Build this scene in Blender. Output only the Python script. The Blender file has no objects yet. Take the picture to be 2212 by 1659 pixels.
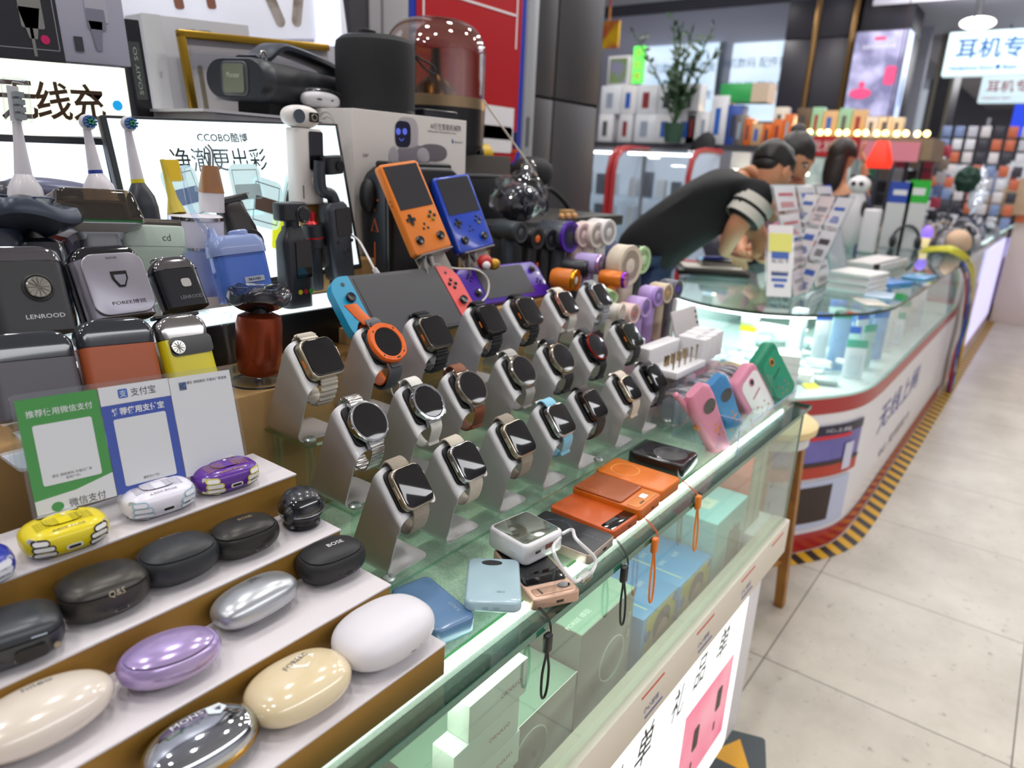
import bpy, math, random
from mathutils import Matrix, Vector, Euler, noise
random.seed(7)
sin, cos, pi, rad = math.sin, math.cos, math.pi, math.radians
SC = bpy.context.scene
COL = SC.collection
# ------------------------------------------------------------------ camera
CAMH = 1.335
FPX = 1530.0
PIT, ROL, YAW = rad(17.392), rad(2.80), rad(36.658)
def _camaxes():
    fh = Vector((cos(YAW), sin(YAW), 0)); fw = fh * cos(PIT) + Vector((0, 0, -sin(PIT)))
    rt = Vector((sin(YAW), -cos(YAW), 0)); dn = fw.cross(rt)
    c, s = cos(ROL), sin(ROL)
    return rt * c - dn * s, rt * s + dn * c, fw
CR, CD, CF = _camaxes()
cam = bpy.data.cameras.new('camera'); camo = bpy.data.objects.new('camera', cam); COL.objects.link(camo)
cam.sensor_fit = 'HORIZONTAL'; cam.sensor_width = 36.0; cam.lens = 36.0 * FPX / 2212
m3 = Matrix((CR, -CD, -CF)).transposed()
camo.matrix_world = Matrix.Translation((0, 0, CAMH)) @ m3.to_4x4()
cam.clip_start = 0.02; cam.clip_end = 100
cam.dof.use_dof = True; cam.dof.focus_distance = 0.80; cam.dof.aperture_fstop = 4.6
SC.camera = camo
# ------------------------------------------------------------------ colour management and world
SC.view_settings.view_transform = 'Standard'; SC.view_settings.look = 'None'
SC.view_settings.exposure = 0.12; SC.view_settings.gamma = 1.0
SC.view_settings.use_curve_mapping = False
SC.cycles.max_bounces = 8; SC.cycles.transparent_max_bounces = 24
SC.cycles.diffuse_bounces = 3; SC.cycles.glossy_bounces = 3; SC.cycles.transmission_bounces = 4
SC.cycles.caustics_reflective = False; SC.cycles.caustics_refractive = False
SC.cycles.sample_clamp_indirect = 6.0
W = bpy.data.worlds.new('world'); SC.world = W; W.use_nodes = True
W.node_tree.nodes['Background'].inputs[0].default_value = (0.80, 0.88, 1.0, 1)
W.node_tree.nodes['Background'].inputs[1].default_value = 0.45
def area(name, loc, sx, sy, power, col=(1, 1, 1), rot=(0, 0, 0), disk=False):
    l = bpy.data.lights.new(name, 'AREA'); l.shape = 'DISK' if disk else 'RECTANGLE'; l.size = sx
    if not disk: l.size_y = sy
    l.energy = power; l.color = col
    o = bpy.data.objects.new(name, l); o.location = loc; o.rotation_euler = rot; COL.objects.link(o)
    return o
# added soft fill lights, then rows of round recessed downlights
LAMPS = []
area('corridor_fill_light', (1.8, -2.2, 3.0), 7.0, 1.8, 235, (.97, .98, 1), (rad(-25), 0, 0))  # unseen soft area light, added for smooth reflections and front fill
area('hall_fill_light', (5.6, 4.2, 3.5), 3.5, 3.5, 150, (.93, .96, 1))  # added area light that lifts the dim background hall
area('hall_fill_light', (7.6, .4, 3.4), 1.0, 2.4, 90, (.96, .98, 1))  # second added hall fill, no fixture
area('aisle_fill_light', (12.5, .2, 2.9), 6.0, 2.0, 120, (.97, .97, 1))  # added to brighten the far aisle, no fixture
for i in range(9):
    for j in range(4):
        x = -2.0 + i * 1.15 + (j % 2) * .5; y = .35 + j * .95
        LAMPS.append((x, y))
        area('downlight_light', (x, y, 3.07), .15, .15, 7, (1, .97, .94), disk=True)
# ------------------------------------------------------------------ pixel -> point helpers
def ray(x, y):
    return CR * ((x - 1106) / FPX) + CD * ((y - 829.5) / FPX) + CF
def PZ(x, y, z):
    d = ray(x, y); t = (z - CAMH) / d.z; return Vector((d.x * t, d.y * t, z))
def PY(x, y, yy):
    d = ray(x, y); t = yy / d.y; return Vector((d.x * t, yy, d.z * t + CAMH))
def PX(x, y, xx):
    d = ray(x, y); t = xx / d.x; return Vector((xx, d.y * t, d.z * t + CAMH))
# ------------------------------------------------------------------ materials
_mats = {}
def lin(h):
    if isinstance(h, str):
        h = h.lstrip('#'); c = [int(h[i:i + 2], 16) / 255 for i in (0, 2, 4)]
        return tuple(x / 12.92 if x <= .04045 else ((x + .055) / 1.055) ** 2.4 for x in c) + (1,)
    return tuple(h) + (1,) if len(h) == 3 else tuple(h)
def mat(col, rough=0.5, metal=0.0, emit=0.0, coat=0.0, bump=0.0, bscale=400.0, alpha=1.0, col2=None, nscale=20.0, aniso=0.0, ndet=3.0, sub=0.0):
    key = (col, rough, metal, emit, coat, bump, bscale, alpha, col2, nscale, ndet, sub)
    if key in _mats: return _mats[key]
    m = bpy.data.materials.new('m_%d' % len(_mats)); m.use_nodes = True
    nt = m.node_tree; b = nt.nodes['Principled BSDF']
    b.inputs['Base Color'].default_value = lin(col); b.inputs['Roughness'].default_value = rough; b.inputs['Metallic'].default_value = metal
    if emit: b.inputs['Emission Color'].default_value = lin(col); b.inputs['Emission Strength'].default_value = emit
    if coat: b.inputs['Coat Weight'].default_value = coat; b.inputs['Coat Roughness'].default_value = 0.04
    if sub: b.inputs['Subsurface Weight'].default_value = sub; b.inputs['Subsurface Scale'].default_value = 0.01
    if alpha < 1: b.inputs['Alpha'].default_value = alpha
    tc = None
    if bump or col2:
        tc = nt.nodes.new('ShaderNodeTexCoord')
    if col2:
        n = nt.nodes.new('ShaderNodeTexNoise'); n.inputs['Scale'].default_value = nscale; n.inputs['Detail'].default_value = ndet
        r = nt.nodes.new('ShaderNodeValToRGB'); r.color_ramp.elements[0].color = lin(col); r.color_ramp.elements[1].color = lin(col2)
        r.color_ramp.elements[0].position = .38; r.color_ramp.elements[1].position = .62
        nt.links.new(tc.outputs['Object'], n.inputs['Vector']); nt.links.new(n.outputs['Fac'], r.inputs[0]); nt.links.new(r.outputs[0], b.inputs['Base Color'])
        if emit: nt.links.new(r.outputs[0], b.inputs['Emission Color'])
    if bump:
        n = nt.nodes.new('ShaderNodeTexNoise'); n.inputs['Scale'].default_value = bscale; n.inputs['Detail'].default_value = 2
        bp = nt.nodes.new('ShaderNodeBump'); bp.inputs['Strength'].default_value = bump; bp.inputs['Distance'].default_value = 0.001
        nt.links.new(tc.outputs['Object'], n.inputs['Vector']); nt.links.new(n.outputs['Fac'], bp.inputs['Height']); nt.links.new(bp.outputs[0], b.inputs['Normal'])
    _mats[key] = m; return m
def glass(tint=(0.93, 0.98, 0.95), rough=0.02, refl=1.0, ior=1.45):
    key = ('glass', tint, rough, refl, ior)
    if key in _mats: return _mats[key]
    m = bpy.data.materials.new('m_glass_%d' % len(_mats)); m.use_nodes = True; nt = m.node_tree
    nt.nodes.remove(nt.nodes['Principled BSDF'])
    t = nt.nodes.new('ShaderNodeBsdfTransparent'); t.inputs[0].default_value = tint + (1,)
    g = nt.nodes.new('ShaderNodeBsdfGlossy'); g.inputs['Roughness'].default_value = rough; g.inputs[0].default_value = (refl, refl, refl, 1)
    w = nt.nodes.new('ShaderNodeLayerWeight'); pw = nt.nodes.new('ShaderNodeMath'); pw.operation = 'POWER'; pw.inputs[1].default_value = 4.0
    f = nt.nodes.new('ShaderNodeMath'); f.operation = 'MULTIPLY_ADD'; f.inputs[1].default_value = .8; f.inputs[2].default_value = ((ior - 1) / (ior + 1)) ** 2
    nt.links.new(w.outputs['Facing'], pw.inputs[0]); nt.links.new(pw.outputs[0], f.inputs[0])
    mx = nt.nodes.new('ShaderNodeMixShader')
    nt.links.new(f.outputs[0], mx.inputs[0]); nt.links.new(t.outputs[0], mx.inputs[1]); nt.links.new(g.outputs[0], mx.inputs[2])
    nt.links.new(mx.outputs[0], nt.nodes['Material Output'].inputs[0])
    _mats[key] = m; return m
# ------------------------------------------------------------------ geometry container
class G:
    def __init__(s, v=None, f=None): s.v = v or []; s.f = f or []
    def __add__(s, o):
        n = len(s.v); return G(s.v + o.v, s.f + [tuple(i + n for i in q) for q in o.f])
    def __iadd__(s, o):
        n = len(s.v); s.v = s.v + o.v; s.f = s.f + [tuple(i + n for i in q) for q in o.f]; return s
    def mx(s, M): return G([tuple(M @ Vector(p)) for p in s.v], s.f if M.determinant() > 0 else [tuple(reversed(q)) for q in s.f])
    def tr(s, x=0, y=0, z=0): return G([(a + x, b + y, c + z) for a, b, c in s.v], s.f)
    def sc(s, x, y=None, z=None):
        y = x if y is None else y; z = x if z is None else z
        return s.mx(Matrix.Diagonal((x, y, z, 1)))
    def ro(s, ax, deg): return s.mx(Matrix.Rotation(rad(deg), 4, ax))
def rrect(w, d, r, n=5):
    r = max(min(r, w / 2 - 1e-6, d / 2 - 1e-6), 1e-6); o = []
    for cx, cy, a0 in ((w / 2 - r, d / 2 - r, 0), (-w / 2 + r, d / 2 - r, 90), (-w / 2 + r, -d / 2 + r, 180), (w / 2 - r, -d / 2 + r, 270)):
        for i in range(n + 1):
            a = rad(a0 + 90 * i / n); o.append((cx + r * cos(a), cy + r * sin(a)))
    return o
def rings(rs, cap0=True, cap1=True, close=True):
    g = G(); n = len(rs[0])
    for r in rs: g.v += [tuple(p) for p in r]
    for k in range(len(rs) - 1):
        for i in range(n if close else n - 1):
            j = (i + 1) % n; g.f.append((k * n + i, k * n + j, (k + 1) * n + j, (k + 1) * n + i))
    if cap0: g.f.append(tuple(reversed(range(n))))
    if cap1: g.f.append(tuple(range((len(rs) - 1) * n, len(rs) * n)))
    return g
def slab(w, d, h, r=0.001, b=0.0, n=5, k=3, bt=None):
    """rounded-corner box, z 0..h, corner radius r, edge fillet b (bt: bottom fillet)"""
    bt = b if bt is None else bt
    rs = []
    lv = []
    if bt: lv += [(bt * (1 - sin(rad(90 * i / k))), bt * (1 - cos(rad(90 * i / k)))) for i in range(k + 1)]
    else: lv += [(0, 0)]
    if b: lv += [(b * (1 - cos(rad(90 * i / k))), h - b * (1 - sin(rad(90 * i / k)))) for i in range(k + 1)]
    else: lv += [(0, h)]
    for ins, z in lv:
        rs.append([(x, y, z) for x, y in rrect(w - 2 * ins, d - 2 * ins, r - ins, n)])
    return rings(rs)
def box(w, d, h, b=0.0): return slab(w, d, h, max(b, 1e-5), b, n=1 if not b else 2, k=2) if b else cube(w, d, h)
def cube(w, d, h):
    a, c = w / 2, d / 2
    return G([(-a, -c, 0), (a, -c, 0), (a, c, 0), (-a, c, 0), (-a, -c, h), (a, -c, h), (a, c, h), (-a, c, h)],
             [(3, 2, 1, 0), (4, 5, 6, 7), (0, 1, 5, 4), (1, 2, 6, 5), (2, 3, 7, 6), (3, 0, 4, 7)])
def aab(x0, x1, y0, y1, z0, z1, b=0):
    return box(x1 - x0, y1 - y0, z1 - z0, b).tr((x0 + x1) / 2, (y0 + y1) / 2, z0)
def lathe(prof, n=28, close=False):
    rs = [[(r * cos(2 * pi * i / n), r * sin(2 * pi * i / n), z) for i in range(n)] for r, z in prof]
    if close: rs.append(rs[0]); return rings(rs, False, False)
    return rings(rs, prof[0][0] > 1e-6, prof[-1][0] > 1e-6)
def cyl(r, h, n=24, b=0):
    return lathe([(r - b, 0), (r, b), (r, h - b), (r - b, h)] if b else [(r, 0), (r, h)], n)
def ringg(R, r, n=28, k=8): return lathe([(R + r * cos(2 * pi * i / k), r * sin(2 * pi * i / k)) for i in range(k)], n, True)
def sell(a, b, c, e=2.0, ez=2.0, n=32, k=16, z0=-1.0, z1=1.0):
    """superellipsoid half-axes a,b,c; e plan exponent, ez profile exponent; part between z0..z1 (fractions of c)"""
    rs = []
    for i in range(k + 1):
        t = -pi / 2 + pi * i / k; z = sin(t)
        z = math.copysign(abs(z) ** (2 / ez if ez > 2 else 1), z); z = max(min(z, z1), z0)
        s = max(1 - abs(z) ** ez, 0) ** (1 / ez); s = max(s, 1e-4)
        ring = []
        for j in range(n):
            q = 2 * pi * j / n; cx, sy = cos(q), sin(q)
            ring.append((a * s * math.copysign(abs(cx) ** (2 / e), cx), b * s * math.copysign(abs(sy) ** (2 / e), sy), c * z))
        rs.append(ring)
    # drop duplicate levels
    out = [rs[0]]
    for r in rs[1:]:
        if abs(r[0][2] - out[-1][0][2]) > 1e-7: out.append(r)
    return rings(out)
def smooth(pts, n=8, closed=False):
    P = [Vector(p) for p in pts]; o = []; m = len(P)
    for i in range(m if closed else m - 1):
        p0 = P[(i - 1) % m] if closed or i > 0 else P[0] * 2 - P[1]
        p1 = P[i]; p2 = P[(i + 1) % m]
        p3 = P[(i + 2) % m] if closed or i < m - 2 else P[-1] * 2 - P[-2]
        for k in range(n):
            t = k / n
            o.append(0.5 * ((2 * p1) + (p2 - p0) * t + (2 * p0 - 5 * p1 + 4 * p2 - p3) * t * t + (3 * p1 - p0 - 3 * p2 + p3) * t ** 3))
    if not closed: o.append(P[-1])
    return o
def tube(pts, r, n=10, closed=False, sm=0):
    P = smooth(pts, sm, closed) if sm else [Vector(p) for p in pts]
    m = len(P); R = r if isinstance(r, (list, tuple)) else None
    rs = []; up = None
    for i, p in enumerate(P):
        a = P[(i - 1) % m] if closed or i else P[0]; b = P[(i + 1) % m] if closed or i < m - 1 else P[-1]
        t = (b - a).normalized()
        if up is None: up = t.orthogonal().normalized()
        up = (up - t * up.dot(t)).normalized(); sd = t.cross(up)
        rr = (R[min(int(i * (len(R) - 1) / max(m - 1, 1) + .5), len(R) - 1)] if R else r)
        rs.append([tuple(p + (up * cos(2 * pi * j / n) + sd * sin(2 * pi * j / n)) * rr) for j in range(n)])
    if closed: rs.append(rs[0]); return rings(rs, False, False)
    return rings(rs)
def ribbon(pts, side, w, th, closed=False, sm=0):
    """strap: pts centre line, side unit vector across"""
    P = smooth(pts, sm, closed) if sm else [Vector(p) for p in pts]
    S = Vector(side); m = len(P); rs = []
    for i, p in enumerate(P):
        a = P[(i - 1) % m] if closed or i else P[0]; b = P[(i + 1) % m] if closed or i < m - 1 else P[-1]
        t = (b - a).normalized(); nn = S.cross(t).normalized()
        ww = w(i / (m - 1)) if callable(w) else w
        h = th / 2; c = ww / 2
        rs.append([tuple(p + S * x + nn * y) for x, y in ((-c, -h * .4), (-c + h, -h), (c - h, -h), (c, -h * .4), (c, h * .4), (c - h, h), (-c + h, h), (-c, h * .4))])
    if closed: rs.append(rs[0]); return rings(rs, False, False)
    return rings(rs)
def poly(o, h=0.0004, z=0.0):
    n = len(o); g = G([(x, y, z) for x, y in o] + [(x, y, z + h) for x, y in o], [tuple(reversed(range(n))), tuple(range(n, 2 * n))])
    g.f += [(i, (i + 1) % n, n + (i + 1) % n, n + i) for i in range(n)]
    return g
def disc(r, h=0.0004, n=24, sx=1, sy=1): return poly([(r * sx * cos(2 * pi * i / n), r * sy * sin(2 * pi * i / n)) for i in range(n)], h)
_txt = {}
def text(s, size, h=0.0002, bold=0.0, wid=None, align='C', res=2):
    key = (s, bold, res)
    if key not in _txt:
        c = bpy.data.curves.new('t', 'FONT'); c.body = s; c.size = 1; c.align_x = 'LEFT'; c.resolution_u = res; c.offset = bold
        o = bpy.data.objects.new('t', c); COL.objects.link(o)
        dg = bpy.context.evaluated_depsgraph_get(); dg.update()
        me = bpy.data.meshes.new_from_object(o.evaluated_get(dg)); v = [tuple(p.co) for p in me.vertices]; f = [tuple(p.vertices) for p in me.polygons]
        bpy.data.objects.remove(o); bpy.data.curves.remove(c); bpy.data.meshes.remove(me)
        _txt[key] = (v, f)
    v, f = _txt[key]
    if not v: return cube(.0001, .0001, .0001)
    xs = [p[0] for p in v]; ys = [p[1] for p in v]; x0, x1 = min(xs), max(xs); y0, y1 = min(ys), max(ys)
    k = size / max(y1 - y0, 1e-6) ; kx = k
    if wid: kx = wid / (x1 - x0)
    ox = (x0 + x1) / 2 if align == 'C' else x0
    g = G([((p[0] - ox) * kx, (p[1] - (y0 + y1) / 2) * k, h) for p in v], list(f))
    return g
# ------------------------------------------------------------------ objects
def mesh(name, g, m, smooth_deg=38):
    me = bpy.data.meshes.new(name); me.from_pydata(g.v, [], g.f); me.update()
    if smooth_deg:
        me.polygons.foreach_set('use_smooth', [True] * len(me.polygons)); me.set_sharp_from_angle(angle=rad(smooth_deg))
    if m: me.materials.append(m)
    return me
def M4(loc=(0, 0, 0), rz=0, rx=0, ry=0): return Matrix.Translation(loc) @ Euler((rad(rx), rad(ry), rad(rz)), 'XYZ').to_matrix().to_4x4()
def thing(name, label, cat, loc=(0, 0, 0), rz=0, rx=0, ry=0, group=None, M=None):
    o = bpy.data.objects.new(name, None); COL.objects.link(o); o.empty_display_size = .02
    o.matrix_world = M if M is not None else M4(loc, rz, rx, ry)
    o['label'] = label; o['category'] = cat
    if group: o['group'] = group
    return o
def part(par, name, g, m, label=None, sm=38):
    o = bpy.data.objects.new(name, mesh(name, g, m, sm)); COL.objects.link(o)
    if par: o.parent = par
    if label: o['label'] = label
    return o
def solo(name, label, cat, g, m, loc=(0, 0, 0), rz=0, rx=0, ry=0, group=None, M=None, kind=None, sm=38):
    o = bpy.data.objects.new(name, mesh(name, g, m, sm)); COL.objects.link(o)
    o.matrix_world = M if M is not None else M4(loc, rz, rx, ry)
    if kind: o['kind'] = kind
    if kind != 'structure': o['label'] = label; o['category'] = cat
    if group: o['group'] = group
    return o
def struct(name, g, m, sm=38):
    o = bpy.data.objects.new(name, mesh(name, g, m, sm)); COL.objects.link(o); o['kind'] = 'structure'; return o
def kids(o): return [c for c in COL.objects if c.parent == o]
def clone(o, M, label=None, group=None):
    def cp(a, par):
        c = a.copy(); COL.objects.link(c)
        if par: c.parent = par
        for k in [x for x in a.children]: cp(k, c)
        return c
    r = cp(o, None); r.matrix_world = M
    if label: r['label'] = label
    if group: r['group'] = group
    return r
# ================================================================== floor
def tile_mat():
    m = bpy.data.materials.new('m_floor'); m.use_nodes = True; nt = m.node_tree; b = nt.nodes['Principled BSDF']
    N = nt.nodes.new; L = nt.links.new
    tc = N('ShaderNodeTexCoord'); mp = N('ShaderNodeMapping'); mp.inputs['Location'].default_value = (-0.648, -0.418, 0)
    br = N('ShaderNodeTexBrick'); br.offset = 0; br.inputs['Scale'].default_value = 1.0
    br.inputs['Brick Width'].default_value = 0.6; br.inputs['Row Height'].default_value = 0.6; br.inputs['Mortar Size'].default_value = 0.0022
    br.inputs['Mortar Smooth'].default_value = 0.1
    for k, c in (('Color1', '#bdb6ab'), ('Color2', '#c4bdb2'), ('Mortar', '#6e675e')): br.inputs[k].default_value = lin(c)
    n = N('ShaderNodeTexNoise'); n.inputs['Scale'].default_value = 2.2; n.inputs['Detail'].default_value = 8; n.inputs['Roughness'].default_value = .65
    r = N('ShaderNodeValToRGB'); r.color_ramp.elements[0].color = lin('#c9c2b8'); r.color_ramp.elements[1].color = lin('#fffdf8'); r.color_ramp.elements[0].position = .3; r.color_ramp.elements[1].position = .62
    n2 = N('ShaderNodeTexNoise'); n2.inputs['Scale'].default_value = 26; n2.inputs['Detail'].default_value = 5; n2.inputs['Roughness'].default_value = .7
    r2 = N('ShaderNodeValToRGB'); r2.color_ramp.elements[0].color = lin('#8f877c'); r2.color_ramp.elements[1].color = (1, 1, 1, 1); r2.color_ramp.elements[0].position = .27; r2.color_ramp.elements[1].position = .40
    m1 = N('ShaderNodeMix'); m1.data_type = 'RGBA'; m1.blend_type = 'MULTIPLY'; m1.inputs[0].default_value = .8
    m2 = N('ShaderNodeMix'); m2.data_type = 'RGBA'; m2.blend_type = 'MULTIPLY'; m2.inputs[0].default_value = .8
    L(tc.outputs['Object'], mp.inputs[0]); L(mp.outputs[0], br.inputs[0]); L(tc.outputs['Object'], n.inputs[0]); L(tc.outputs['Object'], n2.inputs[0])
    L(n.outputs[0], r.inputs[0]); L(n2.outputs[0], r2.inputs[0])
    L(br.outputs[0], m1.inputs[6]); L(r.outputs[0], m1.inputs[7]); L(m1.outputs[2], m2.inputs[6]); L(r2.outputs[0], m2.inputs[7]); L(m2.outputs[2], b.inputs['Base Color'])
    b.inputs['Roughness'].default_value = 0.32
    return m
struct('floor', G([(-6, -6, 0), (22, -6, 0), (22, 16, 0), (-6, 16, 0)], [(0, 1, 2, 3)]), tile_mat(), 0)
# ================================================================== display counter
GL = 0.865          # top of the counter glass
XE = 1.552; YF = 0.352; YB = 1.35; XS = -0.9
WHITE = mat('#e9e7ea', .35); CREAM = mat('#d9cfbf', .45)
ct = thing('display_counter', 'glass topped display counter with a lit white front panel and silver trim', 'counter', (0, 0, 0))
part(ct, 'body', aab(XS, 1.43, YF + .004, YB, .10, .515, .006), mat('#dcd9dd', .35))
part(ct, 'plinth', aab(XS, 1.37, YF + .05, YB, 0.0, .12), mat('#5d5a5c', .5))
lg = aab(XS, 1.532, YF - .008, YF + .03, .517, .600, .003)
part(ct, 'ledge', lg, CREAM, 'cream and white ledge under the front glass')
part(ct, 'ledge_end', aab(1.40, 1.532, YF + .03, YB, .53, .598, .003), WHITE)
part(ct, 'shelf_board', aab(XS, 1.50, YF + .03, YB, .515, .53), mat('#cfd8d0', .4))
# warning stickers printed on the ledge
st = G()
for k, x in enumerate((.62, .86, 1.06, 1.27, 1.45)):
    st += cube(.075, .0006, .0035).tr(x, YF - .0085, .583)
part(ct, 'sticker_stripe', st, mat('#c84a35', .5))
st = G()
for k, x in enumerate((.62, .86, 1.06, 1.27)): st += cube(.06, .0006, .003).tr(x + .012, YF - .0085, .535) + text('小心玻璃', .012, .0).ro('X', 90).tr(x, YF - .0086, .553)
part(ct, 'sticker_lettering', st, mat('#4a5a9a', .5))
# lit panel
pm = mat('#f6fbfa', .3, emit=0.95)
part(ct, 'light_panel', slab(2.12, .395, .004, .02, .001).ro('X', 90).tr(.27, YF + .003, .316), pm, 'lit white advertising panel')
BK = mat('#15151a', .4)
tx = G()
for s, p_, h in (('单', (1562, 1385), .070), ('品', (1513, 1447), .060), ('礼', (1465, 1515), .066), ('单', (1392, 1608), .072), ('小', (1335, 1690), .06)):
    p_ = PY(p_[0], p_[1], YF); tx += text(s, h, .0, bold=.012, wid=h * .8).mx(Matrix(((1, .25, 0, 0), (0, 1, 0, 0), (0, 0, 1, 0), (0, 0, 0, 1)))).ro('X', 90).tr(p_.x, YF - .0016, p_.z)
part(ct, 'panel_lettering', tx, BK, 'black brush lettering')
part(ct, 'panel_print', cube(.24, .0006, .20).tr(1.17, YF - .0013, .185), mat('#f0a9b8', .35, emit=.35, col2='#ee6f93', nscale=5))
tx = G()
for x, z in ((1.12, .29), (1.23, .31)): tx += slab(.026, .055, .0005, .006).ro('X', 90).tr(x, YF - .0020, z) + cube(.007, .0005, .02).tr(x - .006, YF - .0022, z - .075)
part(ct, 'panel_print_phone', tx, mat('#3a2a28', .4))
part(ct, 'panel_small_text', text('无线耳机·手表·音箱', .010, .0).ro('X', 90).tr(.86, YF - .0016, .36) + text('GIFT SHOP', .008, .0).ro('X', 90).tr(1.10, YF - .0022, .12), mat('#55555a', .4))
# glass
GG = glass((0.80, 0.93, 0.86), .02)
GE = mat('#2f6b55', .15, coat=.5)
part(ct, 'glass_top', aab(XS, XE, YF - .004, YB, GL - .0008, GL), glass((.90, .96, .92), .012))
part(ct, 'glass_top_edge', aab(XS, XE, YF - .0045, YF - .0035, GL - .0085, GL - .0003) + aab(XE - .0008, XE, YF - .004, YB, GL - .0085, GL - .0003), GE, 'dark green glass edge')
part(ct, 'front_glass', aab(XS, 1.532, YF + .004, YF + .0048, .598, GL - .008), glass((.80, .87, .825), .02))
part(ct, 'end_glass', aab(1.531, 1.532, YF + .006, YB, .598, GL - .008), glass((.86, .93, .885), .02))
part(ct, 'end_glass_edge', aab(1.528, 1.533, YF + .003, YF + .006, .598, GL - .008), mat('#6f8f82', .2))
# silver trim under the glass along the front edge and its lamp
def trim():
    prof = [(.0, -.006), (.004, -.010), (.010, -.0045), (.018, -.0025), (.026, -.005), (.033, -.010), (.0335, -.018), (.002, -.018)]
    rs = []
    for x in (XS, XE - .02): rs.append([(x, YF + .001 + a, GL + b - .0005) for a, b in prof])
    return rings(rs)
part(ct, 'silver_trim', trim(), mat('#66736c', .24, .95, bump=.7, bscale=2600), 'glittery silver metal strip', 30)
part(ct, 'led_strip', aab(XS, XE - .06, YF + .0355, YF + .041, GL - .012, GL - .0035), mat((.93, 1, .93), .4, emit=6), 'glowing white light strip')
# mottled pale green sheet right under the top glass, lightened by a little added emission
part(ct, 'frosted_sheet', aab(XS, XE - .12, YF + .049, YB, GL - .012, GL - .009), mat('#bccfbd', .55, col2='#d6e5d3', nscale=420, emit=.12), 'mottled pale green sheet')
part(ct, 'green_band', aab(XS, XE - .12, YF + .042, YF + .048, GL - .012, GL - .008), mat('#4f9a55', .4, emit=.1))
l = area('counter_lamp_light', (.3, YF + .05, GL - .022), 2.2, .03, 3.0, (.90, 1, .93), (rad(-14), 0, 0)); l.data.spread = rad(165)
# boxes and stock inside the case ------------------------------------------------
SB = .53
def carton(name, label, x0, x1, y0, y1, z1, m, cat='box', z0=SB, b=.0012, group=None, mt=None):
    t = thing(name, label, cat, ((x0 + x1) / 2, (y0 + y1) / 2, z0), group=group)
    w, d, h = x1 - x0, y1 - y0, z1 - z0
    part(t, 'box_body', box(w, d, h, b), m)
    if mt: part(t, 'box_top', cube(w - .003, d - .003, .0004).tr(0, 0, h), mt)
    return t, w, d, h
SAGE = mat('#66675a', .3, coat=.35); SAGE_LIT = mat('#8fae99', .35, coat=.3)  # pale top tone has the light reflected on the box tops painted in
def frontxt(t, s, size, x, z, d, m, ro=0, name='lettering', wid=None): return part(t, name, text(s, size, 0, wid=wid).ro('Z', ro).ro('X', 90).tr(x, -d / 2 - .0004, z), m)
def toptxt(t, s, size, x, y, h, m, ro=0, name='lettering', wid=None): return part(t, name, text(s, size, 0.0006, wid=wid).ro('Z', ro).tr(x, y, h), m)
PW = mat('#dfe8dd', .5)
t, w, d, h = carton('gadget_box', 'tall grey green box with white lettering on its top edge', .728, .885, .402, .60, .72, SAGE, mt=SAGE_LIT)
toptxt(t, 'POREE 博锐', .010, -.05, -.075, h, PW, 0, wid=.06); part(t, 'seam', cube(w, .0006, .0006).tr(0, .02, h + .0004) + cube(w, .0006, .0006).tr(0, -.045, h + .0004), PW)
part(t, 'ring_print', ringg(.036, .0012, 36).ro('X', 90).tr(.02, -d / 2, .095), mat('#b9c6b8', .3))
part(t, 'side_lettering', text('POREE 博锐', .008).ro('Z', -90).ro('X', 90).tr(w / 2 - .012, -d / 2 - .0004, .13), PW)
t, w, d, h = carton('gadget_box', 'lower grey green box beside the white stack, pale lit top', .45, .724, .402, .62, .665, SAGE, mt=SAGE_LIT)
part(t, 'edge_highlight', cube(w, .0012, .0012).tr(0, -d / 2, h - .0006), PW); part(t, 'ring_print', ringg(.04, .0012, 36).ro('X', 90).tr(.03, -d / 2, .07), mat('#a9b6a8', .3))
# white stacked boxes
WBX = mat('#dfe9dc', .45)
z = SB
for i, (dx, wd) in enumerate(((.0, .13), (.006, .128), (-.004, .13), (.01, .125), (.0, .13), (.014, .12))):
    hh = .046; x0 = .448 + dx if i < 5 else .470; 
    t, w, d, h = carton('boxed_earphones', ['white sealed box at the bottom of the stack in the counter', 'second white sealed box from the bottom of the stack', 'third white sealed box from the bottom of the stack', 'fourth white sealed box from the bottom of the stack', 'white sealed box just under the top one of the stack', 'topmost white sealed box of the stack under the counter glass'][i], x0 - .02, x0 - .02 + wd - .02, .368, .398, z + hh, WBX, z0=z, group='white boxes stacked inside the counter')
    frontxt(t, 'ORNAVO', .006, .02, .024, d, mat('#b9785f', .5)); z += hh + .001
# tilted box with pictograms
t = thing('boxed_mini_speaker', 'white box with orange label bars lying tilted in the counter', 'box', (.345, .43, .665), rz=22, rx=0, ry=0)
part(t, 'box_body', box(.115, .085, .13, .002).tr(0, 0, -.08), WBX)
part(t, 'label_bars', sum([cube(.035, .0065, .0006).tr(.01 + k * .003, .030 - k * .0125, .05) for k in range(1, 6)], G()), mat('#d0836a', .5))
part(t, 'label_flag', poly([(-.01, .03), (.03, .03), (.04, .022), (.04, .012), (.03, .017), (-.01, .017)], .0006, .05), mat('#d8613f', .5))
part(t, 'pictograms', text('❤', .007, .051).tr(-.025, .005, 0) + text('MINI', .012, 0, wid=.035).ro('X', 90).tr(.02, -.0430, .02), mat('#c9604a', .5))
part(t, 'lettering', text('聊天', .014, .051).tr(.035, .04, 0) , mat('#6a6f6a', .5))
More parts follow.
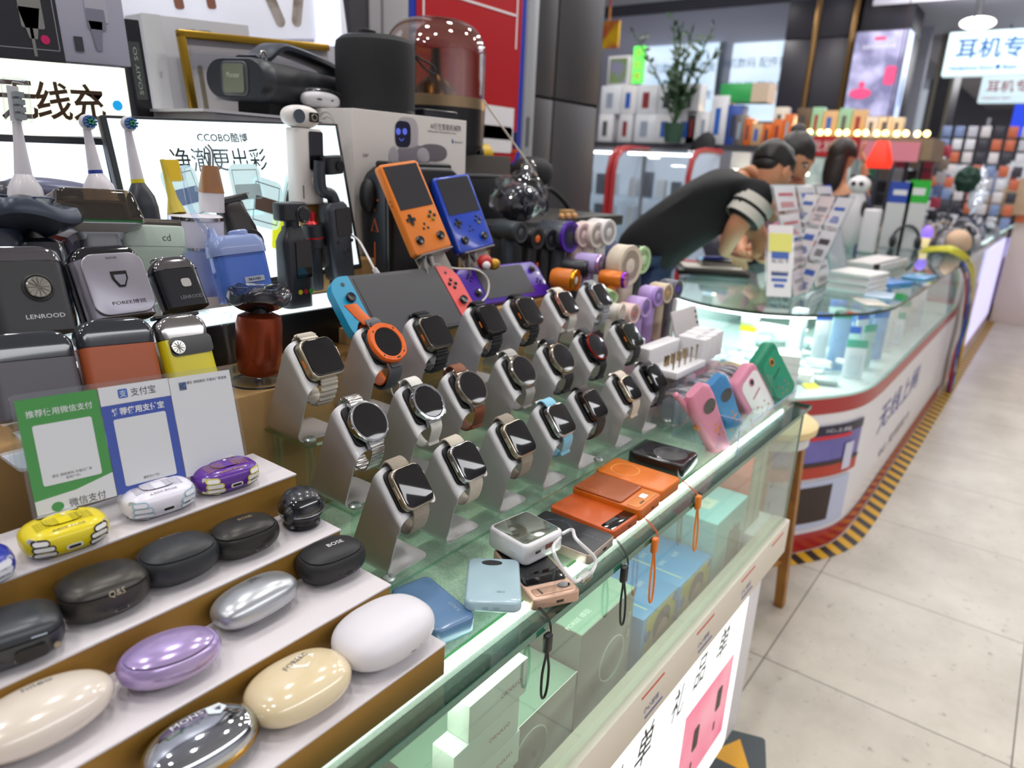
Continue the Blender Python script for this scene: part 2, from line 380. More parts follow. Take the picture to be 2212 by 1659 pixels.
# blue child device boxes
BLU = mat('#4aa0e0', .35, coat=.3); YEL = mat('#c9bf3a', .4); 
def childbox(x0, x1, z1, lab):
    t, w, d, h = carton('toy_camera_box', lab, x0, x1, .40, .60, z1, BLU, group=None)
    part(t, 'front_print', cube(w - .016, .0006, h - .006).tr(.004, -d / 2 - .0004, .002), YEL)
    part(t, 'face_print', sell(.026, .0012, .033, 2, 2, 24, 10).tr(.01, -d / 2 - .001, h * .45), mat('#caa08a', .5))
    part(t, 'hair_print', sell(.034, .001, .03, 2.4, 2, 24, 10).tr(.008, -d / 2 - .0008, h * .62), mat('#5f5340', .6))
    part(t, 'badge_print', disc(.011).ro('X', 90).tr(-w / 2 + .02, -d / 2 - .0005, h * .62) + disc(.009).ro('X', 90).tr(w / 2 - .012, -d / 2 - .0005, h - .012), mat('#3f6fb5', .4))
    toptxt(t, '相机', .010, -.02, -.04, h, mat('#cfe6f7', .5)); toptxt(t, '拍照', .010, .025, -.045, h, mat('#cfe6f7', .5), name='lettering')
    toptxt(t, '拍照', .010, -.02, .0, h, mat('#cfe6f7', .5)); part(t, 'tape_strip', cube(.0035, d - .02, .0006).tr(-w / 2 + .03, 0, h), mat('#c8dfc8', .3))
    return t
childbox(.925, 1.055, .638, 'nearer blue and yellow toy camera box with a child face print')
childbox(1.062, 1.210, .632, 'farther blue and yellow toy camera box beside the turquoise boxes')
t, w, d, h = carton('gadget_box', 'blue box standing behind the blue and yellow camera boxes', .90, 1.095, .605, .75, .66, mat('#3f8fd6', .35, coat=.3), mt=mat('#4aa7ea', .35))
part(t, 'seam', cube(.003, d, .0005).tr(.01, 0, h + .0004), mat('#cfe0c0', .4)); part(t, 'white_sticker', disc(.012).tr(-.05, -.02, h + .0005), mat('#e8eef2', .4))
CY = mat('#8fcbc9', .4, coat=.2)
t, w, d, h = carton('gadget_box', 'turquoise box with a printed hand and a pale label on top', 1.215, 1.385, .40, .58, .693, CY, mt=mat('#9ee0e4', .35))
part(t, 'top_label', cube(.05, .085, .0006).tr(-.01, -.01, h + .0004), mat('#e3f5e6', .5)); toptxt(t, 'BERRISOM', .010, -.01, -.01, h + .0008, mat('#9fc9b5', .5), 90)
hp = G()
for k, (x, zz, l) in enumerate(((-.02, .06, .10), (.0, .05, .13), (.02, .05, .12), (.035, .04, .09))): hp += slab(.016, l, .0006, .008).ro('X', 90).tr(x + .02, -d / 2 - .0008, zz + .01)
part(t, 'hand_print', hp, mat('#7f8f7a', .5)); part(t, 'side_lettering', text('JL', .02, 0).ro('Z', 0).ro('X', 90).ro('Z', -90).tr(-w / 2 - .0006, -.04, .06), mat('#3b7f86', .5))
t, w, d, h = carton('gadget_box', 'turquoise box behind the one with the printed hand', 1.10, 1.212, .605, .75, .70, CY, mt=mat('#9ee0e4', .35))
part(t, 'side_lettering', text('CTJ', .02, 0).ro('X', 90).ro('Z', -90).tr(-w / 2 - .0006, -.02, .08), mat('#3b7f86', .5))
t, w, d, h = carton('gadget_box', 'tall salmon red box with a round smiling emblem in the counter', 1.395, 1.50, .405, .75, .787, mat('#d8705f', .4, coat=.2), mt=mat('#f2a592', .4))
part(t, 'side_emblem', (ringg(.024, .0016, 30) + disc(.004).tr(-.007, .006, 0) + disc(.004).tr(.007, .006, 0) + ringg(.016, .0012, 24)).ro('X', 90).ro('Z', -90).tr(-w / 2 - .0006, -.09, h - .07), mat('#f2c6b4', .5))
part(t, 'side_lettering', text('智能', .014).ro('X', 90).ro('Z', -90).tr(-w / 2 - .0006, -.02, h - .06), mat('#f2c6b4', .5))
part(t, 'front_print', cube(w - .008, .0006, h - .008).tr(0, -d / 2 - .0004, .004), mat('#a9ad97', .4)); part(t, 'front_window', cube(.03, .0006, h - .05).tr(-.02, -d / 2 - .0008, .02) + cube(.015, .0006, h - .04).tr(.025, -d / 2 - .0008, .03), mat('#c4cbb4', .4))
# floor decal by the counter foot
t = thing('floor_decal', 'dark floor sticker with an orange warning triangle by the counter foot', 'sticker', (1.44, .36, .0006), rz=20)
part(t, 'decal_sheet', poly(rrect(.16, .16, .01), .0006), mat('#3c4448', .5)); part(t, 'warning_triangle', poly([(-.05, -.045), (.055, -.02), (-.02, .055)], .0006, .0007), mat('#dda01e', .5))
# ================================================================== stepped riser and earphone cases
TZ = [1.0056, .9656, .9324, .901]; TY = [.5955, .524, .450, .376]; RX = .4203
t = thing('stepped_riser', 'four step gold sided riser with white leather tops for earphone cases', 'display riser', (0, 0, GL))
GOLD = mat('#9c7530', .38, .35, bump=.25, bscale=1500); LEA = mat('#dcd6d9', .6, bump=.5, bscale=700)
for i in range(4):
    yb = .676 if i == 0 else TY[i - 1]
    part(t, 'step', aab(-.6, RX, TY[i], yb + (0 if i == 0 else .0), 0.0008, TZ[i] - GL - .0022, .0012), GOLD, 'gold step face')
    part(t, 'step_top', aab(-.6, RX + .0006, TY[i] - .0006, yb - .0004, TZ[i] - GL - .0022, TZ[i] - GL, .0006), LEA, 'white grained step top')
def pebble(t, L, Wd, Hh, e, ez, m, seam=.25, m2=None, gap=.0006, tilt=0):
    a, b, c = L / 2, Wd / 2, Hh / 2
    lo = sell(a, b, c, e, ez, 48, 26, -1, seam - gap / c); hi = sell(a, b, c, e, ez, 48, 26, seam + gap / c, 1)
    mid = sell(a - .0012, b - .0012, c - .0012, e, ez, 40, 16)
    part(t, 'case_base', lo.tr(0, 0, c), m); part(t, 'case_lid', hi.tr(0, 0, c), m2 or m); part(t, 'seam_gasket', mid.tr(0, 0, c), mat('#1c1c1e', .6))
def onsurf(L, Wd, Hh, e, ez, g, x, z=None, off=.0003, top=False):
    """bend flat artwork (x, y) on to the pebble: top=True projects down, else projects from the front (-y)"""
    a, b, c = L / 2 + off, Wd / 2 + off, Hh / 2 + off; o = []
    for px, py, pz in g.v:
        if top:
            X, Yy = px + x[0], py + x[1]
            q = min((abs(X / a) ** e + abs(Yy / b) ** e) ** (1 / e), .999); zz = c * (1 - q ** ez) ** (1 / ez); o.append((X, Yy, zz + Hh / 2 + pz))
        else:
            X, Zz = px + x[0], py + x[1]
            s = max(1 - abs((Zz - Hh / 2) / c) ** ez, 1e-4) ** (1 / ez); k = max(1 - abs(X / (a * s)) ** e, 1e-4) ** (1 / e); o.append((X, -b * s * k - pz, Zz))
    return G(o, g.f)
def sub(g, n=2):
    """split long edges of flat artwork so it can bend"""
    return g
def case(name, lab, cx, cy, yaw, L, Wd, Hh, tier, col, e=2.3, ez=2.3, seam=.2, rough=.4, metal=0, coat=0, logo=None, lcol='#999999', lsize=.005, lpos=(0, .0), ltop=True, port=True, lrot=0, col2=None, nscale=8):
    t = thing(name, lab, 'earphone case', (cx, cy, TZ[tier] + .0002), rz=yaw)
    m = mat(col, rough, metal, coat=coat, col2=col2, nscale=nscale)
    pebble(t, L, Wd, Hh, e, ez, m, seam)
    if logo:
        g = text(logo, lsize, .0); g = g.ro('Z', lrot)
        part(t, 'logo', onsurf(L, Wd, Hh, e, ez, g, lpos, top=ltop), mat(lcol, .4))
    if port:
        g = slab(.0095, .0034, .0003, .0017); part(t, 'charge_port', onsurf(L, Wd, Hh, e, ez, slab(.0105, .0038, .0003, .0019), (.006, Hh * .30)), mat('#8d8f92', .3, .8)); part(t, 'port_hole', onsurf(L, Wd, Hh, e, ez, slab(.0088, .0024, .0003, .0012), (.006, Hh * .30), off=.0006), mat('#111113', .5))
        part(t, 'status_dot', onsurf(L, Wd, Hh, e, ez, disc(.0005), (-.006, Hh * .38)), mat('#222222', .5))
    return t
# cartoon cases on the top step
def cartoon(lab, cx, cy, body, line, glove, textc, sc=1.0, yaw=-5):
    L, Wd, Hh = .0655 * sc, .047 * sc, .0275 * sc; e = ez = 2.8
    t = thing('cartoon_earphone_case', lab, 'earphone case', (cx, cy, TZ[0] + .0002), rz=yaw)
    m = mat(body, .3, coat=.3); pebble(t, L, Wd, Hh, e, ez, m, .92)
    gm = mat(glove, .35, coat=.3); lm = mat(line, .4)
    # white gloves at both ends: palm patch with four fingers, outlined
    for sx in (-1, 1):
        A, B = G(), G()
        for k in range(4):
            ln = (.011, .0145, .0135, .010)[k]; yy = .0030 + k * .0052
            for q, dst, ex in ((0, B, .0011), (1, A, 0)):
                g = slab(ln + 2 * ex, .0036 + 2 * ex, .0002, .0018 + ex * .9, 0, 6)
                x0 = sx * (L / 2 - .0055 - ln / 2)
                dst += onsurf(L, Wd, Hh, e, ez, g, (x0, yy), off=.0003 + (.0003 if not q else .0006))
        part(t, 'glove_outline', B, lm); part(t, 'glove', A, gm)
        part(t, 'glove_palm', sell(L / 2 + .0003, Wd / 2 + .0003, Hh / 2 + .0003, e, ez, 48, 22).tr(0, 0, Hh / 2).mx(Matrix.Identity(4)) if False else onsurf(L, Wd, Hh, e, ez, slab(.006, Hh * .66, .0002, .003, 0, 6), (sx * (L / 2 - .0058), Hh * .48), off=.00045), gm)
    part(t, 'hinge', onsurf(L, Wd, Hh, e, ez, slab(.030, .0046, .0004, .002), (0, .012), top=True), gm); part(t, 'hinge_outline', onsurf(L, Wd, Hh, e, ez, slab(.0312, .006, .0002, .0025), (0, .012), top=True, off=.0001), lm)
    part(t, 'button', onsurf(L, Wd, Hh, e, ez, disc(.0017), (.002, .004), top=True), gm)
    g = G()
    for k in range(5):
        g += text('高端手感请先试用', .0018, 0, wid=.017).tr(-.0135, -.0006 - k * .0029 + .002, 0) + text('佩戴舒适', .0018, 0, wid=.016).tr(.0125, -.0006 - k * .0029 + .002, 0)
    g += text('高端定制 请先试用', .0022, 0, wid=.024).tr(0, -.0165, 0)
    part(t, 'small_print', onsurf(L, Wd, Hh, e, ez, g, (0, 0), top=True, off=.0004), mat(textc, .5))
    part(t, 'charge_port', onsurf(L, Wd, Hh, e, ez, slab(.0125, .0046, .0003, .0022), (.0005, .0105), off=.0005), gm)
    part(t, 'port_hole', onsurf(L, Wd, Hh, e, ez, slab(.0092, .0024, .0003, .0012), (.0005, .0105), off=.001), mat('#242018', .4))
    part(t, 'vent_dots', onsurf(L, Wd, Hh, e, ez, disc(.0006).tr(0, 0, 0) + disc(.0006).tr(.002, .0002, 0) + disc(.0006).tr(.004, .0004, 0), (.016, .010), off=.0005), mat('#303030', .5))
cartoon('blue cartoon glove earphone case cut by the left photo edge', .128, .605, '#1b2a9a', '#dfe2ee', '#eef0f6', '#e8e8f0')
cartoon('yellow cartoon glove earphone case on the top step', .202, .614, '#e3cf12', '#22222a', '#f3f2ee', '#55500f')
cartoon('white cartoon glove earphone case with pale blue outlines', .285, .621, '#e8e6f2', '#a9c9d6', '#efeef6', '#55555f')
cartoon('purple cartoon glove earphone case with yellow outlines', .354, .620, '#5a2391', '#d9cf6a', '#f3f2ee', '#b9932a', .98)
# second step
case('earphone_case', 'squarish graphite earphone case at the left photo edge', .134, .553, -12, .072, .050, .036, 1, '#4b4d50', 3.4, 3.0, .3, .35, .75, logo=None)
t = COL.objects[-1].parent
part(t, 'charge_socket', slab(.020, .0095, .001, .003).ro('X', 90).tr(.012, -.0252, .014), mat('#1a1a1c', .4)); part(t, 'light_slit', slab(.010, .001, .0006, .0004).ro('X', 90).tr(.018, -.0252, .026), mat('#a9b4c2', .3)); part(t, 'screw', disc(.0024, .001).ro('X', 90).tr(.028, -.0250, .014), mat('#9a9184', .3, .9))
t = case('earphone_case', 'bronze black bluetooth earphone case with a deep lid groove', .206, .561, -8, .068, .050, .036, 1, '#45423e', 2.6, 2.8, .45, .35, .6, logo='Q&S', lcol='#b9ad94', lsize=.0055, lpos=(.004, .026), ltop=False)
part(t, 'lid_panel', sell(.0345, .0255, .0185, 2.6, 2.8, 40, 20, .52, 1).tr(-.001, .002, .0178), mat('#3a3835', .35, .6))
case('earphone_case', 'matte black bean shaped earphone case in the middle of the second step', .270, .563, -6, .070, .052, .037, 1, '#25282b', 2.4, 2.4, .55, .42, logo='PHILIPS', lcol='#7b8086', lsize=.0040, lpos=(.0, .012), ltop=True, port=False)
case('earphone_case', 'small dark pewter earphone case with faint gold lettering', .333, .559, -6, .066, .047, .033, 1, '#393836', 2.6, 2.5, .55, .35, .65, logo='BOSE', lcol='#a08a66', lsize=.0042, lpos=(.003, .002))
# clear smoky pet shaped case
t = thing('smoky_earphone_case', 'round smoky clear case with black lid patch and ring foot', 'earphone case', (.401, .562, TZ[1] + .0002))
part(t, 'foot', lathe([(.012, 0), (.0175, .0006), (.0185, .003), (.0165, .005), (.016, .0105), (.021, .0125), (.0225, .0155), (.0222, .018), (.019, .0185), (.008, .0185)], 36), mat('#141517', .3))
part(t, 'foot_ring', ringg(.0188, .0012, 40).tr(0, 0, .0022), glass((.8, .82, .85), .03))
part(t, 'smoky_dome', sell(.0235, .0235, .0215, 2.1, 2.1, 40, 22, -.1, 1).tr(0, 0, .0190), glass((.42, .43, .47), .04, 1, 1.9))
part(t, 'inner_buds', sell(.0195, .0195, .017, 2.2, 2.2, 30, 16).tr(0, 0, .0205), mat('#2b2e34', .3, coat=.5))
part(t, 'lid_patch', sell(.0238, .0238, .0218, 2.1, 2.1, 40, 30, .72, 1).tr(0, 0, .0190).mx(M4((0, 0, 0), 0, 0, 0)), mat('#1d2127', .3, coat=.3))
part(t, 'side_patch', sell(.008, .006, .0095, 2, 2).ro('Z', 25).tr(-.0195, -.008, .020), mat('#1a1c20', .35))
part(t, 'rim', ringg(.0233, .0008, 44).tr(0, 0, .0185), mat('#c9ccd2', .15, .9))
# third step
case('earphone_case', 'long pearly ivory earphone case at the front left', .130, .494, -2, .096, .058, .036, 2, '#d9cdbb', 2.1, 2.1, -.35, .22, .0, .8, logo='hileo', lcol='#6f757c', lsize=.007, lpos=(.004, .012), port=False, col2='#ddd2c8')
case('earphone_case', 'glossy lavender oval earphone case with swirled lid line', .219, .486, -14, .077, .052, .034, 2, '#a893cf', 2.1, 2.2, .55, .2, .35, .8, port=False, col2='#bfa9c9')
case('earphone_case', 'satin silver capsule shaped earphone case', .307, .504, 3, .082, .046, .033, 2, '#b9bcc0', 2.6, 2.2, -.4, .3, .75, logo='JBL', lcol='#505256', lsize=.008, lpos=(.004, .006), port=False)
case('earphone_case', 'matte black earphone case with white slanted lettering', .393, .506, -6, .070, .050, .035, 2, '#1b1b1d', 2.6, 2.5, .6, .5, logo='BOSE', lcol='#f2f2f2', lsize=.0055, lpos=(.004, -.002))
# front step
case('earphone_case', 'mirror chrome and gold oval earphone case cut by the bottom edge', .2035, .419, -4, .084, .056, .034, 3, '#c3c8cc', 2.1, 2.2, -.35, .06, 1.0, logo='MONSTER', lcol='#eef0f2', lsize=.006, lpos=(.004, .012), port=False)
t = [o for o in COL.objects if o.name.startswith('earphone_case')][-1]
part(t, 'gold_rim', lathe([(.0385, .009), (.0425, .011), (.0435, .0135), (.0425, .016), (.039, .017)], 48).sc(1, .68, 1), mat('#a8823e', .22, .9))
part(t, 'price_sticker', onsurf(.084, .056, .034, 2.1, 2.2, poly([(-.007, -.003), (0, -.008), (.008, -.002), (.006, .007), (-.005, .006)], .0002), (.016, .008), top=True, off=.0005), mat('#dfe9ee', .5))
t = case('earphone_case', 'glossy cream earphone case with a diamond paper sticker', .285, .4135, -5, .088, .063, .036, 3, '#dcc9a0', 2.4, 2.3, -.45, .16, 0, .9, logo='FOREEC', lcol='#55565a', lsize=.0052, lpos=(.003, .009), port=False, col2='#e3d3b0', lrot=18)
part(t, 'paper_sticker', onsurf(.088, .063, .036, 2.4, 2.3, poly([(-.010, .0), (.002, -.009), (.016, .004), (.004, .0105)], .0002), (.004, .004), top=True, off=.0002), mat('#efe9dc', .6))
t = case('earphone_case', 'large matte white earphone case at the end of the front step', .376, .411, -2, .0985, .070, .042, 3, '#dedbe0', 2.5, 2.4, -.45, .4, port=False)
part(t, 'lid_notch', onsurf(.0985, .070, .042, 2.5, 2.4, slab(.026, .0022, .0003, .001), (.026, .016)), mat('#cfccd2', .4)); part(t, 'print_mark', onsurf(.0985, .070, .042, 2.5, 2.4, text('~', .0018), (.004, .0155)), mat('#555559', .5))
# ================================================================== payment sign
SM = mat('#f2f1f3', .35, coat=.2)
p0, p1 = PY(82, 1118, .628), PY(528, 1000, .628)
sx = (p1 - p0).normalized()
t = thing('payment_sign', 'leaning clear sign holder with green, blue and white payment cards', 'sign', M=Matrix((sx, Vector((0, .42, .91)).cross(Vector((0, 0, 0)) if False else sx).normalized(), Vector((0, 0, 1)))).transposed().to_4x4() if False else None)
up = Vector((0, .30, 1)); up = (up - sx * up.dot(sx)).normalized(); nn = sx.cross(up)
t.matrix_world = Matrix.Translation(p0 - sx * .004) @ Matrix((sx, up, nn)).transposed().to_4x4()
SWd = (p1 - p0).length + .008; SH = .108
part(t, 'acrylic_holder', slab(SWd, SH, .0006, .004).tr(SWd / 2, SH / 2 - .004, .0022) + slab(SWd, SH, .0006, .004).tr(SWd / 2, SH / 2 - .004, -.0004), glass((.97, .98, .985), .03))
cw = (SWd - .006) / 3
def card(i, m, name, lab): return part(t, name, slab(cw - .0006, SH - .010, .0006, .0008).tr(.003 + cw * (i + .5), SH / 2 - .004, .0008), m, lab)
card(0, mat('#2f9a2c', .4), 'green_card', 'green payment card'); card(1, mat('#1f49b4', .4), 'blue_card', 'blue payment card'); card(2, SM, 'white_card', 'white payment card')
x0 = .003 + cw * .5; x1 = x0 + cw; x2 = x1 + cw; zc = .0016; WT = mat('#f4f4f4', .5); DK = mat('#26262c', .5)
part(t, 'blank_panel', slab(cw * .72, .052, .0003, .002).tr(x0, .050, zc) + slab(cw * .74, .062, .0003, .002).tr(x1, .038, zc), SM, 'white code area')
part(t, 'white_band', cube(cw - .001, .017, .0003).tr(x1, .091, zc - .00015) + poly([(-cw / 2 + .0005, .0), (cw / 2 - .0005, .0), (cw / 2 - .0005, .022), (0, .0145), (-cw / 2 + .0005, .012)], .0003, zc - .00015).tr(x0, .001, 0), SM)
part(t, 'white_lettering', text('推荐使用微信支付', .0062, zc, bold=.006).tr(x0, .086, 0) + text('推荐使用支付宝', .0070, zc, bold=.03, wid=cw * .74).tr(x1, .0755, 0), WT)
part(t, 'dark_lettering', text('谭生 锦程数码 华强北厂家', .0026, zc + .0004).tr(x0, .031, 0) + text('直销(**华)', .0028, zc + .0004).tr(x0, .0275, 0) + text('谭桂华(**华)', .003, zc + .0004).tr(x1, .011, 0)
     + text('微信支付', .0075, zc + .0004, wid=.030).tr(x0 + .008, .0055, 0) + text('支付宝', .0078, zc + .0004, wid=.023).tr(x1 + .007, .0915, 0) + text('谭生 锦程数码 华强北厂家直销', .0030, zc + .0002, wid=cw * .66).tr(x2 + .006, .092, 0), DK)
part(t, 'wallet_logo', slab(.0085, .0085, .0003, .0015).tr(x1 - .0115, .0915, zc), mat('#2a62c4', .4)); part(t, 'wallet_logo_mark', text('支', .0062, zc + .0005).tr(x1 - .0115, .0915, 0), WT)
part(t, 'profile_picture', cube(.007, .0075, .0003).tr(x2 - .0195, .0895, zc), mat('#4a6ea8', .5, col2='#27385c', nscale=300)); part(t, 'chat_logo', disc(.004, .0003, 20, 1.2).tr(x0 - .016, .005, zc + .0002), mat('#2f9a2c', .4))
# ================================================================== acrylic riser with watches
ACR = glass((.955, .985, .968), .02); ACE = glass((.78, .92, .85), .05)
SHZ = [GL + .03, GL + .08, GL + .14]; SHY = [.488, .570, .650]; XL, XR = .452, 1.165
t = thing('acrylic_riser', 'three tier clear acrylic riser carrying the smart watch stands', 'display riser', (0, 0, GL))
for i in range(3):
    y0 = SHY[i]; y1 = SHY[i] + .088; xl = XL + (.025 if i else 0)
    part(t, 'shelf', aab(xl, XR + i * .03, y0, y1, SHZ[i] - GL - .004, SHZ[i] - GL - .0002), ACR, 'clear acrylic shelf')
    part(t, 'shelf_edge', aab(xl, XR + i * .03, y0 - .0004, y0, SHZ[i] - GL - .004, SHZ[i] - GL) + aab(xl - .0004, xl, y0, y1, SHZ[i] - GL - .004, SHZ[i] - GL), ACE)
    for x in (xl + .012, (xl + XR) / 2 + .1 * (i != 1), XR + i * .03 - .012):
        for y in (y0 + .012, y1 - .012):
            part(t, 'leg', cyl(.0055, SHZ[i] - GL - .004, 16), glass((.9, .97, .93), .03)); o = COL.objects[-1]; o.location = (x, y, 0)
            part(t, 'leg_cap', lathe([(.0075, 0), (.0078, .002), (.006, .004), (.003, .0042), (.003, .0025), (0, .0025)], 16).tr(x, y, SHZ[i] - GL), mat('#aeb9b3', .25, .6))
ALU = mat('#d2d2d2', .34, .95, bump=.35, bscale=2600)
def stand_mesh():
    r = .008; bw = .064; tw = .038; yf, zf = 0.0, .066; yb0, yb, zb = .066, .031, .114; fl = -.007
    F, B = [], []
    def add(xf, f, xb, b): F.append((xf, f[0], f[1])); B.append((xb, b[0], b[1]))
    add(bw, (.010, 0), bw, (yb0 - .012, 0))
    for k in range(5):
        a = rad(90 * k / 4); add(bw - .010 + .010 * cos(a), (.010 - .010 * sin(a), 0), bw - .012 + .012 * cos(a), (yb0 - .012 + .012 * sin(a), 0))
    for k in range(7):
        a = rad(90 * k / 6); x = r - r * sin(a); z = r - r * cos(a); add(x, (yf, z), x, (yb0 - z * .34, z))
    lean = .010
    n = 6
    for k in range(1, n):
        q = k / n; zf_ = r + (zf - 2 * r) * q; zb_ = r + (zb - 2 * r) * q
        add(lean * q, (yf + fl * zf_ / zf, zf_), lean * q, (yb0 - (yb0 - yb) * (zb_ / zb), zb_))
    R = .013
    for k in range(9):
        a = rad(90 * k / 8); dx = R - R * cos(a); dz = -R + R * sin(a)
        add(lean + dx, (yf + fl, zf + dz), lean + dx, (yb + (yb0 - yb) * .0 + (-dz) * .35, zb + dz))
    add(lean + tw, (yf + fl, zf), lean + tw, (yb, zb))
    m = 8; rs = []
    g = G(); n1 = len(F)
    for k in range(n1):
        f, b = Vector(F[k]), Vector(B[k]); rs.append([f.lerp(b, j / m) for j in range(m + 1)])
    # normals by finite differences, thickness 1.8 mm
    th = .0017; P = []; Q = []
    for k in range(n1):
        for j in range(m + 1):
            a = rs[min(k + 1, n1 - 1)][j] - rs[max(k - 1, 0)][j]; c = rs[k][min(j + 1, m)] - rs[k][max(j - 1, 0)]
            if a.length < 1e-9: a = rs[min(k + 2, n1 - 1)][j] - rs[max(k - 2, 0)][j]
            nn = a.cross(c).normalized(); p = rs[k][j]
            P.append(tuple(p)); Q.append(tuple(p + nn * th))
    g.v = P + Q; N = len(P); W1 = m + 1
    for k in range(n1 - 1):
        for j in range(m):
            a = k * W1 + j; g.f.append((a, a + 1, a + W1 + 1, a + W1)); g.f.append((N + a, N + a + W1, N + a + W1 + 1, N + a + 1))
        for j in (0, m):
            a = k * W1 + j; q = (a, a + W1, N + a + W1, N + a); g.f.append(q if j == 0 else tuple(reversed(q)))
    for k in (0, n1 - 1):
        for j in range(m):
            a = k * W1 + j; q = (a, N + a, N + a + 1, a + 1); g.f.append(q if k == 0 else tuple(reversed(q)))
    return g
SG = stand_mesh(); _sm = None
PL = math.atan2(.048, .038)          # slope of the plate
def on_plate(x, y, z): return None
FX = Vector((1, 0, 0)); FY = Vector((0, cos(PL), sin(PL))); FN = FX.cross(FY)
def stand(x, row, lab, dy=.004):
    global _sm
    t = thing('watch_stand', lab, 'watch stand', (x, SHY[row] + dy + .010, SHZ[row] + .0006))
    if _sm is None:
        o = part(t, 'bent_sheet', SG, ALU, sm=50); _sm = o.data
    else:
        o = bpy.data.objects.new('bent_sheet', _sm); COL.objects.link(o); o.parent = t
    part(t, 'charging_pad', slab(.033, .050, .004, .008, .0012).mx(Matrix.Translation(Vector((.0300, .012, .0905)) - FN * .0) @ Matrix((FX, FY, FN)).transposed().to_4x4()), mat('#121214', .5), 'black charging pad')
    return t
def strap_path(hl, depth, sag=0.0, close=False):
    """loop from the lower lug round under the plate to the upper lug, in (Y, N) coordinates"""
    k = depth / .047; o = hl - .024
    P = [(-2.3, .30), (-3.0, .02), (-3.7, -.75), (-4.25, -1.75), (-4.3, -2.7), (-3.7, -3.45), (-2.5, -3.85), (-.8, -3.8), (1.0, -3.3), (2.5, -2.4), (3.5, -1.35), (3.65, -.4), (3.1, .12), (2.3, .30)]
    return [(0, y * .01 + (o if y > 0 else -o), z * .01 * (k if z < 0 else 1)) for y, z in P]
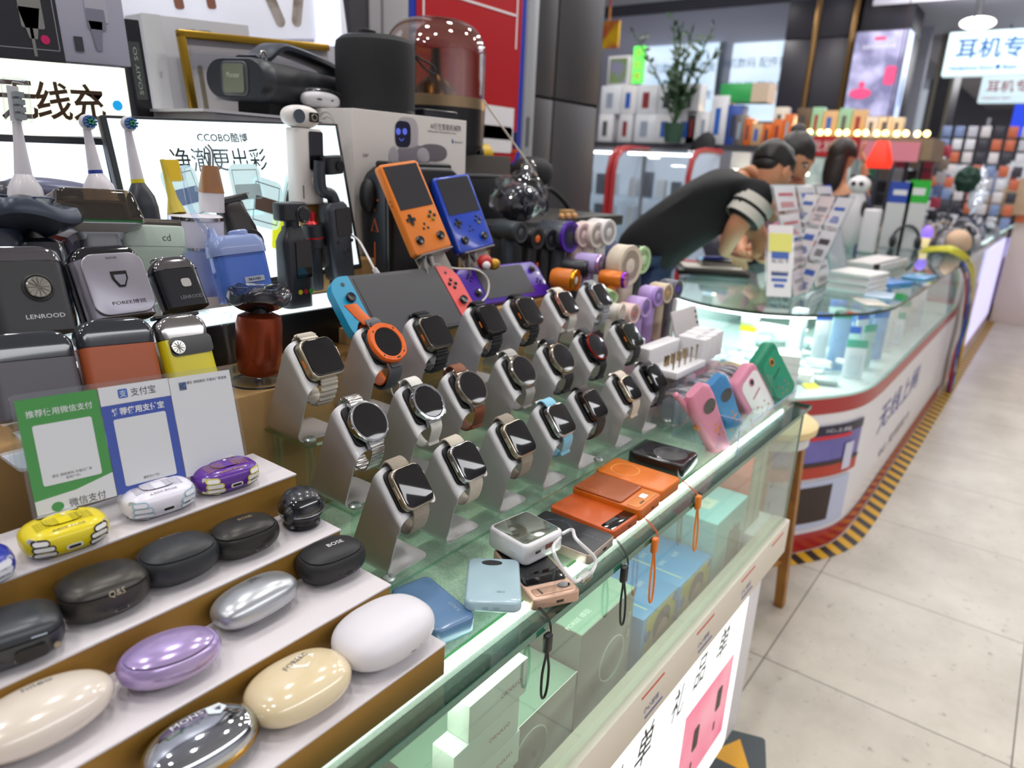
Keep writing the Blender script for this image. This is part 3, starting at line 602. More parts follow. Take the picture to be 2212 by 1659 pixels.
def watch(row, x, lab, kind='rect', w=.039, l=.046, th=.0095, body='#c9c2b4', bm=.85, brough=.25, glassc='#0b0b0d', strap='#d8d2c6', srough=.6, smet=0, sw=None, style='plain', depth=.047, off=(.0355, -.002, 0), orange=False, bezel=None, extra=None, hoop=False, yaw=0, stmat=None):
    base = Vector((x, SHY[row] + .014, SHZ[row] + .0006))
    c = base + Vector((off[0], .012, .0905)) + FY * off[1] + FN * (.0056 + off[2])
    Mx = Matrix.Translation(c) @ Matrix((FX, FY, FN)).transposed().to_4x4() @ Matrix.Rotation(rad(yaw), 4, 'Z')
    t = thing('smart_watch', lab, 'watch', M=Mx)
    bmt = mat(body, brough, bm)
    if kind == 'rect':
        part(t, 'watch_case', slab(w, l, th, .0105, .0028, 7, 4), bmt)
        part(t, 'screen', slab(w - .0040, l - .0040, .0016, .0090, .0012, 7, 3).tr(0, 0, th - .0004), mat(glassc, .06, 0, coat=.6), 'black glass screen')
        part(t, 'back_sensor', cyl(.015, .0026, 28, .001).tr(0, 0, -.0024), mat('#1d1d20', .25))
        if orange:
            part(t, 'action_button', slab(.0105, .0026, .0010, .0011, .0004).ro('Z', 90).ro('Y', -90).tr(-w / 2 + .0002, -.003, th * .45), mat('#d8731f', .4)); 
            sp = sum([disc(.00035, .0003, 8).ro('Y', -90).tr(-w / 2 + .0001, .009 + (k % 3) * .0016, th * .35 + (k // 3) * .0016) for k in range(6)], G()); part(t, 'speaker_holes', sp, mat('#1a1a1a', .6))
            part(t, 'crown', slab(.0045, .014, .004, .002, .001).ro('Y', 90).tr(w / 2 - .0005, .004, th * .5), bmt)
        else:
            part(t, 'side_button', slab(.0008, .014, .003, .0004).tr(-w / 2 - .0001, .0, th * .35), mat('#eae6e0', .15, .9)); part(t, 'crown', cyl(.0033, .0022, 18, .0005).ro('Y', 90).tr(w / 2 - .0006, .009, th * .5), bmt)
        hl = l / 2 - .002
    else:
        R = w / 2
        if style == 'rugged':
            part(t, 'watch_case', lathe([(0, 0), (R * .86, 0), (R * 1.0, .002), (R * 1.02, .0075), (R * .98, .0100), (R * .8, .0106), (0, .0106)], 40), bmt)
            bz = mat(bezel, .45); n = 48; rs = []
            for rr, z in ((.74, .0102), (.78, .0135), (.98, .0140), (1.045, .0118), (1.05, .0085)):
                rs.append([(R * (rr + (.03 if (rr > .9 and (i % 12) in (5, 6, 7)) else 0)) * cos(2 * pi * i / n), R * (rr + (.03 if (rr > .9 and (i % 12) in (5, 6, 7)) else 0)) * sin(2 * pi * i / n), z) for i in range(n)])
            part(t, 'bezel', rings(rs, False, False), bz, 'orange screwed bezel')
            part(t, 'bezel_screw', sum([disc(.0013, .0004, 10).tr(R * .9 * cos(rad(a)), R * .9 * sin(rad(a)), .0137) for a in (45, 135, 225, 315)], G()), mat('#3a2015', .5))
            arc = G()
            for k, ch in enumerate('WATER-RESIST'):
                a = rad(225 + 14 + k * 8.2); arc += text(ch, .0022, .0001).ro('Z', math.degrees(a) + 90).tr(R * .885 * cos(a), R * .885 * sin(a), .0139)
            part(t, 'bezel_lettering', arc, mat('#2b1c14', .5)); part(t, 'screen', lathe([(R * .76, 0), (R * .745, .0006), (0, .0008)], 40).tr(0, 0, .0122), mat(glassc, .06, coat=.6), 'round black screen')
            lug = slab(.018, .010, .007, .003, .001).tr(0, -R - .002, .0005) + slab(.018, .010, .007, .003, .001).tr(0, R + .002, .0005); part(t, 'lugs', lug, mat('#4a4c50', .5))
        else:
            prof = [(0, 0), (R * .82, 0), (R * .97, .002), (R * 1.0, .0055), (R * .985, .0085), (R * .93, .0098), (R * .9, .0098)]
            part(t, 'watch_case', lathe(prof, 48), bmt)
            if style == 'fluted':
                n = 64; rs = []
                for rr, z in ((.84, .0098), (.88, .0112), (.985, .0108), (1.0, .0080)): rs.append([(R * (rr + (.022 if (i % 4 < 2 and rr > .95) else 0)) * cos(2 * pi * i / n), R * (rr + (.022 if (i % 4 < 2 and rr > .95) else 0)) * sin(2 * pi * i / n), z) for i in range(n)])
                part(t, 'bezel', rings(rs, False, False), mat('#c9ccd0', .14, 1.0), 'faceted polished bezel')
                sr = .845
            else:
                part(t, 'bezel', lathe([(R * .99, .0080), (R * 1.0, .0094), (R * .955, .0108), (R * .90, .0108)], 48), mat(bezel or body, .18, .9), None); sr = .915
                ol = sorted([(-sw / 2, -R * .8), (sw / 2, -R * .8)]) if sw else None
            part(t, 'screen', lathe([(R * sr, 0), (R * (sr - .02), .0012), (R * .5, .0022), (0, .0026)], 48).tr(0, 0, .0098), mat(glassc, .05, coat=.7), 'round black screen')
            lw = (sw or .02)
            for s in (-1, 1): part(t, 'lug', rings([[(x_, s * (R * .80), z_) for x_, z_ in ((-lw * .62, .001), (lw * .62, .001), (lw * .60, .0072), (-lw * .60, .0072))], [(x_, s * (R * 1.02), z_) for x_, z_ in ((-lw * .55, .0), (lw * .55, .0), (lw * .54, .0055), (-lw * .54, .0055))], [(x_, s * (R * 1.2), z_) for x_, z_ in ((-lw * .52, -.002), (lw * .52, -.002), (lw * .52, .0015), (-lw * .52, .0015))]]), bmt)
            part(t, 'crown', cyl(.0025, .002, 16, .0004).ro('Y', 90).tr(R, .006, .005), bmt)
        part(t, 'back_sensor', cyl(.014, .0026, 28, .001).tr(0, 0, -.0024), mat('#1d1d20', .25))
        hl = R + .001
    swd = sw or (.024 if kind == 'rect' else .020)
    smt = stmat or mat(strap, srough, smet, bump=.0)
    P = [Vector(p) for p in strap_path(hl + .0015, depth)]
    P = [p + Vector((0, 0, .0015)) for p in P]
    if style in ('ocean',):
        pts = smooth(P, 6); m = len(pts); wv = []
        for k, p in enumerate(pts):
            a = pts[max(k - 1, 0)]; b = pts[min(k + 1, m - 1)]; tg = (b - a).normalized(); nn = Vector((1, 0, 0)).cross(tg)
            wv.append(p + nn * (.0010 * sin(k * 2 * pi / 3.6)))
        part(t, 'strap', ribbon(wv, (1, 0, 0), lambda q: swd * (1.0 - .06 * sin(pi * q)), .0034), smt, 'rippled rubber strap')
        tl = [(0, .018, -.036), (0, .028, -.034), (0, .036, -.024), (0, .040, -.012)]
    elif style == 'link':
        pts = smooth(P, 4); m = len(pts); gl = G(); gd = G()
        step = 2
        for k in range(0, m - step, step):
            a, b = pts[k], pts[k + step]; tg = (b - a); L_ = tg.length; tg.normalize(); nn = Vector((1, 0, 0)).cross(tg).normalized()
            Mm = Matrix.Translation((a + b) / 2) @ Matrix((Vector((1, 0, 0)), tg, nn)).transposed().to_4x4()
            gl += slab(swd, L_ * .90, .0026, .0012, .0007, 2, 2).mx(Mm)
        part(t, 'link_band', gl, mat('#c2c0bc', .22, .95), 'polished steel link band')
        q = pts[m // 2 - 2]; part(t, 'clasp', slab(.020, .014, .0042, .001, .0005).ro('X', 20).tr(q.x, q.y - .004, q.z - .002), mat('#d9d7d3', .2, .95))
    else:
        part(t, 'strap', ribbon(P, (1, 0, 0), lambda q: swd * (1 - .10 * sin(pi * q)), .0026 if style != 'loop' else .0034, sm=3), smt, None)
        if style in ('plain', 'pin', 'round', 'fluted') and style != 'milan':
            q = P[len(P) // 2 + 3]; part(t, 'buckle', slab(.018, .010, .0018, .002, .0006).ro('X', -14).tr(q.x, q.y, q.z - .0026), mat('#b9b7b2', .2, .9))
            q = P[len(P) // 2 - 4]; part(t, 'keeper', slab(swd * .96, .006, .0052, .002, .0008).ro('X', 14).tr(q.x, q.y, q.z - .0022), smt)
        if style == 'grip':
            q = P[5]; lg = G()
            for k, z in enumerate((-.010, -.020)):
                lg += cube(.010, .0004, .0008).tr(0, -hl - .0042 + k * .001, z) + cube(.0008, .0004, .006).tr(-.004 + k * .006, -hl - .0042 + k * .001, z + .0005)
            part(t, 'strap_groove', lg, mat('#aaa394', .7))
    if hoop:
        part(t, 'cable_hoop', tube([(w / 2 - .006, -l / 2 + .006, -.004), (w / 2 + .004, -l / 2 + .000, -.003), (w / 2 + .0065, -l / 2 + .008, -.002), (w / 2 + .004, 0.002, -.002), (w / 2 - .002, .014, -.003)], .0014, 8, sm=6), mat('#eeeeee', .4))
    return t
ST = mat('#c6bfb1', .75, 0, bump=1.0, bscale=1100, col2='#aaa294', nscale=900)
def stripmat(c, c2): return mat(c, .8, 0, bump=1.0, bscale=1500, col2=c2, nscale=1200)
R0 = [(.467, 'front tier, far left'), (.560, ''), (.662, ''), (.760, ''), (.852, ''), (.965, ''), (1.058, '')]
lab = ['frontmost aluminium stand under the woven loop starlight watch', 'aluminium stand under the silver watch with embossed cream strap', 'aluminium stand under the woven beige loop watch, third along the front tier', 'aluminium stand under the watch with sky blue strap', 'aluminium stand under the dark brown strap watch', 'aluminium stand under the small cream strap watch near the front tier end', 'aluminium stand under the last black watch of the front tier']
for (x, _), lb in zip(R0, lab): stand(x, 0, lb)
X1 = [.478, .575, .660, .775, .880, .985, 1.110]
lab = ['aluminium stand under the round watch with steel link band', 'aluminium stand under the round watch with white strap', 'aluminium stand under the round watch with brown leather strap', 'aluminium stand under the round watch with grey strap', 'aluminium stand under the round grey watch with dark strap and red rim mark', 'aluminium stand under the round watch with a red ring bezel', 'aluminium stand under the last orange button watch of the middle tier']
for x, lb in zip(X1, lab): stand(x, 1, lb)
X2 = [.476, .580, .672, .795, .893, 1.010, 1.125]
lab = ['aluminium stand under the starlight ultra style watch, top tier left', 'aluminium stand under the orange rugged watch', 'aluminium stand under the black strap watch right of the orange one', 'aluminium stand under the second black strap watch of the top tier', 'aluminium stand under the third black strap watch of the top tier', 'aluminium stand under the rose gold watch of the top tier', 'aluminium stand under the silver link watch at the top tier end']
for x, lb in zip(X2, lab): stand(x, 2, lb)
wv = stripmat('#b3a797', '#8f8576')
watch(0, .467, 'starlight smart watch on a woven beige loop, nearest the camera', w=.0445, l=.049, body='#b3a896', stmat=wv, style='loop', hoop=True, depth=.045)
watch(0, .560, 'polished silver smart watch with a cream embossed strap', w=.0435, l=.048, body='#cfcfcf', brough=.1, bm=1, strap='#c4bbaa', style='grip', hoop=True, depth=.045)
watch(0, .662, 'starlight smart watch on a woven beige loop, third on the front tier', w=.0445, l=.049, body='#b9ad98', stmat=wv, style='loop', depth=.045)
watch(0, .760, 'silver smart watch with a sky blue strap', w=.0435, l=.048, body='#c9c9c9', brough=.12, bm=1, strap='#86c3da', style='plain', depth=.045, glassc='#1b1a18')
watch(0, .852, 'dark bronze smart watch with a dark brown mesh strap', w=.0425, l=.047, body='#4a3d37', brough=.3, strap='#2c2120', style='milan', depth=.048)
watch(0, .965, 'small starlight smart watch with a pale cream strap', w=.039, l=.044, body='#c8b9a2', strap='#d5c6b6', style='plain', depth=.042)
watch(0, 1.058, 'black smart watch with black strap at the front tier end', w=.0425, l=.047, body='#222224', brough=.3, strap='#2a2226', style='plain', depth=.045)
watch(1, .478, 'round smart watch with faceted silver bezel and steel link band', 'round', w=.050, body='#c9ccd0', brough=.12, bm=1, style='link', depth=.052, sw=.020)
t = [o for o in COL.objects if o.name.startswith('smart_watch')][-1]
part(t, 'bezel', rings([[(.0250 * (rr + (.02 if (i % 4 < 2 and rr > .95) else 0)) * cos(2 * pi * i / 64), .0250 * (rr + (.02 if (i % 4 < 2 and rr > .95) else 0)) * sin(2 * pi * i / 64), z) for i in range(64)] for rr, z in ((.9, .0099), (.93, .0106), (.99, .0102), (1.0, .0078))], False, False), mat('#cfd2d6', .12, 1))
watch(1, .575, 'round smart watch with faceted silver bezel and white leather strap', 'round', w=.049, body='#c9ccd0', brough=.12, bm=1, style='fluted', strap='#dcdad2', depth=.050, sw=.020, hoop=True, l=.036)
watch(1, .660, 'round titanium smart watch with a brown leather strap', 'round', w=.050, body='#a8a196', strap='#7c4527', depth=.050, sw=.022)
watch(1, .775, 'round titanium smart watch with a light grey strap', 'round', w=.050, body='#b0aa9e', strap='#a9a7a0', depth=.050, sw=.022)
watch(1, .880, 'round champagne smart watch with dark strap and small red rim mark', 'round', w=.051, body='#b5ab98', strap='#1c1d22', depth=.048, sw=.021)
watch(1, .985, 'round black smart watch with a red and gunmetal ring', 'round', w=.050, body='#3b3b3d', bezel='#a32620', strap='#1b1b1e', depth=.048, sw=.021)
watch(1, 1.110, 'titanium smart watch with orange button on the middle tier', w=.047, l=.049, th=.0115, body='#5b564c', orange=True, strap='#1d1d20', style='ocean', depth=.048, glassc='#16201a')
watch(2, .476, 'titanium smart watch with orange button and cream rippled strap', w=.049, l=.0505, th=.0125, body='#c4b9a4', orange=True, strap='#cfc7b8', style='ocean', depth=.050)
watch(2, .580, 'rugged smart watch with an orange bezel lettered around its rim', 'round', w=.054, body='#4a4c50', bm=.3, brough=.4, style='rugged', bezel='#e8671c', strap='#5a5c60', depth=.050, sw=.024)
t = [o for o in COL.objects if o.name.startswith('smart_watch')][-1]
part(t, 'strap_lining', ribbon([(p[0], p[1] * .95, p[2] * .95 + .002) for p in strap_path(.0265, .050)], (1, 0, 0), .023, .0012, sm=2), mat('#e06a25', .5), 'orange strap lining')
part(t, 'strap_tail', ribbon([(-.004, .034, .000), (-.010, .042, .001), (-.017, .054, .002), (-.022, .064, .003)], (1, 0, 0), .020, .003, sm=4), mat('#e06a25', .5), 'orange strap end sticking up')
for x, lb in ((.672, 'grey titanium smart watch with orange button beside the rugged orange one'), (.795, 'black smart watch with orange button, middle of the top tier'), (.893, 'graphite smart watch with orange button in front of the purple console')):
    watch(2, x, lb, w=.048, l=.0505, th=.012, body='#7d766b' if x < .7 else '#2b2a29' if x < .8 else '#6a6157', orange=True, strap='#17181b', style='ocean', depth=.048)
watch(2, 1.010, 'rose gold smart watch with a cream strap', w=.043, l=.047, body='#e0bfae', brough=.15, strap='#dcd6cc', style='plain', depth=.046)
watch(2, 1.125, 'silver smart watch with a clear grey link strap at the top tier end', w=.045, l=.049, th=.0115, body='#b9babc', brough=.15, strap='#a9acb0', style='ocean', depth=.046)
# ================================================================== power banks on the glass
def rectM(FL, FR, B, z, left=False):
    a, b, c = PZ(*FL, z), PZ(*FR, z), PZ(*B, z); ux = (b - a).normalized(); uy = Vector((-ux.y, ux.x, 0)); w = (b - a).length
    d = (c - (a if left else b)).dot(uy)
    return a, ux, uy, w, d
def bankM(FL, FR, B, zt, zb=GL, left=False, rx=0):
    a, ux, uy, w, d = rectM(FL, FR, B, zt, left)
    c = a + ux * w / 2 + uy * d / 2; c.z = zb + .0003
    return Matrix.Translation(c) @ Matrix((ux, uy, Vector((0, 0, 1)))).transposed().to_4x4(), w, d
BKM = mat('#26292d', .5); 
def bank(lab, FL, FR, B, th, m, left=False, r=.008, b=.002, zb=GL, name='power_bank', rx=0, d=None):
    Mx, w, dd = bankM(FL, FR, B, zb + th, zb, left)
    d = d or dd
    if rx: Mx = Mx @ M4((0, 0, 0), rx=rx)
    t = thing(name, lab, 'power bank', M=Mx); part(t, 'bank_body', slab(w, d, th, r, b), m)
    return t, w, d
t, w, d = bank('slate blue power bank lying partly under the acrylic riser', (943, 1368), (1032, 1328), (934, 1236), .020, mat('#5a7ea3', .3, coat=.4), r=.009, b=.004)
part(t, 'logo', text('KALIO', .0045).ro('Z', 90).tr(w / 2 - .012, -d / 2 + .026, .0201), mat('#9fb4c4', .4))
t, w, d = bank('pale blue power bank leaning with an oval black display', (1003, 1296), (1127, 1300), (950, 1205), .013, mat('#a8c3cd', .28, coat=.5), True, .010, .0035, zb=GL + .014, rx=-6, d=.105)
part(t, 'logo', text('qbo', .0055).tr(.008, -d / 2 + .022, .0131), mat('#7d8f98', .4)); part(t, 'display', disc(.008, .0004, 24, 1.5, .8).tr(-.002, d / 2 - .014, .013), mat('#0c0c0e', .1, coat=.6))
part(t, 'port_cover', slab(.006, .0016, .003, .0004).tr(-.008, -d / 2 + .0004, .004) + slab(.006, .0016, .003, .0004).tr(.004, -d / 2 + .0004, .004), mat('#8ba7b0', .4))
t, w, d = bank('champagne gold power bank with a black glass top under the white one', (1140, 1285), (1243, 1262), (1066, 1200), .014, mat('#c6a28c', .3, .3), True, .006, .002, d=.115)
part(t, 'glass_plate', slab(w - .006, d - .030, .0008, .004, .0002).tr(0, .012, .0138), mat('#0a0b0d', .06, coat=.6), 'black glass plate')
part(t, 'kickstand', slab(w - .012, .014, .0008, .003, .0002).tr(0, -d / 2 + .013, .0138), mat('#b8947e', .3, .4)); part(t, 'stand_slot', slab(.0022, .011, .0004, .001).ro('Z', 8).tr(-w / 4, -d / 2 + .013, .0147), mat('#5b554a', .3, .6))
part(t, 'display', disc(.0065, .0004, 20, 1.2, .8).tr(w / 2 - .014, -d / 2 + .016, .0147), mat('#0a0b0d', .1)); part(t, 'charge_port', slab(.009, .0004, .003, .0012).tr(.004, -d / 2 - .0001, .005), mat('#2b2420', .4))
Mx, w, d = bankM((1115, 1166), (1192, 1131), (1071, 1150), GL + .043, GL + .0146, True)
d = .068
t = thing('white_power_bank', 'chunky white power bank with a mirror top and two attached cables', 'power bank', M=Mx)
part(t, 'bank_body', slab(w + .006, d, .0275, .009, .004), mat('#e3e2e4', .25, coat=.5)); part(t, 'mirror_plate', slab(w - .002, d - .010, .0006, .005, .0002).tr(0, 0, .0275), mat('#aab3a6', .12, .9), 'mirror finished top plate')
part(t, 'usb_port', slab(.013, .0005, .006, .0004).tr(.006, -d / 2 - .0003, .0125), mat('#7d2a22', .4), 'dark red usb port'); part(t, 'type_c_port', slab(.009, .0005, .0032, .0014).tr(-.013, -d / 2 - .0003, .0125), mat('#2b2b2e', .4)); part(t, 'button', slab(.0008, .009, .004, .001).tr(-w / 2 - .0032, -.012, .010), mat('#d2d1d3', .3))
inv = Mx.inverted()
def loc(p): return tuple((inv @ p.to_4d()).to_3d()) if len(p) == 3 else p
e = PY(1262, 1246, .352)
p0 = Vector((w / 2 + .002, -d / 2 + .004, .020)); e1 = Vector(loc(e))
part(t, 'cable', tube([p0, p0 + Vector((.012, -.006, .004)), Vector(loc(PY(1245, 1165, .362))), Vector(loc(PY(1285, 1205, .352))), e1 + Vector((.012, -.002, .004)), e1 + Vector((.004, 0, 0))], .0021, 10, sm=8), mat('#ecebed', .4))
p0 = Vector((w / 2 - .004, -d / 2 + .001, .018))
part(t, 'cable', tube([p0, Vector(loc(PY(1195, 1185, .352))), Vector(loc(PY(1212, 1225, .345))), Vector(loc(PY(1240, 1255, .345))), e1 - Vector((.004, 0, 0))], .0021, 10, sm=8), mat('#ecebed', .4))
part(t, 'plug', slab(.024, .012, .009, .0025, .001).ro('Z', 12).tr(e1.x, e1.y, e1.z - .004), glass((.85, .87, .86), .15)); part(t, 'plug_contact', slab(.008, .0006, .003, .0005).ro('Z', 12).tr(e1.x - .002, e1.y - .0072, e1.z - .001), mat('#8a6a3a', .3, .8)); part(t, 'plug_core', slab(.019, .008, .006, .002, .001).ro('Z', 12).tr(e1.x, e1.y, e1.z - .0025), mat('#e6e4de', .4))
t, w, d = bank('black magnetic power bank with a round charging ring, pale metal sides', (1274, 1202), (1329, 1157), (1189, 1095), .014, mat('#cbb8ac', .3, .4), r=.006, b=.0015)
part(t, 'glass_plate', slab(w - .002, d - .002, .0012, .005, .0004).tr(0, 0, .0132), mat('#1c1f23', .35), 'matte black top plate'); part(t, 'charging_ring', ringg(.021, .0009, 40).sc(1, 1, .25).tr(0, .018, .0144) + ringg(.0235, .0003, 40).sc(1, 1, .25).tr(0, .018, .0144), mat('#3c4450', .25, .4)); part(t, 'charging_ring_bar', slab(.0045, .013, .0003, .0022).tr(0, -.015, .0144), mat('#2b2e33', .3))
g = G()
for k in range(6): g += text('Power Bank 10000mAh 5V 3A' if k < 5 else 'CE FC X ROHS', .0012 if k < 5 else .003, .0146, wid=.030).ro('Z', 90).tr(w / 2 - .010 - k * .0022 - (.003 if k == 5 else 0), -d / 2 + .020, 0)
part(t, 'small_print', g, mat('#7f8790', .5)); part(t, 'charge_port', slab(.009, .0004, .0032, .0013).tr(.006, -d / 2 - .0001, .005), mat('#1c1a1a', .4))
t, w, d = bank('burnt orange power bank with a black display strip at its front', (1325, 1150), (1382, 1111), (1217, 1076), .014, mat('#c65a25', .35), True, .007, .002)
part(t, 'display', slab(w - .006, .018, .0006, .003, .0002).tr(0, -d / 2 + .013, .0138), mat('#0b0b0c', .08, coat=.6)); part(t, 'charge_port', slab(.008, .0004, .003, .0012).tr(.008, -d / 2 - .0001, .005), mat('#4a1a0c', .4))
t, w, d = bank('orange power bank with a small square screen and raised plate', (1384, 1104), (1430, 1067), (1244, 1047), .018, mat('#d06a14', .35), True, .007, .002, zb=GL + .004)
part(t, 'raised_plate', slab(w - .002, d - .034, .0028, .005, .001).tr(0, .014, .0178), mat('#a04d12', .4, coat=.2), 'darker orange raised plate'); part(t, 'front_panel', slab(w - .008, .020, .0008, .004, .0003).tr(0, -d / 2 + .015, .0178), mat('#d87d1f', .35)); part(t, 'display', slab(.014, .010, .0005, .0006).tr(.008, -d / 2 + .017, .0186), mat('#3b3f46', .15))
part(t, 'slot', slab(.003, .012, .0004, .0004).ro('Z', 90).tr(-.010, -d / 2 + .010, .0186), mat('#5a3415', .4)); part(t, 'logo', text('10000+Hz', .0035).ro('Z', 90).tr(-w / 2 + .008, .028, .0207), mat('#d9894b', .4)); part(t, 'charge_port', slab(.008, .0004, .003, .0012).tr(.006, -d / 2 - .0001, .006), mat('#4a1a0c', .4))
t, w, d = bank('bright orange magnetic power bank behind the other orange ones', (1429, 1063), (1472, 1032), (1294, 1009), .020, mat('#e2761a', .35), True, .008, .003)
part(t, 'charging_ring', ringg(.022, .0010, 40).sc(1, 1, .2).tr(0, .022, .0201), mat('#ee9a4a', .35)); part(t, 'small_print', sum([text('mobile power pack 20W', .0014, .0203, wid=.026).ro('Z', 90).tr(w / 2 - .012 - k * .003, -d / 2 + .02, 0) for k in range(5)], G()), mat('#f0ac6a', .5))
t, w, d = bank('thick black power bank with a large round charging pad', (1476, 1008), (1512, 978), (1399, 944), .024, mat('#19191c', .18, coat=.5), r=.010, b=.004)
part(t, 'charging_pad', disc(.027, .0004, 40).tr(0, -.012, .024), mat('#1f1c20', .3)); part(t, 'charging_ring', ringg(.0265, .0008, 40).sc(1, 1, .4).tr(0, -.012, .0242), mat('#5a5a60', .3))
def lanyard(lab, pc, pk, pe, col, yk=.343, cord='#14140f', zc=None):
    """pc pixel where the thin cord starts on the glass, pk pixel of the slider, pe pixel of the loop's lower end"""
    A = PZ(*pc, GL + .005); K = PY(*pk, yk); E_ = PY(*pe, yk)
    t = thing('wrist_strap', lab, 'strap', loc=tuple(K))
    a = A - K; m = mat(col, .45); edge = Vector((a.x * .35, .352 - .004 - yk, GL - K.z + .0015))
    for dx in (-.0012, .0012):
        part(t, 'thin_cord', tube([a + Vector((dx, 0, 0)), a.lerp(edge, .6) + Vector((dx, 0, .001)), edge + Vector((dx, 0, 0)), edge * .55 + Vector((dx * .6, -.0035, 0)), Vector((dx * .3, 0, .010))], .0006, 6, sm=6), mat(cord, .5))
    part(t, 'slider', slab(.011, .008, .022, .003, .002).tr(0, 0, -.011), m)
    L = (E_ - K); n = []
    for q, wx in ((-.010, .002), (-.018, .0022), (L.z * .5, .0062), (L.z * .8, .0062), (L.z * .97, .003)): n.append((q, wx))
    s = L.x / L.z if abs(L.z) > 1e-6 else 0
    pts = [(s * q - wx, 0, q) for q, wx in n] + [(s * q + wx, 0, q) for q, wx in reversed(n)]
    part(t, 'loop', tube(pts, .0015, 8, sm=6), m)
lanyard('orange wrist strap hanging farthest right over the counter edge', (1472, 1036), (1508, 1085), (1500, 1190), '#e07d1e', cord='#c0501e')
lanyard('orange wrist strap hanging in front of the blue boxes', (1386, 1112), (1414, 1178), (1405, 1302), '#dd741c', cord='#c0501e')
lanyard('black wrist strap hanging in front of the grey green box', (1330, 1163), (1348, 1240), (1344, 1350), '#161618')
lanyard('black wrist strap hanging nearest the white box stack', (1150, 1296), (1183, 1388), (1174, 1508), '#141416')
# ================================================================== tool: stand a thing between two pixels on a vertical plane
def stick(pb, pt, y, dy=0.0, ro=0.0):
    """matrix whose z axis runs from pixel pb to pixel pt on the plane y (top at y + dy), and its length"""
    a = PY(*pb, y); b = PY(*pt, y + dy); z = (b - a); L = z.length; z.normalize()
    x = Vector((1, 0, 0)); x = (x - z * x.dot(z)).normalized(); yv = z.cross(x)
    return Matrix.Translation(a) @ Matrix((x, yv, z)).transposed().to_4x4() @ Matrix.Rotation(rad(ro), 4, 'Z'), L
# ------------------------------------------------------------------ toys in a clear tray
t = thing('clear_tray', 'clear acrylic bin holding the toy walkie talkies by the counter edge', 'display bin', (0, 0, GL))
ta = glass((.95, .97, .99), .02); te = mat('#9fb2dd', .2)
x0, x1, y0, y1, zz = 1.16, 1.485, .368, .49, .045
part(t, 'bin_wall', aab(x0, x1, y0, y0 + .0006, 0, zz) + aab(x0, x0 + .0006, y0, y1, 0, zz + .02) + aab(x1, x1 + .0006, y0, y1, 0, zz + .02) + aab(x0, x1, y1, y1 + .0006, 0, .075) + aab(x0, x1, y0, y1, .0004, .001), ta)
part(t, 'bin_edge', aab(x0 - .0004, x0 + .001, y0 - .0006, y0 + .001, 0, zz) + aab(x0, x1, y0 - .0003, y0 + .0009, zz - .001, zz) + aab(x0 - .0003, x0 + .0009, y0, y1, zz + .018, zz + .02), te)
PK = mat('#dd8ea6', .45, sub=.05); SB_ = mat('#3f86bd', .45); OR = mat('#e58a1f', .4)
def walkie(lab, pb, pt, y, m, w=.054):
    Mx, L = stick(pb, pt, y, .03, -22); t = thing('toy_walkie_talkie', lab, 'toy', M=Mx); k = L
    part(t, 'toy_body', rings([[(x * s, yy * s2 + o, z * k) for x, yy in rrect(w, .026, .012, 6)] for z, s, s2, o in ((0, .62, .8, 0), (.03, .80, .9, 0), (.3, .86, .95, 0), (.6, .98, 1, 0), (.8, 1.12, 1, 0), (.93, 1.05, .95, 0), (1, .7, .6, 0))]), m)
    part(t, 'antenna', lathe([(.0055, 0), (.005, .02), (.0044, .036), (.0052, .038), (.0045, .046), (0, .048)], 16).sc(1.1, 1.1, 1.3).ro('Y', -12).tr(-w * .42, .004, L * .80), m); 
    part(t, 'screen', disc(.0145, .002, 32).ro('X', 90).tr(.006, -.0125, L * .78), mat('#0d0d10', .08, coat=.7), 'round black screen'); part(t, 'screen_rim', ringg(.0150, .0012, 36).ro('X', 90).tr(.006, -.0130, L * .78), m)
    g = G()
    for x, z, r in ((.0, .46, .0034), (.0065, .46, .0024), (-.0065, .46, .0024), (0, .53, .0024), (0, .39, .0024), (.010, .36, .0018)): g += sell(r, .0016, r).tr(x + .004, -.0128, L * z)
    part(t, 'buttons', g, OR, 'orange round buttons'); part(t, 'side_knob', cyl(.006, .003, 18, .001).ro('Y', -90).tr(-w * .5, -.002, L * .63), OR); part(t, 'bottom_trim', slab(w * .66, .022, .004, .008, .001).tr(0, 0, -.0005), OR, 'orange bottom trim')
walkie('pink toy walkie talkie with a round black screen and stub antenna', (1562, 990), (1500, 842), .405, PK)
walkie('blue toy walkie talkie behind the pink one', (1596, 958), (1540, 820), .432, SB_)
def toycam(lab, pb, pt, y, m, face, w):
    Mx, L = stick(pb, pt, y, .04, -20); t = thing('toy_camera', lab, 'toy', M=Mx)
    part(t, 'toy_body', slab(w, .026, L, .012, 0).mx(Matrix.Identity(4)) if False else slab(w, L, .026, .018, .006).ro('X', 90).tr(0, .013, L / 2), m)
    part(t, 'face_plate', slab(w * .74, L * .82, .0012, .014, .0004).ro('X', 90).tr(.004, -.0128, L * .48), face); part(t, 'lens', disc(.0058, .002, 20, .8, 1.1).ro('X', 90).tr(.006, -.0135, L * .78), mat('#23342a', .1, coat=.6)); part(t, 'lens_rim', ringg(.0078, .0018, 24).sc(.8, 1.1, 1).ro('X', 90).tr(.006, -.014, L * .78), OR if m.name != PK.name else PK)
    part(t, 'paper_slot', slab(.030, .004, .0006, .001).ro('Z', 10).ro('X', 90).tr(.004, -.0142, L * .56), mat('#c9908c' if m.name == PK.name else '#1d6a50', .5))
    g = G()
    for x, z in ((-.014, .36), (-.004, .28), (.010, .33), (-.010, .20), (.004, .17), (.016, .22)): g += disc(.0022, .0006, 10).ro('X', 90).tr(x + .004, -.0142, L * z)
    part(t, 'stickers', g, mat('#e09a3a', .5, col2='#b8455f', nscale=120))
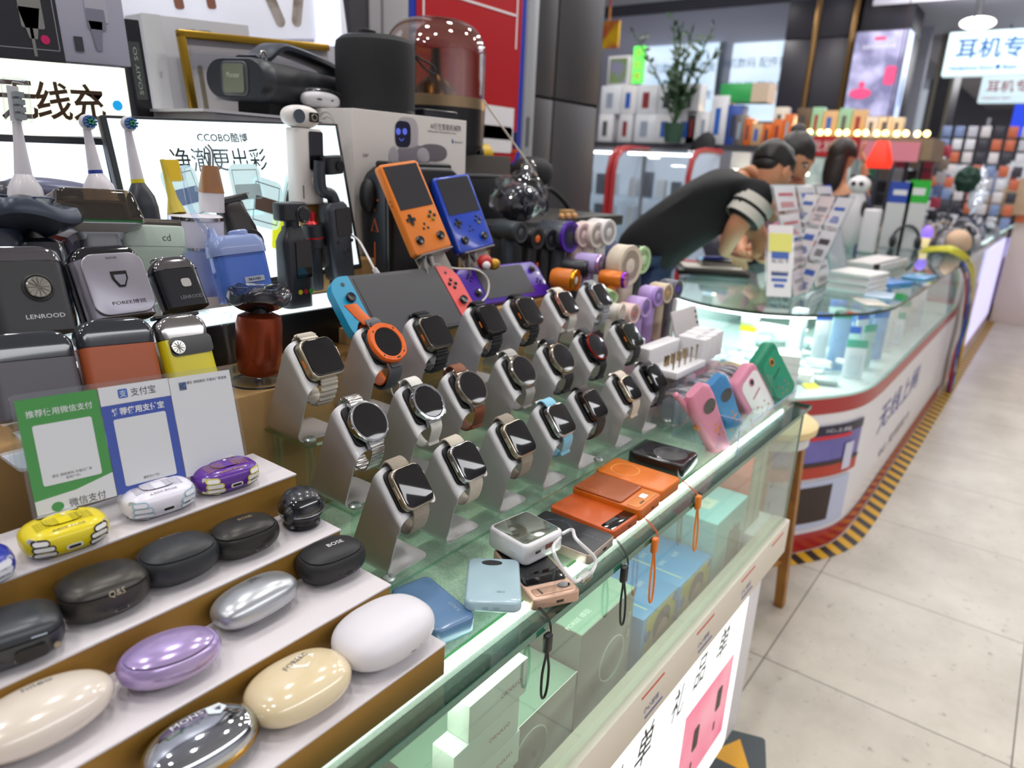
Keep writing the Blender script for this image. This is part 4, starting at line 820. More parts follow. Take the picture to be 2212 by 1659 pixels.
toycam('pink toy camera with a white sticker covered face', (1648, 905), (1596, 806), .425, PK, mat('#eee9e8', .4), .082)
toycam('green toy camera leaning at the far end of the clear bin', (1692, 862), (1640, 762), .43, mat('#1b8a66', .4), mat('#259a74', .4), .086)
# ================================================================== cartons carrying the second rank
CARD = mat('#a5814f', .75, col2='#b08b58', nscale=6, bump=.1, bscale=300); TAPE = glass((.86, .80, .68), .08)
def brown(lab, x0, x1, y0, y1, z0, z1):
    t = thing('cardboard_carton', lab, 'carton', ((x0 + x1) / 2, (y0 + y1) / 2, z0)); w, d, h = x1 - x0, y1 - y0, z1 - z0
    part(t, 'carton_body', box(w, d, h, .002), CARD); part(t, 'packing_tape', aab(w / 2 - .075, w / 2 + .0006, -d / 2 - .0006, d / 2, h * .35, h + .0006), TAPE, 'glossy clear packing tape')
    return t
brown('long brown cardboard carton behind the payment sign carrying the shavers', -.45, .70, .735, 1.22, GL + .0006, 1.052)
brown('brown cardboard carton behind the watches carrying the game consoles', .702, 1.19, .80, 1.235, GL + .0006, 1.075)
brown('brown carton under the white robot box', .80, 1.19, .96, 1.235, 1.076, 1.160)
ZC = 1.0526
ACL = glass((.95, .97, .97), .03)
def wx(a, b, py_, y): return (PY(b, py_, y) - PY(a, py_, y)).length
def holder(lab, M, L, w, drop, group=None):
    """clear L shaped acrylic stand under a leaning thing, reaching down to the carton"""
    p = M.translation; t = thing('acrylic_stand', lab, 'stand', (p.x, p.y, ZC)); h = p.z - ZC
    part(t, 'upright', slab(w * .6, .003, max(h - .002, .006), .001).tr(0, .020, 0), ACL); part(t, 'rest', slab(w * .8, .045, .003, .003).tr(0, .004, max(h - .004, .003)), ACL); part(t, 'foot', slab(w * .8, .05, .003, .004).tr(0, .01, 0), ACL)
def foil(lab, pb, pt, y, dy, w, body, cap, capf=.33, th=.024, logo=None, lcol='#c9b9a9', hold=True, r=.016, extra=None, cat='shaver'):
    M, L = stick(pb, pt, y, dy); t = thing('electric_shaver', lab, cat, M=M)
    zc = L * (1 - capf)
    part(t, 'shaver_body', slab(w, th, zc - .0006, .010, 0, 6).mx(Matrix.Identity(4)), body)
    o = slab(w, L * 1.0, th, r, .005, 8, 4).ro('X', 90).tr(0, th / 2, L / 2)
    g = G(); keep = [i for i, v in enumerate(o.v)]
    # cap = rounded top piece
    rs = []
    for q in range(9):
        a = rad(90 * q / 8); rr = r * 1.0
        zz = L - rr + rr * sin(a); ww = w - 2 * rr + 2 * rr * cos(a); tt = th - .006 * (1 - cos(a))
        rs.append([(x, yy, zz) for x, yy in rrect(max(ww, .004), tt, .008, 6)])
    rs = [[(x, yy, zc) for x, yy in rrect(w, th, .010, 6)]] + rs
    part(t, 'foil_cap', rings(rs), cap, 'glossy smoked cap')
    if logo: part(t, 'lettering', text(logo, .0042, 0, wid=w * .5).ro('X', 90).tr(w * .10, -th / 2 - .0002, L * .17), mat(lcol, .4))
    if hold: holder('clear stand under the ' + lab, M, L, w, 0)
    return t, M, L
SMK = mat('#2c3036', .1, coat=.8)
w = wx(0, 165, 850, .71)
t, M, L = foil('grey foil shaver with smoked cap at the left behind the sign', (92, 900), (52, 722), .700, .03, .072, mat('#55535a', .4), SMK, logo='POREE博锐', lcol='#9a9299')
foil('terracotta orange foil shaver with smoked cap behind the sign', (275, 862), (238, 692), .700, .03, .072, mat('#a3502c', .4), SMK, logo='POREE博锐', lcol='#7e6a60')
t, M, L = foil('bright yellow foil shaver with chrome head and round dial', (420, 835), (378, 684), .700, .03, .055, mat('#d3c510', .3, coat=.4), mat('#a9a6a5', .12, .95), .32, logo=None)
part(t, 'black_panel', slab(.046, .020, .0006, .005).ro('X', 90).ro('Y', 0).tr(.003, -.0122, L * .56), mat('#121213', .15)); part(t, 'dial', cyl(.0075, .0025, 28, .0006).ro('X', 90).tr(-.012, -.0125, L * .55), mat('#c2c0bb', .15, 1))
part(t, 'dial_ribs', sum([cube(.0005, .012, .0004).ro('Z', a).tr(0, 0, .0026) for a in (0, 36, 72, 108, 144)], G()).ro('X', 90).tr(-.012, -.0127, L * .55), mat('#77736c', .3, .8))
part(t, 'trimmer_edge', slab(.048, .012, .003, .001).tr(0, 0, L - .001), mat('#1b1b1d', .4))
# second rank
t, M, L = foil('black slim shaver with chrome head and ribbed round dial', (82, 722), (35, 538), .755, .035, .066, mat('#2b2c2f', .45), mat('#86858a', .08, .95), .17, logo='LENROOD', lcol='#d8d8da')
part(t, 'dial', cyl(.0105, .003, 30, .0008).ro('X', 90).tr(.006, -.0122, L * .50), mat('#b5b2a8', .14, 1)); part(t, 'dial_ribs', sum([cube(.0006, .018, .0004).ro('Z', a).tr(0, 0, .0031) for a in (0, 30, 60, 90, 120, 150)], G()).ro('X', 90).tr(.006, -.0125, L * .50), mat('#6f6b60', .3, .8)); part(t, 'dial_recess', ringg(.0125, .0012, 30).ro('X', 90).tr(.006, -.0121, L * .5), mat('#1f2022', .4))
t, M, L = foil('silver lilac foil shaver with black top and shield shaped button', (262, 690), (212, 540), .765, .035, .068, mat('#8f8c98', .3, .55), mat('#16171a', .08, coat=.6), .16, th=.030, r=.014)
part(t, 'face_cover', slab(.062, L * .86, .003, .014, .0012, 7, 3).ro('X', 90).tr(.002, -.0150, L * .44), mat('#9b98a3', .28, .6)); part(t, 'lettering', text('POREE博锐', .0045, 0, wid=.034).ro('X', 90).tr(.006, -.0183, L * .17) + text('SHAVER', .0022, 0).ro('X', 90).tr(.002, -.0183, L * .80), mat('#2a2a30', .4))
part(t, 'shield_button', poly([(-.008, .008), (.008, .008), (.0078, 0), (.003, -.009), (-.003, -.009), (-.0078, 0)], .001).ro('X', 90).tr(.004, -.0182, L * .50), mat('#17171a', .2)); part(t, 'shield_inset', poly([(-.006, .004), (.006, .004), (.0055, -.001), (.002, -.0072), (-.002, -.0072), (-.0055, -.001)], .0006).ro('X', 90).tr(.004, -.0193, L * .50), mat('#8d8b96', .3, .6)); part(t, 'side_shell', slab(.071, .020, L * .8, .008).tr(-.001, .004, 0), mat('#191a1e', .2, coat=.5))
t, M, L = foil('small black two head shaver with chrome double dome top', (402, 668), (362, 562), .775, .03, .052, mat('#191b20', .22, coat=.4), mat('#9a9799', .08, 1), .24, th=.026, logo='LENROOD', lcol='#6f7178')
part(t, 'power_button', slab(.011, .010, .001, .003).ro('X', 90).tr(.004, -.0131, L * .45), mat('#d5d2ce', .2, .6)); part(t, 'head_ring', (ringg(.0085, .0008, 24).tr(-.011, 0, L) + ringg(.0085, .0008, 24).tr(.011, 0, L)), mat('#c9c6c4', .15, 1))
# rotary shaver
def rotary(lab, pb, pt, y, dy, w, headw, body, head, hold=True):
    M, L = stick(pb, pt, y, dy); t = thing('rotary_shaver', lab, 'shaver', M=M)
    part(t, 'shaver_body', lathe([(w * .40, 0), (w * .46, .004), (w * .5, .03), (w * .5, L * .6), (w * .46, L * .68), (w * .3, L * .72)], 32), body)
    part(t, 'neck', lathe([(w * .22, L * .70), (w * .20, L * .78), (w * .3, L * .82)], 24), mat('#131419', .3))
    hs = []
    for z, s in ((.76, .35), (.80, .72), (.85, .98), (.90, 1.0), (.96, .93), (1.0, .70)): hs.append([(headw / 2 * s * (1 + .10 * cos(3 * a)) * cos(a), headw / 2 * s * .82 * (1 + .10 * cos(3 * a)) * sin(a), L * z + .004 * cos(3 * a)) for a in [2 * pi * k / 48 for k in range(48)]])
    part(t, 'shaving_head', rings(hs), head)
    part(t, 'cutter_ring', sum([ringg(headw * .15, .0009, 24).tr(headw * .23 * cos(rad(a)), headw * .19 * sin(rad(a)), L + .001) for a in (30, 150, 270)], G()), mat('#4d5a70', .3, .5))
    if hold: holder('clear stand under the ' + lab, M, L, w, 0)
    return t, M, L
rotary('dark blue black rotary shaver with a big three disc head', (112, 715), (66, 440), .83, .03, .056, .098, mat('#161a24', .12, coat=.8), mat('#3d4554', .3, .3))
rotary('grey rotary shaver head cut by the left photo edge', (10, 640), (-22, 440), .84, .03, .05, .09, mat('#2a3040', .2, coat=.5), mat('#4b5260', .3, .3))
M, L = stick((560, 808), (560, 628), .775, .0); t, M, L = rotary('copper brown rotary shaver with dark head in a clear ring base', (560, 806), (560, 622), .775, .0, .056, .080, mat('#8f3d20', .28, .6), mat('#23232a', .12, coat=.6), hold=False)
cz = M.translation
t = thing('ring_base', 'clear round base holding the copper rotary shaver', 'stand', (cz.x, cz.y, ZC)); h = cz.z - ZC
part(t, 'dish', lathe([(.036, 0), (.038, .002), (.038, .014), (.035, .014), (.035, .003), (0, .003)], 40), ACL); part(t, 'dish_rim', ringg(.0375, .0012, 40).tr(0, 0, .014), glass((.8, .85, .85), .05)); part(t, 'rubber_base', ringg(.036, .0015, 40), mat('#202327', .3)); part(t, 'holder_arm', tube([(-.036, 0, .01), (-.040, 0, .05), (-.042, 0, .085), (-.034, 0, .092)], .004, 10, sm=4), ACL)
# brown cap shaver
M, L = stick((228, 605), (190, 418), .84, .03); t = thing('electric_shaver', 'grey shaver with a big smoky brown square cap and green line', 'shaver', M=M)
part(t, 'shaver_body', slab(.046, .034, L * .50, .012), mat('#6d6e74', .35, .4)); part(t, 'neck', rings([[(x * s, y_ * s2, L * z) for x, y_ in rrect(.09, .05, .012, 5)] for z, s, s2 in ((.44, .5, .6), (.52, .58, .66), (.585, .98, .95), (.60, 1, 1), (.615, 1, 1))]), mat('#9fa4a8', .3, .4))
part(t, 'green_line', slab(.092, .052, .003, .012).tr(0, 0, L * .615), mat('#1c7a40', .4)); part(t, 'smoky_cap', rings([[(x * s, y_ * s, L * z) for x, y_ in rrect(.096, .056, .010, 6)] for z, s in ((.635, 1.0), (.66, .99), (.95, .86), (.985, .82), (1.0, .76))]), glass((.46, .38, .27), .03, 1, 1.8)); part(t, 'inner_head', slab(.07, .036, L * .26, .01, .004).tr(0, 0, L * .63), mat('#3a2f24', .3, .3))
holder('clear stand under the brown capped shaver', M, L, .05, 0)
# mint shaver
M, L = stick((345, 655), (318, 478), .84, .025); t = thing('electric_shaver', 'pale mint shaver with a wide head and dark blade', 'shaver', M=M)
MINT = mat('#a9b9ae', .35)
part(t, 'shaver_body', rings([[(x * s, y_ * s2, L * z) for x, y_ in rrect(.078, .032, .009, 5)] for z, s, s2 in ((0, .42, .9), (.30, .46, .9), (.52, .62, .95), (.60, .96, 1), (.66, .98, 1), (.90, 1.0, 1), (.93, .96, .9))]), MINT); part(t, 'blade', slab(.072, .022, .008, .002, .001).tr(0, 0, L * .93), mat('#5b554f', .25, .8)); part(t, 'logo', text('cd', .008, .0).ro('X', 90).tr(.012, -.0163, L * .78), mat('#4e5a52', .4)); part(t, 'head_groove', cube(.078, .0004, .0005).tr(0, -.0162, L * .67), mat('#8d9a92', .5))
holder('clear stand under the mint shaver', M, L, .05, 0)
# blue flosser
M, L = stick((535, 648), (502, 508), .815, .02); t = thing('water_flosser', 'light blue translucent water flosser with a bent clear nozzle', 'water flosser', M=M)
part(t, 'tank', slab(.072, .034, L * .74, .014, .0).tr(0, 0, 0), mat('#4f73c9', .1, coat=.6, sub=.2), 'clear blue tank'); part(t, 'top_cover', rings([[(x * s, y_ * s, L * z) for x, y_ in rrect(.076, .038, .016, 6)] for z, s in ((.70, 1), (.78, 1), (.90, .95), (.97, .80), (1.0, .5))]), mat('#8294c4', .3, coat=.3)); part(t, 'badge', slab(.028, .007, .0008, .001).ro('X', 90).tr(.006, -.0172, L * .30), mat('#b9c0cc', .25, .8)); part(t, 'badge_lettering', text('BRA/ND', .0034).ro('X', 90).tr(.006, -.0182, L * .30), mat('#2c3446', .4)); part(t, 'power_button', ringg(.0028, .0005, 16).ro('X', 90).tr(.006, -.0176, L * .83), mat('#66769f', .3)); part(t, 'cap_knob', cyl(.012, .008, 24, .002).tr(.008, 0, L * .97), mat('#8fa0cf', .3))
part(t, 'nozzle', tube([(-.026, 0, L * .92), (-.034, 0, L * 1.1), (-.046, 0, L * 1.42), (-.046, 0, L * 1.75), (-.044, 0, L * 2.0), (-.034, 0, L * 2.05)], [.005, .0035, .003, .0026, .002], 10, sm=5), glass((.86, .9, .97), .05, 1, 1.6)); part(t, 'nozzle_collar', lathe([(.010, 0), (.009, .006), (.006, .012), (.004, .02)], 16).tr(-.027, 0, L * .88), mat('#8fa0cf', .25))
holder('clear stand under the blue water flosser', M, L, .05, 0)
# lilac cylinder flosser
M, L = stick((428, 585), (422, 466), .90, .0); t = thing('travel_flosser', 'white and lilac cylinder flosser with chrome rings', 'water flosser', M=M)
R = .034
part(t, 'tank', lathe([(R, -.03), (R, L * .42)], 36), mat('#a9b4dc', .2, coat=.5)); part(t, 'chrome_ring', lathe([(R + .0006, L * .42), (R + .0006, L * .46)], 36) + lathe([(R + .0006, L * .93), (R + .0006, L * .99), (R - .002, L)], 36), mat('#c9ccd6', .1, 1)); part(t, 'top_section', lathe([(R, L * .46), (R, L * .93)], 36), mat('#d6d3e0', .35)); part(t, 'lid', lathe([(R, L * .99), (R * .9, L * 1.02), (0, L * 1.04)], 36), mat('#d9d5dc', .35))
M, L = stick((458, 458), (452, 305), .915, .0); t = thing('flosser_handle', 'white flosser handle with a tan cone and clear tube cover', 'water flosser', M=M)
part(t, 'handle', lathe([(.016, 0), (.016, L * .28)], 24), mat('#d9d7de', .35)); part(t, 'tan_cone', lathe([(.0165, L * .28), (.010, L * .66), (0, L * .66)], 24), mat('#a06a3c', .45)); part(t, 'clear_cover', slab(.034, .030, L * .72, .006).tr(0, 0, L * .28), glass((.95, .97, .98), .03)); part(t, 'nozzle', tube([(0, 0, L * .66), (0, 0, L * .85), (-.006, 0, L * .92)], .0012, 8, sm=3) + tube([(.004, 0, L * .66), (.004, 0, L * .86), (-.002, 0, L * .95)], .0012, 8, sm=3), mat('#8a8a90', .3, .5))
# clipper
M, L = stick((535, 555), (488, 425), .905, .02); t = thing('hair_clipper', 'black hair clipper leaning beside the lilac flosser', 'hair clipper', M=M)
part(t, 'clipper_body', rings([[(x * s, y_ * s, L * z) for x, y_ in rrect(.044, .036, .012, 5)] for z, s in ((0, .9), (.2, 1.05), (.45, 1.05), (.7, .85), (.86, .8), (.92, .6))]), mat('#2b2626', .35, .2)); part(t, 'blade_base', slab(.050, .020, .008, .002).tr(0, -.004, L * .89), mat('#17171a', .4)); part(t, 'blade', slab(.056, .016, .003, .001).tr(0, -.006, L * .955), mat('#8a8683', .25, .9)); part(t, 'dial', cyl(.017, .004, 28, .001).ro('X', 90).tr(.004, -.0175, L * .22), mat('#221a19', .15, coat=.5))
# yellow brush
M, L = stick((382, 462), (350, 345), .91, .02); t = thing('toothbrush', 'yellow manual toothbrush standing behind the mint shaver', 'toothbrush', M=M)
part(t, 'handle', lathe([(.012, 0), (.006, .02), (.0035, .05), (.003, L)], 14), mat('#c9b53c', .4)); part(t, 'bristles', slab(.020, .008, .026, .002).tr(.010, 0, L - .027), mat('#dbb70e', .5))
# electric toothbrushes
def etb(lab, pb, pt, y, body, ring=None, cover=False, w=.030):
    M, L = stick(pb, pt, y, .01); t = thing('electric_toothbrush', lab, 'toothbrush', M=M); W_ = mat('#d3d0d6', .35, coat=.2)
    part(t, 'handle', lathe([(w * .5, -.02), (w * .5, L * .10), (w * .44, L * .22), (w * .26, L * .33), (.0075, L * .36)], 28), body)
    if ring: part(t, 'colour_ring', lathe([(.0078, L * .36), (.0076, L * .40)], 24), ring)
    part(t, 'brush_stem', lathe([(.0075, L * .40) if ring else (.0085, L * .34), (.0060, L * .6), (.0045, L * .80), (.004, L * .9)], 20), W_)
    if cover:
        part(t, 'brush_head', slab(.011, .006, .036, .004).tr(0, 0, L * .86), W_); part(t, 'bristles', sum([box(.009, .009, .005).tr(.002, -.007, L * .88 + k * .0075) for k in range(4)], G()), mat('#8d9297', .6)); part(t, 'clear_cover', slab(.022, .022, .044, .006, .003).tr(.001, -.005, L * .85), glass((.92, .95, .95), .03))
    else:
        part(t, 'brush_head', cyl(.0088, .007, 24, .002).ro('X', 90).tr(.001, .001, L * .955), W_)
        part(t, 'bristles', sum([box(.0022, .0022, .008).ro('X', 90).tr(.001 + .0055 * cos(rad(a)), -.005, L * .955 + .0055 * sin(rad(a))) for a in range(0, 360, 36)], G()), mat('#3c6fae', .6)); part(t, 'green_bristles', sum([box(.002, .002, .009).ro('X', 90).tr(.001 + .0025 * cos(rad(a)), -.005, L * .955 + .0025 * sin(rad(a))) for a in range(0, 360, 72)], G()), mat('#3a9a7a', .6))
    return t
WB = mat('#d6d2d6', .35, coat=.2)
etb('white slim electric toothbrush with a clear head cover', (60, 452), (32, 232), .905, WB, cover=True, w=.036)
etb('white electric toothbrush with a blue ring', (220, 440), (183, 256), .905, WB, mat('#1f3f9a', .4), w=.036)
etb('dark grey electric toothbrush with a yellow ring', (312, 470), (272, 258), .905, mat('#2c3038', .35), mat('#d0c41e', .4), w=.036)
# hair dryer shape and the two brand cards behind
M = Matrix.Translation(PY(130, 418, .93)); t = thing('hair_dryer', 'grey violet hair dryer lying behind the rotary shaver', 'hair dryer', M=M)
part(t, 'barrel', sell(.058, .022, .016, 2.6, 2.2).ro('Y', 8), mat('#6d7089', .3, .3)); part(t, 'nozzle', sell(.02, .018, .02, 2.4, 2.4).tr(-.05, 0, -.006), mat('#3a3a42', .3)); part(t, 'handle', slab(.022, .02, .10, .008, .003).tr(.01, 0, -.11), mat('#5d6078', .3, .2))
def quadM(bl, br, tl, y0, y1):
    a, b, c = PY(*bl, y0), PY(*br, y0 if not isinstance(y0, tuple) else y0[1]), PY(*tl, y1)
    ux = (b - a); W_ = ux.length; ux.normalize(); up = c - a; up = up - ux * up.dot(ux); H_ = up.length; up.normalize(); n = ux.cross(up)
    return Matrix.Translation(a) @ Matrix((ux, up, n)).transposed().to_4x4(), W_, H_
def quadT(tl, tr, bl, y1, y0):
    a, b, c = PY(*tl, y1), PY(*tr, y1), PY(*bl, y0); ux = (b - a); W_ = ux.length; ux.normalize(); up = a - c; up = up - ux * up.dot(ux); H_ = up.length; up.normalize(); n = ux.cross(up)
    return Matrix.Translation(a - up * H_) @ Matrix((ux, up, n)).transposed().to_4x4(), W_, H_
def onp(M, p):
    """pixel -> local coordinates on the plane of M"""
    o = M.translation; n = M.to_3x3() @ Vector((0, 0, 1)); d = ray(*p); c = Vector((0, 0, CAMH)); tt = (o - c).dot(n) / d.dot(n); q = M.inverted() @ (c + d * tt); return q.x, q.y
M, w_, h_ = quadM((104, 592), (170, 578), (96, 480), .92, .94); t = thing('printed_card', 'terracotta card with white lettering behind the rotary shaver', 'card', M=M)
part(t, 'card_board', slab(.075, h_, .003, .002).tr(.035, h_ / 2, -.003), mat('#b85b48', .5)); part(t, 'lettering', text('POREE博锐', .008, .0004, wid=.045).tr(.045, h_ * .55, 0), mat('#eeeeee', .5))
M, w_, h_ = quadM((-20, 600), (45, 590), (-25, 495), .93, .945); t = thing('printed_card', 'blue card with white lettering at the left photo edge', 'card', M=M)
part(t, 'card_board', slab(.07, h_, .003, .002).tr(.03, h_ / 2, -.003), mat('#3a5596', .5)); part(t, 'lettering', text('POREE', .008, .0004).ro('Z', 30).tr(.035, h_ * .72, 0), mat('#eeeeee', .5))
# ================================================================== light boxes
LITB = mat((.84, .95, 1.0), .35, emit=.95); BLK = mat('#101114', .35); DKF = mat('#2b2e2c', .35)
zp = 1.112
t = thing('lit_display_stand', 'black display stand with a glowing platform and lit shaver poster', 'display stand', (0, 0, 0))
ppts = [PZ(470, 660, zp), PZ(602, 703, zp), PZ(760, 660, zp)]
def slabxy(x0, x1, y0, y1, z0, z1, b=0): return aab(x0, x1, y0, y1, z0, z1, b)
part(t, 'black_base', slabxy(.335, .79, .865, .955, ZC, zp - .003, .002), BLK, 'black base with lettering'); part(t, 'glowing_platform', slabxy(.338, .787, .868, .955, zp - .003, zp, .0008), mat((.86, .97, 1), .35, emit=.9))
part(t, 'base_lettering', text('CCOBO', .014, 0, wid=.062).ro('X', 90).tr(.735, .8645, zp - .028), mat('#cfd3d6', .4)); part(t, 'base_mark', text('PO', .016, 0).ro('X', 90).tr(.36, .8645, zp - .035), mat('#e6e6e6', .4))
M, w_, h_ = quadM((322, 640), (775, 570), (250, 256), .957, 1.0)
PM = M; Mi = M.inverted()
part(t, 'poster_frame', slab(w_ + .014, h_ + .012, .012, .002, .001).tr(w_ / 2, h_ / 2 - .002, -.0125).mx(M), mat('#23262a', .35), 'dark poster frame')
part(t, 'lit_poster', cube(w_, h_, .0006).tr(w_ / 2, h_ / 2, -.0002).mx(M), mat((.80, .93, .97), .25, emit=.92, coat=.3))
def art(t, name, g, p, m, M=PM, z=.0006, rz=0):
    x, y = onp(M, p); part(t, name, g.ro('Z', rz).tr(x, y, z).mx(M), m)
TD = mat('#20302f', .4)
art(t, 'poster_logo', text('CCOBO酷博', .0135, 0, wid=.080, bold=.012), (481, 297), TD); art(t, 'poster_slogan', text('净澈更出彩', .033, 0, wid=.150, bold=.004), (478, 345), TD)
for k, (p, rz, ln, c) in enumerate((((400, 420), 10, '#8a9a9c', '#7a93b8'), ((535, 410), 0, '#9aa9a8', '#b9d0d4'), ((575, 440), -18, '#3c4a4c', '#5b4639'), ((640, 430), -25, '#4b5a5a', '#5b4a3a'))):
    art(t, 'printed_shaver', slab(.052, .075, .0003, .012), p, mat('#c4dfe2', .3, emit=.5), z=.0006, rz=rz); art(t, 'printed_outline', ringg(.024, .0006, 4).ro('Z', 45).sc(1.2, 1.7, .2), p, mat(ln, .4), z=.0009, rz=rz); art(t, 'printed_window', slab(.042, .022, .0003, .003), (p[0] + 2, p[1] + 4), mat(c, .4), z=.0012, rz=rz)
art(t, 'printed_yellow_shaver', slab(.020, .055, .0003, .004), (600, 500), mat('#dbe31a', .4, emit=.5), rz=-15)
# left light box
t = thing('lit_display_stand', 'glowing blue white poster panel in a black frame at far left', 'display stand', (0, 0, 0))
M, w_, h_ = quadM((-60, 660), (292, 620), (-60, 300), 1.02, 1.06); LM = M
part(t, 'poster_frame', slab(w_ + .012, h_ + .014, .014, .002).tr(w_ / 2, h_ / 2, -.015).mx(M), mat('#23262a', .35)); part(t, 'lit_poster', cube(w_ - .004, h_ - .004, .0006).tr(w_ / 2, h_ / 2, 0).mx(M), mat((.78, .86, 1.0), .3, emit=.95)); part(t, 'black_base', slabxy(-.2, .333, .865, 1.05, ZC, 1.085, .002), BLK); part(t, 'glowing_platform', slabxy(-.2, .331, .868, 1.012, 1.085, 1.088), mat((.92, .88, .95), .35, emit=.85))
# ================================================================== gimbal cameras and consoles
GB = mat('#202227', .38); GB2 = mat('#3b3f47', .35, .25); SCR = mat('#17120c', .08, coat=.7)
M, L = stick((640, 672), (627, 440), .895, 0); t = thing('gimbal_camera', 'black handheld gimbal camera with coloured buttons standing on the lit platform', 'camera', M=M)
part(t, 'grip', rings([[(x * s, y_ * s, L * z) for x, y_ in rrect(.046, .034, .010, 6)] for z, s in ((-.04, .94), (0, 1), (.66, .96), (.72, .80), (.76, .62), (.80, .55))]), GB); part(t, 'screen', slab(.026, L * .34, .001, .002).ro('X', 90).tr(.006, -.0172, L * .50), SCR); part(t, 'neck', cyl(.011, L * .07, 20).tr(0, 0, L * .79), GB); part(t, 'camera_head', slab(.046, .030, .026, .009, .003).tr(-.001, 0, L * .85), GB); part(t, 'lens', cyl(.010, .004, 24, .001).ro('X', 90).tr(.010, -.0150, L * .91), mat('#0d0d10', .1, coat=.5)); part(t, 'lens_barrel', ringg(.0105, .0018, 24).ro('X', 90).tr(.010, -.0160, L * .91), GB)
for x, c in ((-.003, '#b9a91c'), (.007, '#8f1f22'), (.016, '#2f8a2a')): part(t, 'button', disc(.0036, .0008, 16).ro('X', 90).tr(x, -.0170, L * .20), mat(c, .4))
M, L = stick((735, 600), (708, 338), .93, 0); t = thing('gimbal_camera', 'slate grey handheld gimbal camera with an arm mounted head', 'camera', M=M)
part(t, 'grip', rings([[(x * s, y_ * s, L * z) for x, y_ in rrect(.044, .034, .010, 6)] for z, s in ((0, .9), (.03, 1), (.56, 1), (.61, .92), (.64, .7))]), GB2); part(t, 'screen', slab(.030, L * .22, .001, .003).ro('X', 90).tr(.005, -.0172, L * .48), SCR); part(t, 'screen_bezel', ringg(.0150, .0008, 4).ro('Z', 45).sc(1.15, 2.0, .5).ro('X', 90).tr(.005, -.0172, L * .48), GB); part(t, 'joystick', ringg(.0055, .0012, 20).ro('X', 90).tr(.005, -.0172, L * .23), GB); part(t, 'button', disc(.003, .001, 14).ro('X', 90).tr(-.010, -.0172, L * .32) + disc(.003, .001, 14).ro('X', 90).tr(.017, -.0172, L * .32), GB)
part(t, 'gimbal_arm', tube([(.004, 0, L * .63), (-.002, 0, L * .70), (-.018, 0, L * .74), (-.020, 0, L * .84), (-.016, 0, L * .97)], .0095, 10, sm=4), GB2); part(t, 'camera_head', slab(.034, .024, .028, .010, .003).tr(.006, 0, L * .86), GB); part(t, 'lens', disc(.008, .002, 20).ro('X', 90).tr(.012, -.0122, L * .92), mat('#0d0d10', .1)); part(t, 'port', slab(.004, .012, .0006, .001).ro('X', 90).ro('Z', -90).tr(-.0222, 0, L * .32), mat('#101014', .4)); part(t, 'base', slab(.036, .03, L * .05, .008).tr(.003, 0, -.012), GB)
part(t, 'foot', tube([(-.002, 0, -.008), (-.030, -.01, -.028), (-.052, -.015, -.042)], .006, 8), GB)
M, L = stick((683, 612), (672, 458), .935, 0); t = thing('mini_tripod', 'small black tripod grip with red collar between the gimbal cameras', 'tripod', M=M)
part(t, 'grip', lathe([(.011, -.01), (.012, 0), (.012, L * .50), (.0165, L * .52), (.0165, L * .82), (.010, L * .84)], 24), mat('#1c2026', .35)); part(t, 'red_collar', lathe([(.010, L * .84), (.006, L * .88), (.006, L)], 20) + lathe([(.0168, L * .64), (.0168, L * .66)], 24), mat('#b31420', .25, .4))
# white pocket camera and pod
M, L = stick((662, 440), (655, 245), .96, 0); t = thing('white_pocket_camera', 'tall white pocket camera with a black screen and a round twin lens head', 'camera', M=M)
WHT = mat('#e4dfdb', .35, coat=.2)
part(t, 'grip', slab(.054, .030, L * .84, .010, .003), WHT); part(t, 'screen', slab(.026, L * .42, .0008, .003).ro('X', 90).tr(.010, -.0155, L * .60), mat('#17181f', .1, coat=.5)); part(t, 'dial', ringg(.008, .0012, 22).ro('X', 90).tr(.010, -.0153, L * .26), mat('#d3ccc8', .35)); part(t, 'side_slot', slab(.0015, .02, .0006, .0005).ro('X', 90).tr(-.016, -.0153, L * .14), mat('#55504e', .5)); part(t, 'camera_head', sell(.032, .018, .017, 2.4, 2.3).tr(-.006, 0, L * .96), WHT); part(t, 'lens', disc(.010, .002, 24).ro('X', 90).tr(-.020, -.0160, L * .96), mat('#56606a', .1, .5)); part(t, 'lens_panel', slab(.018, .014, .001, .003).ro('X', 90).tr(.006, -.0175, L * .96), mat('#26221f', .15)); part(t, 'second_lens', ringg(.0045, .0012, 20).ro('X', 90).tr(.006, -.0190, L * .96), mat('#8b857c', .2, .8))
brown('small carton under the white pocket camera', .715, .79, .957, 1.03, 1.113, float(M.translation.z) - .0005)
def console(name, lab, M, w, h, th, m): t = thing(name, lab, 'game console', M=M); return t
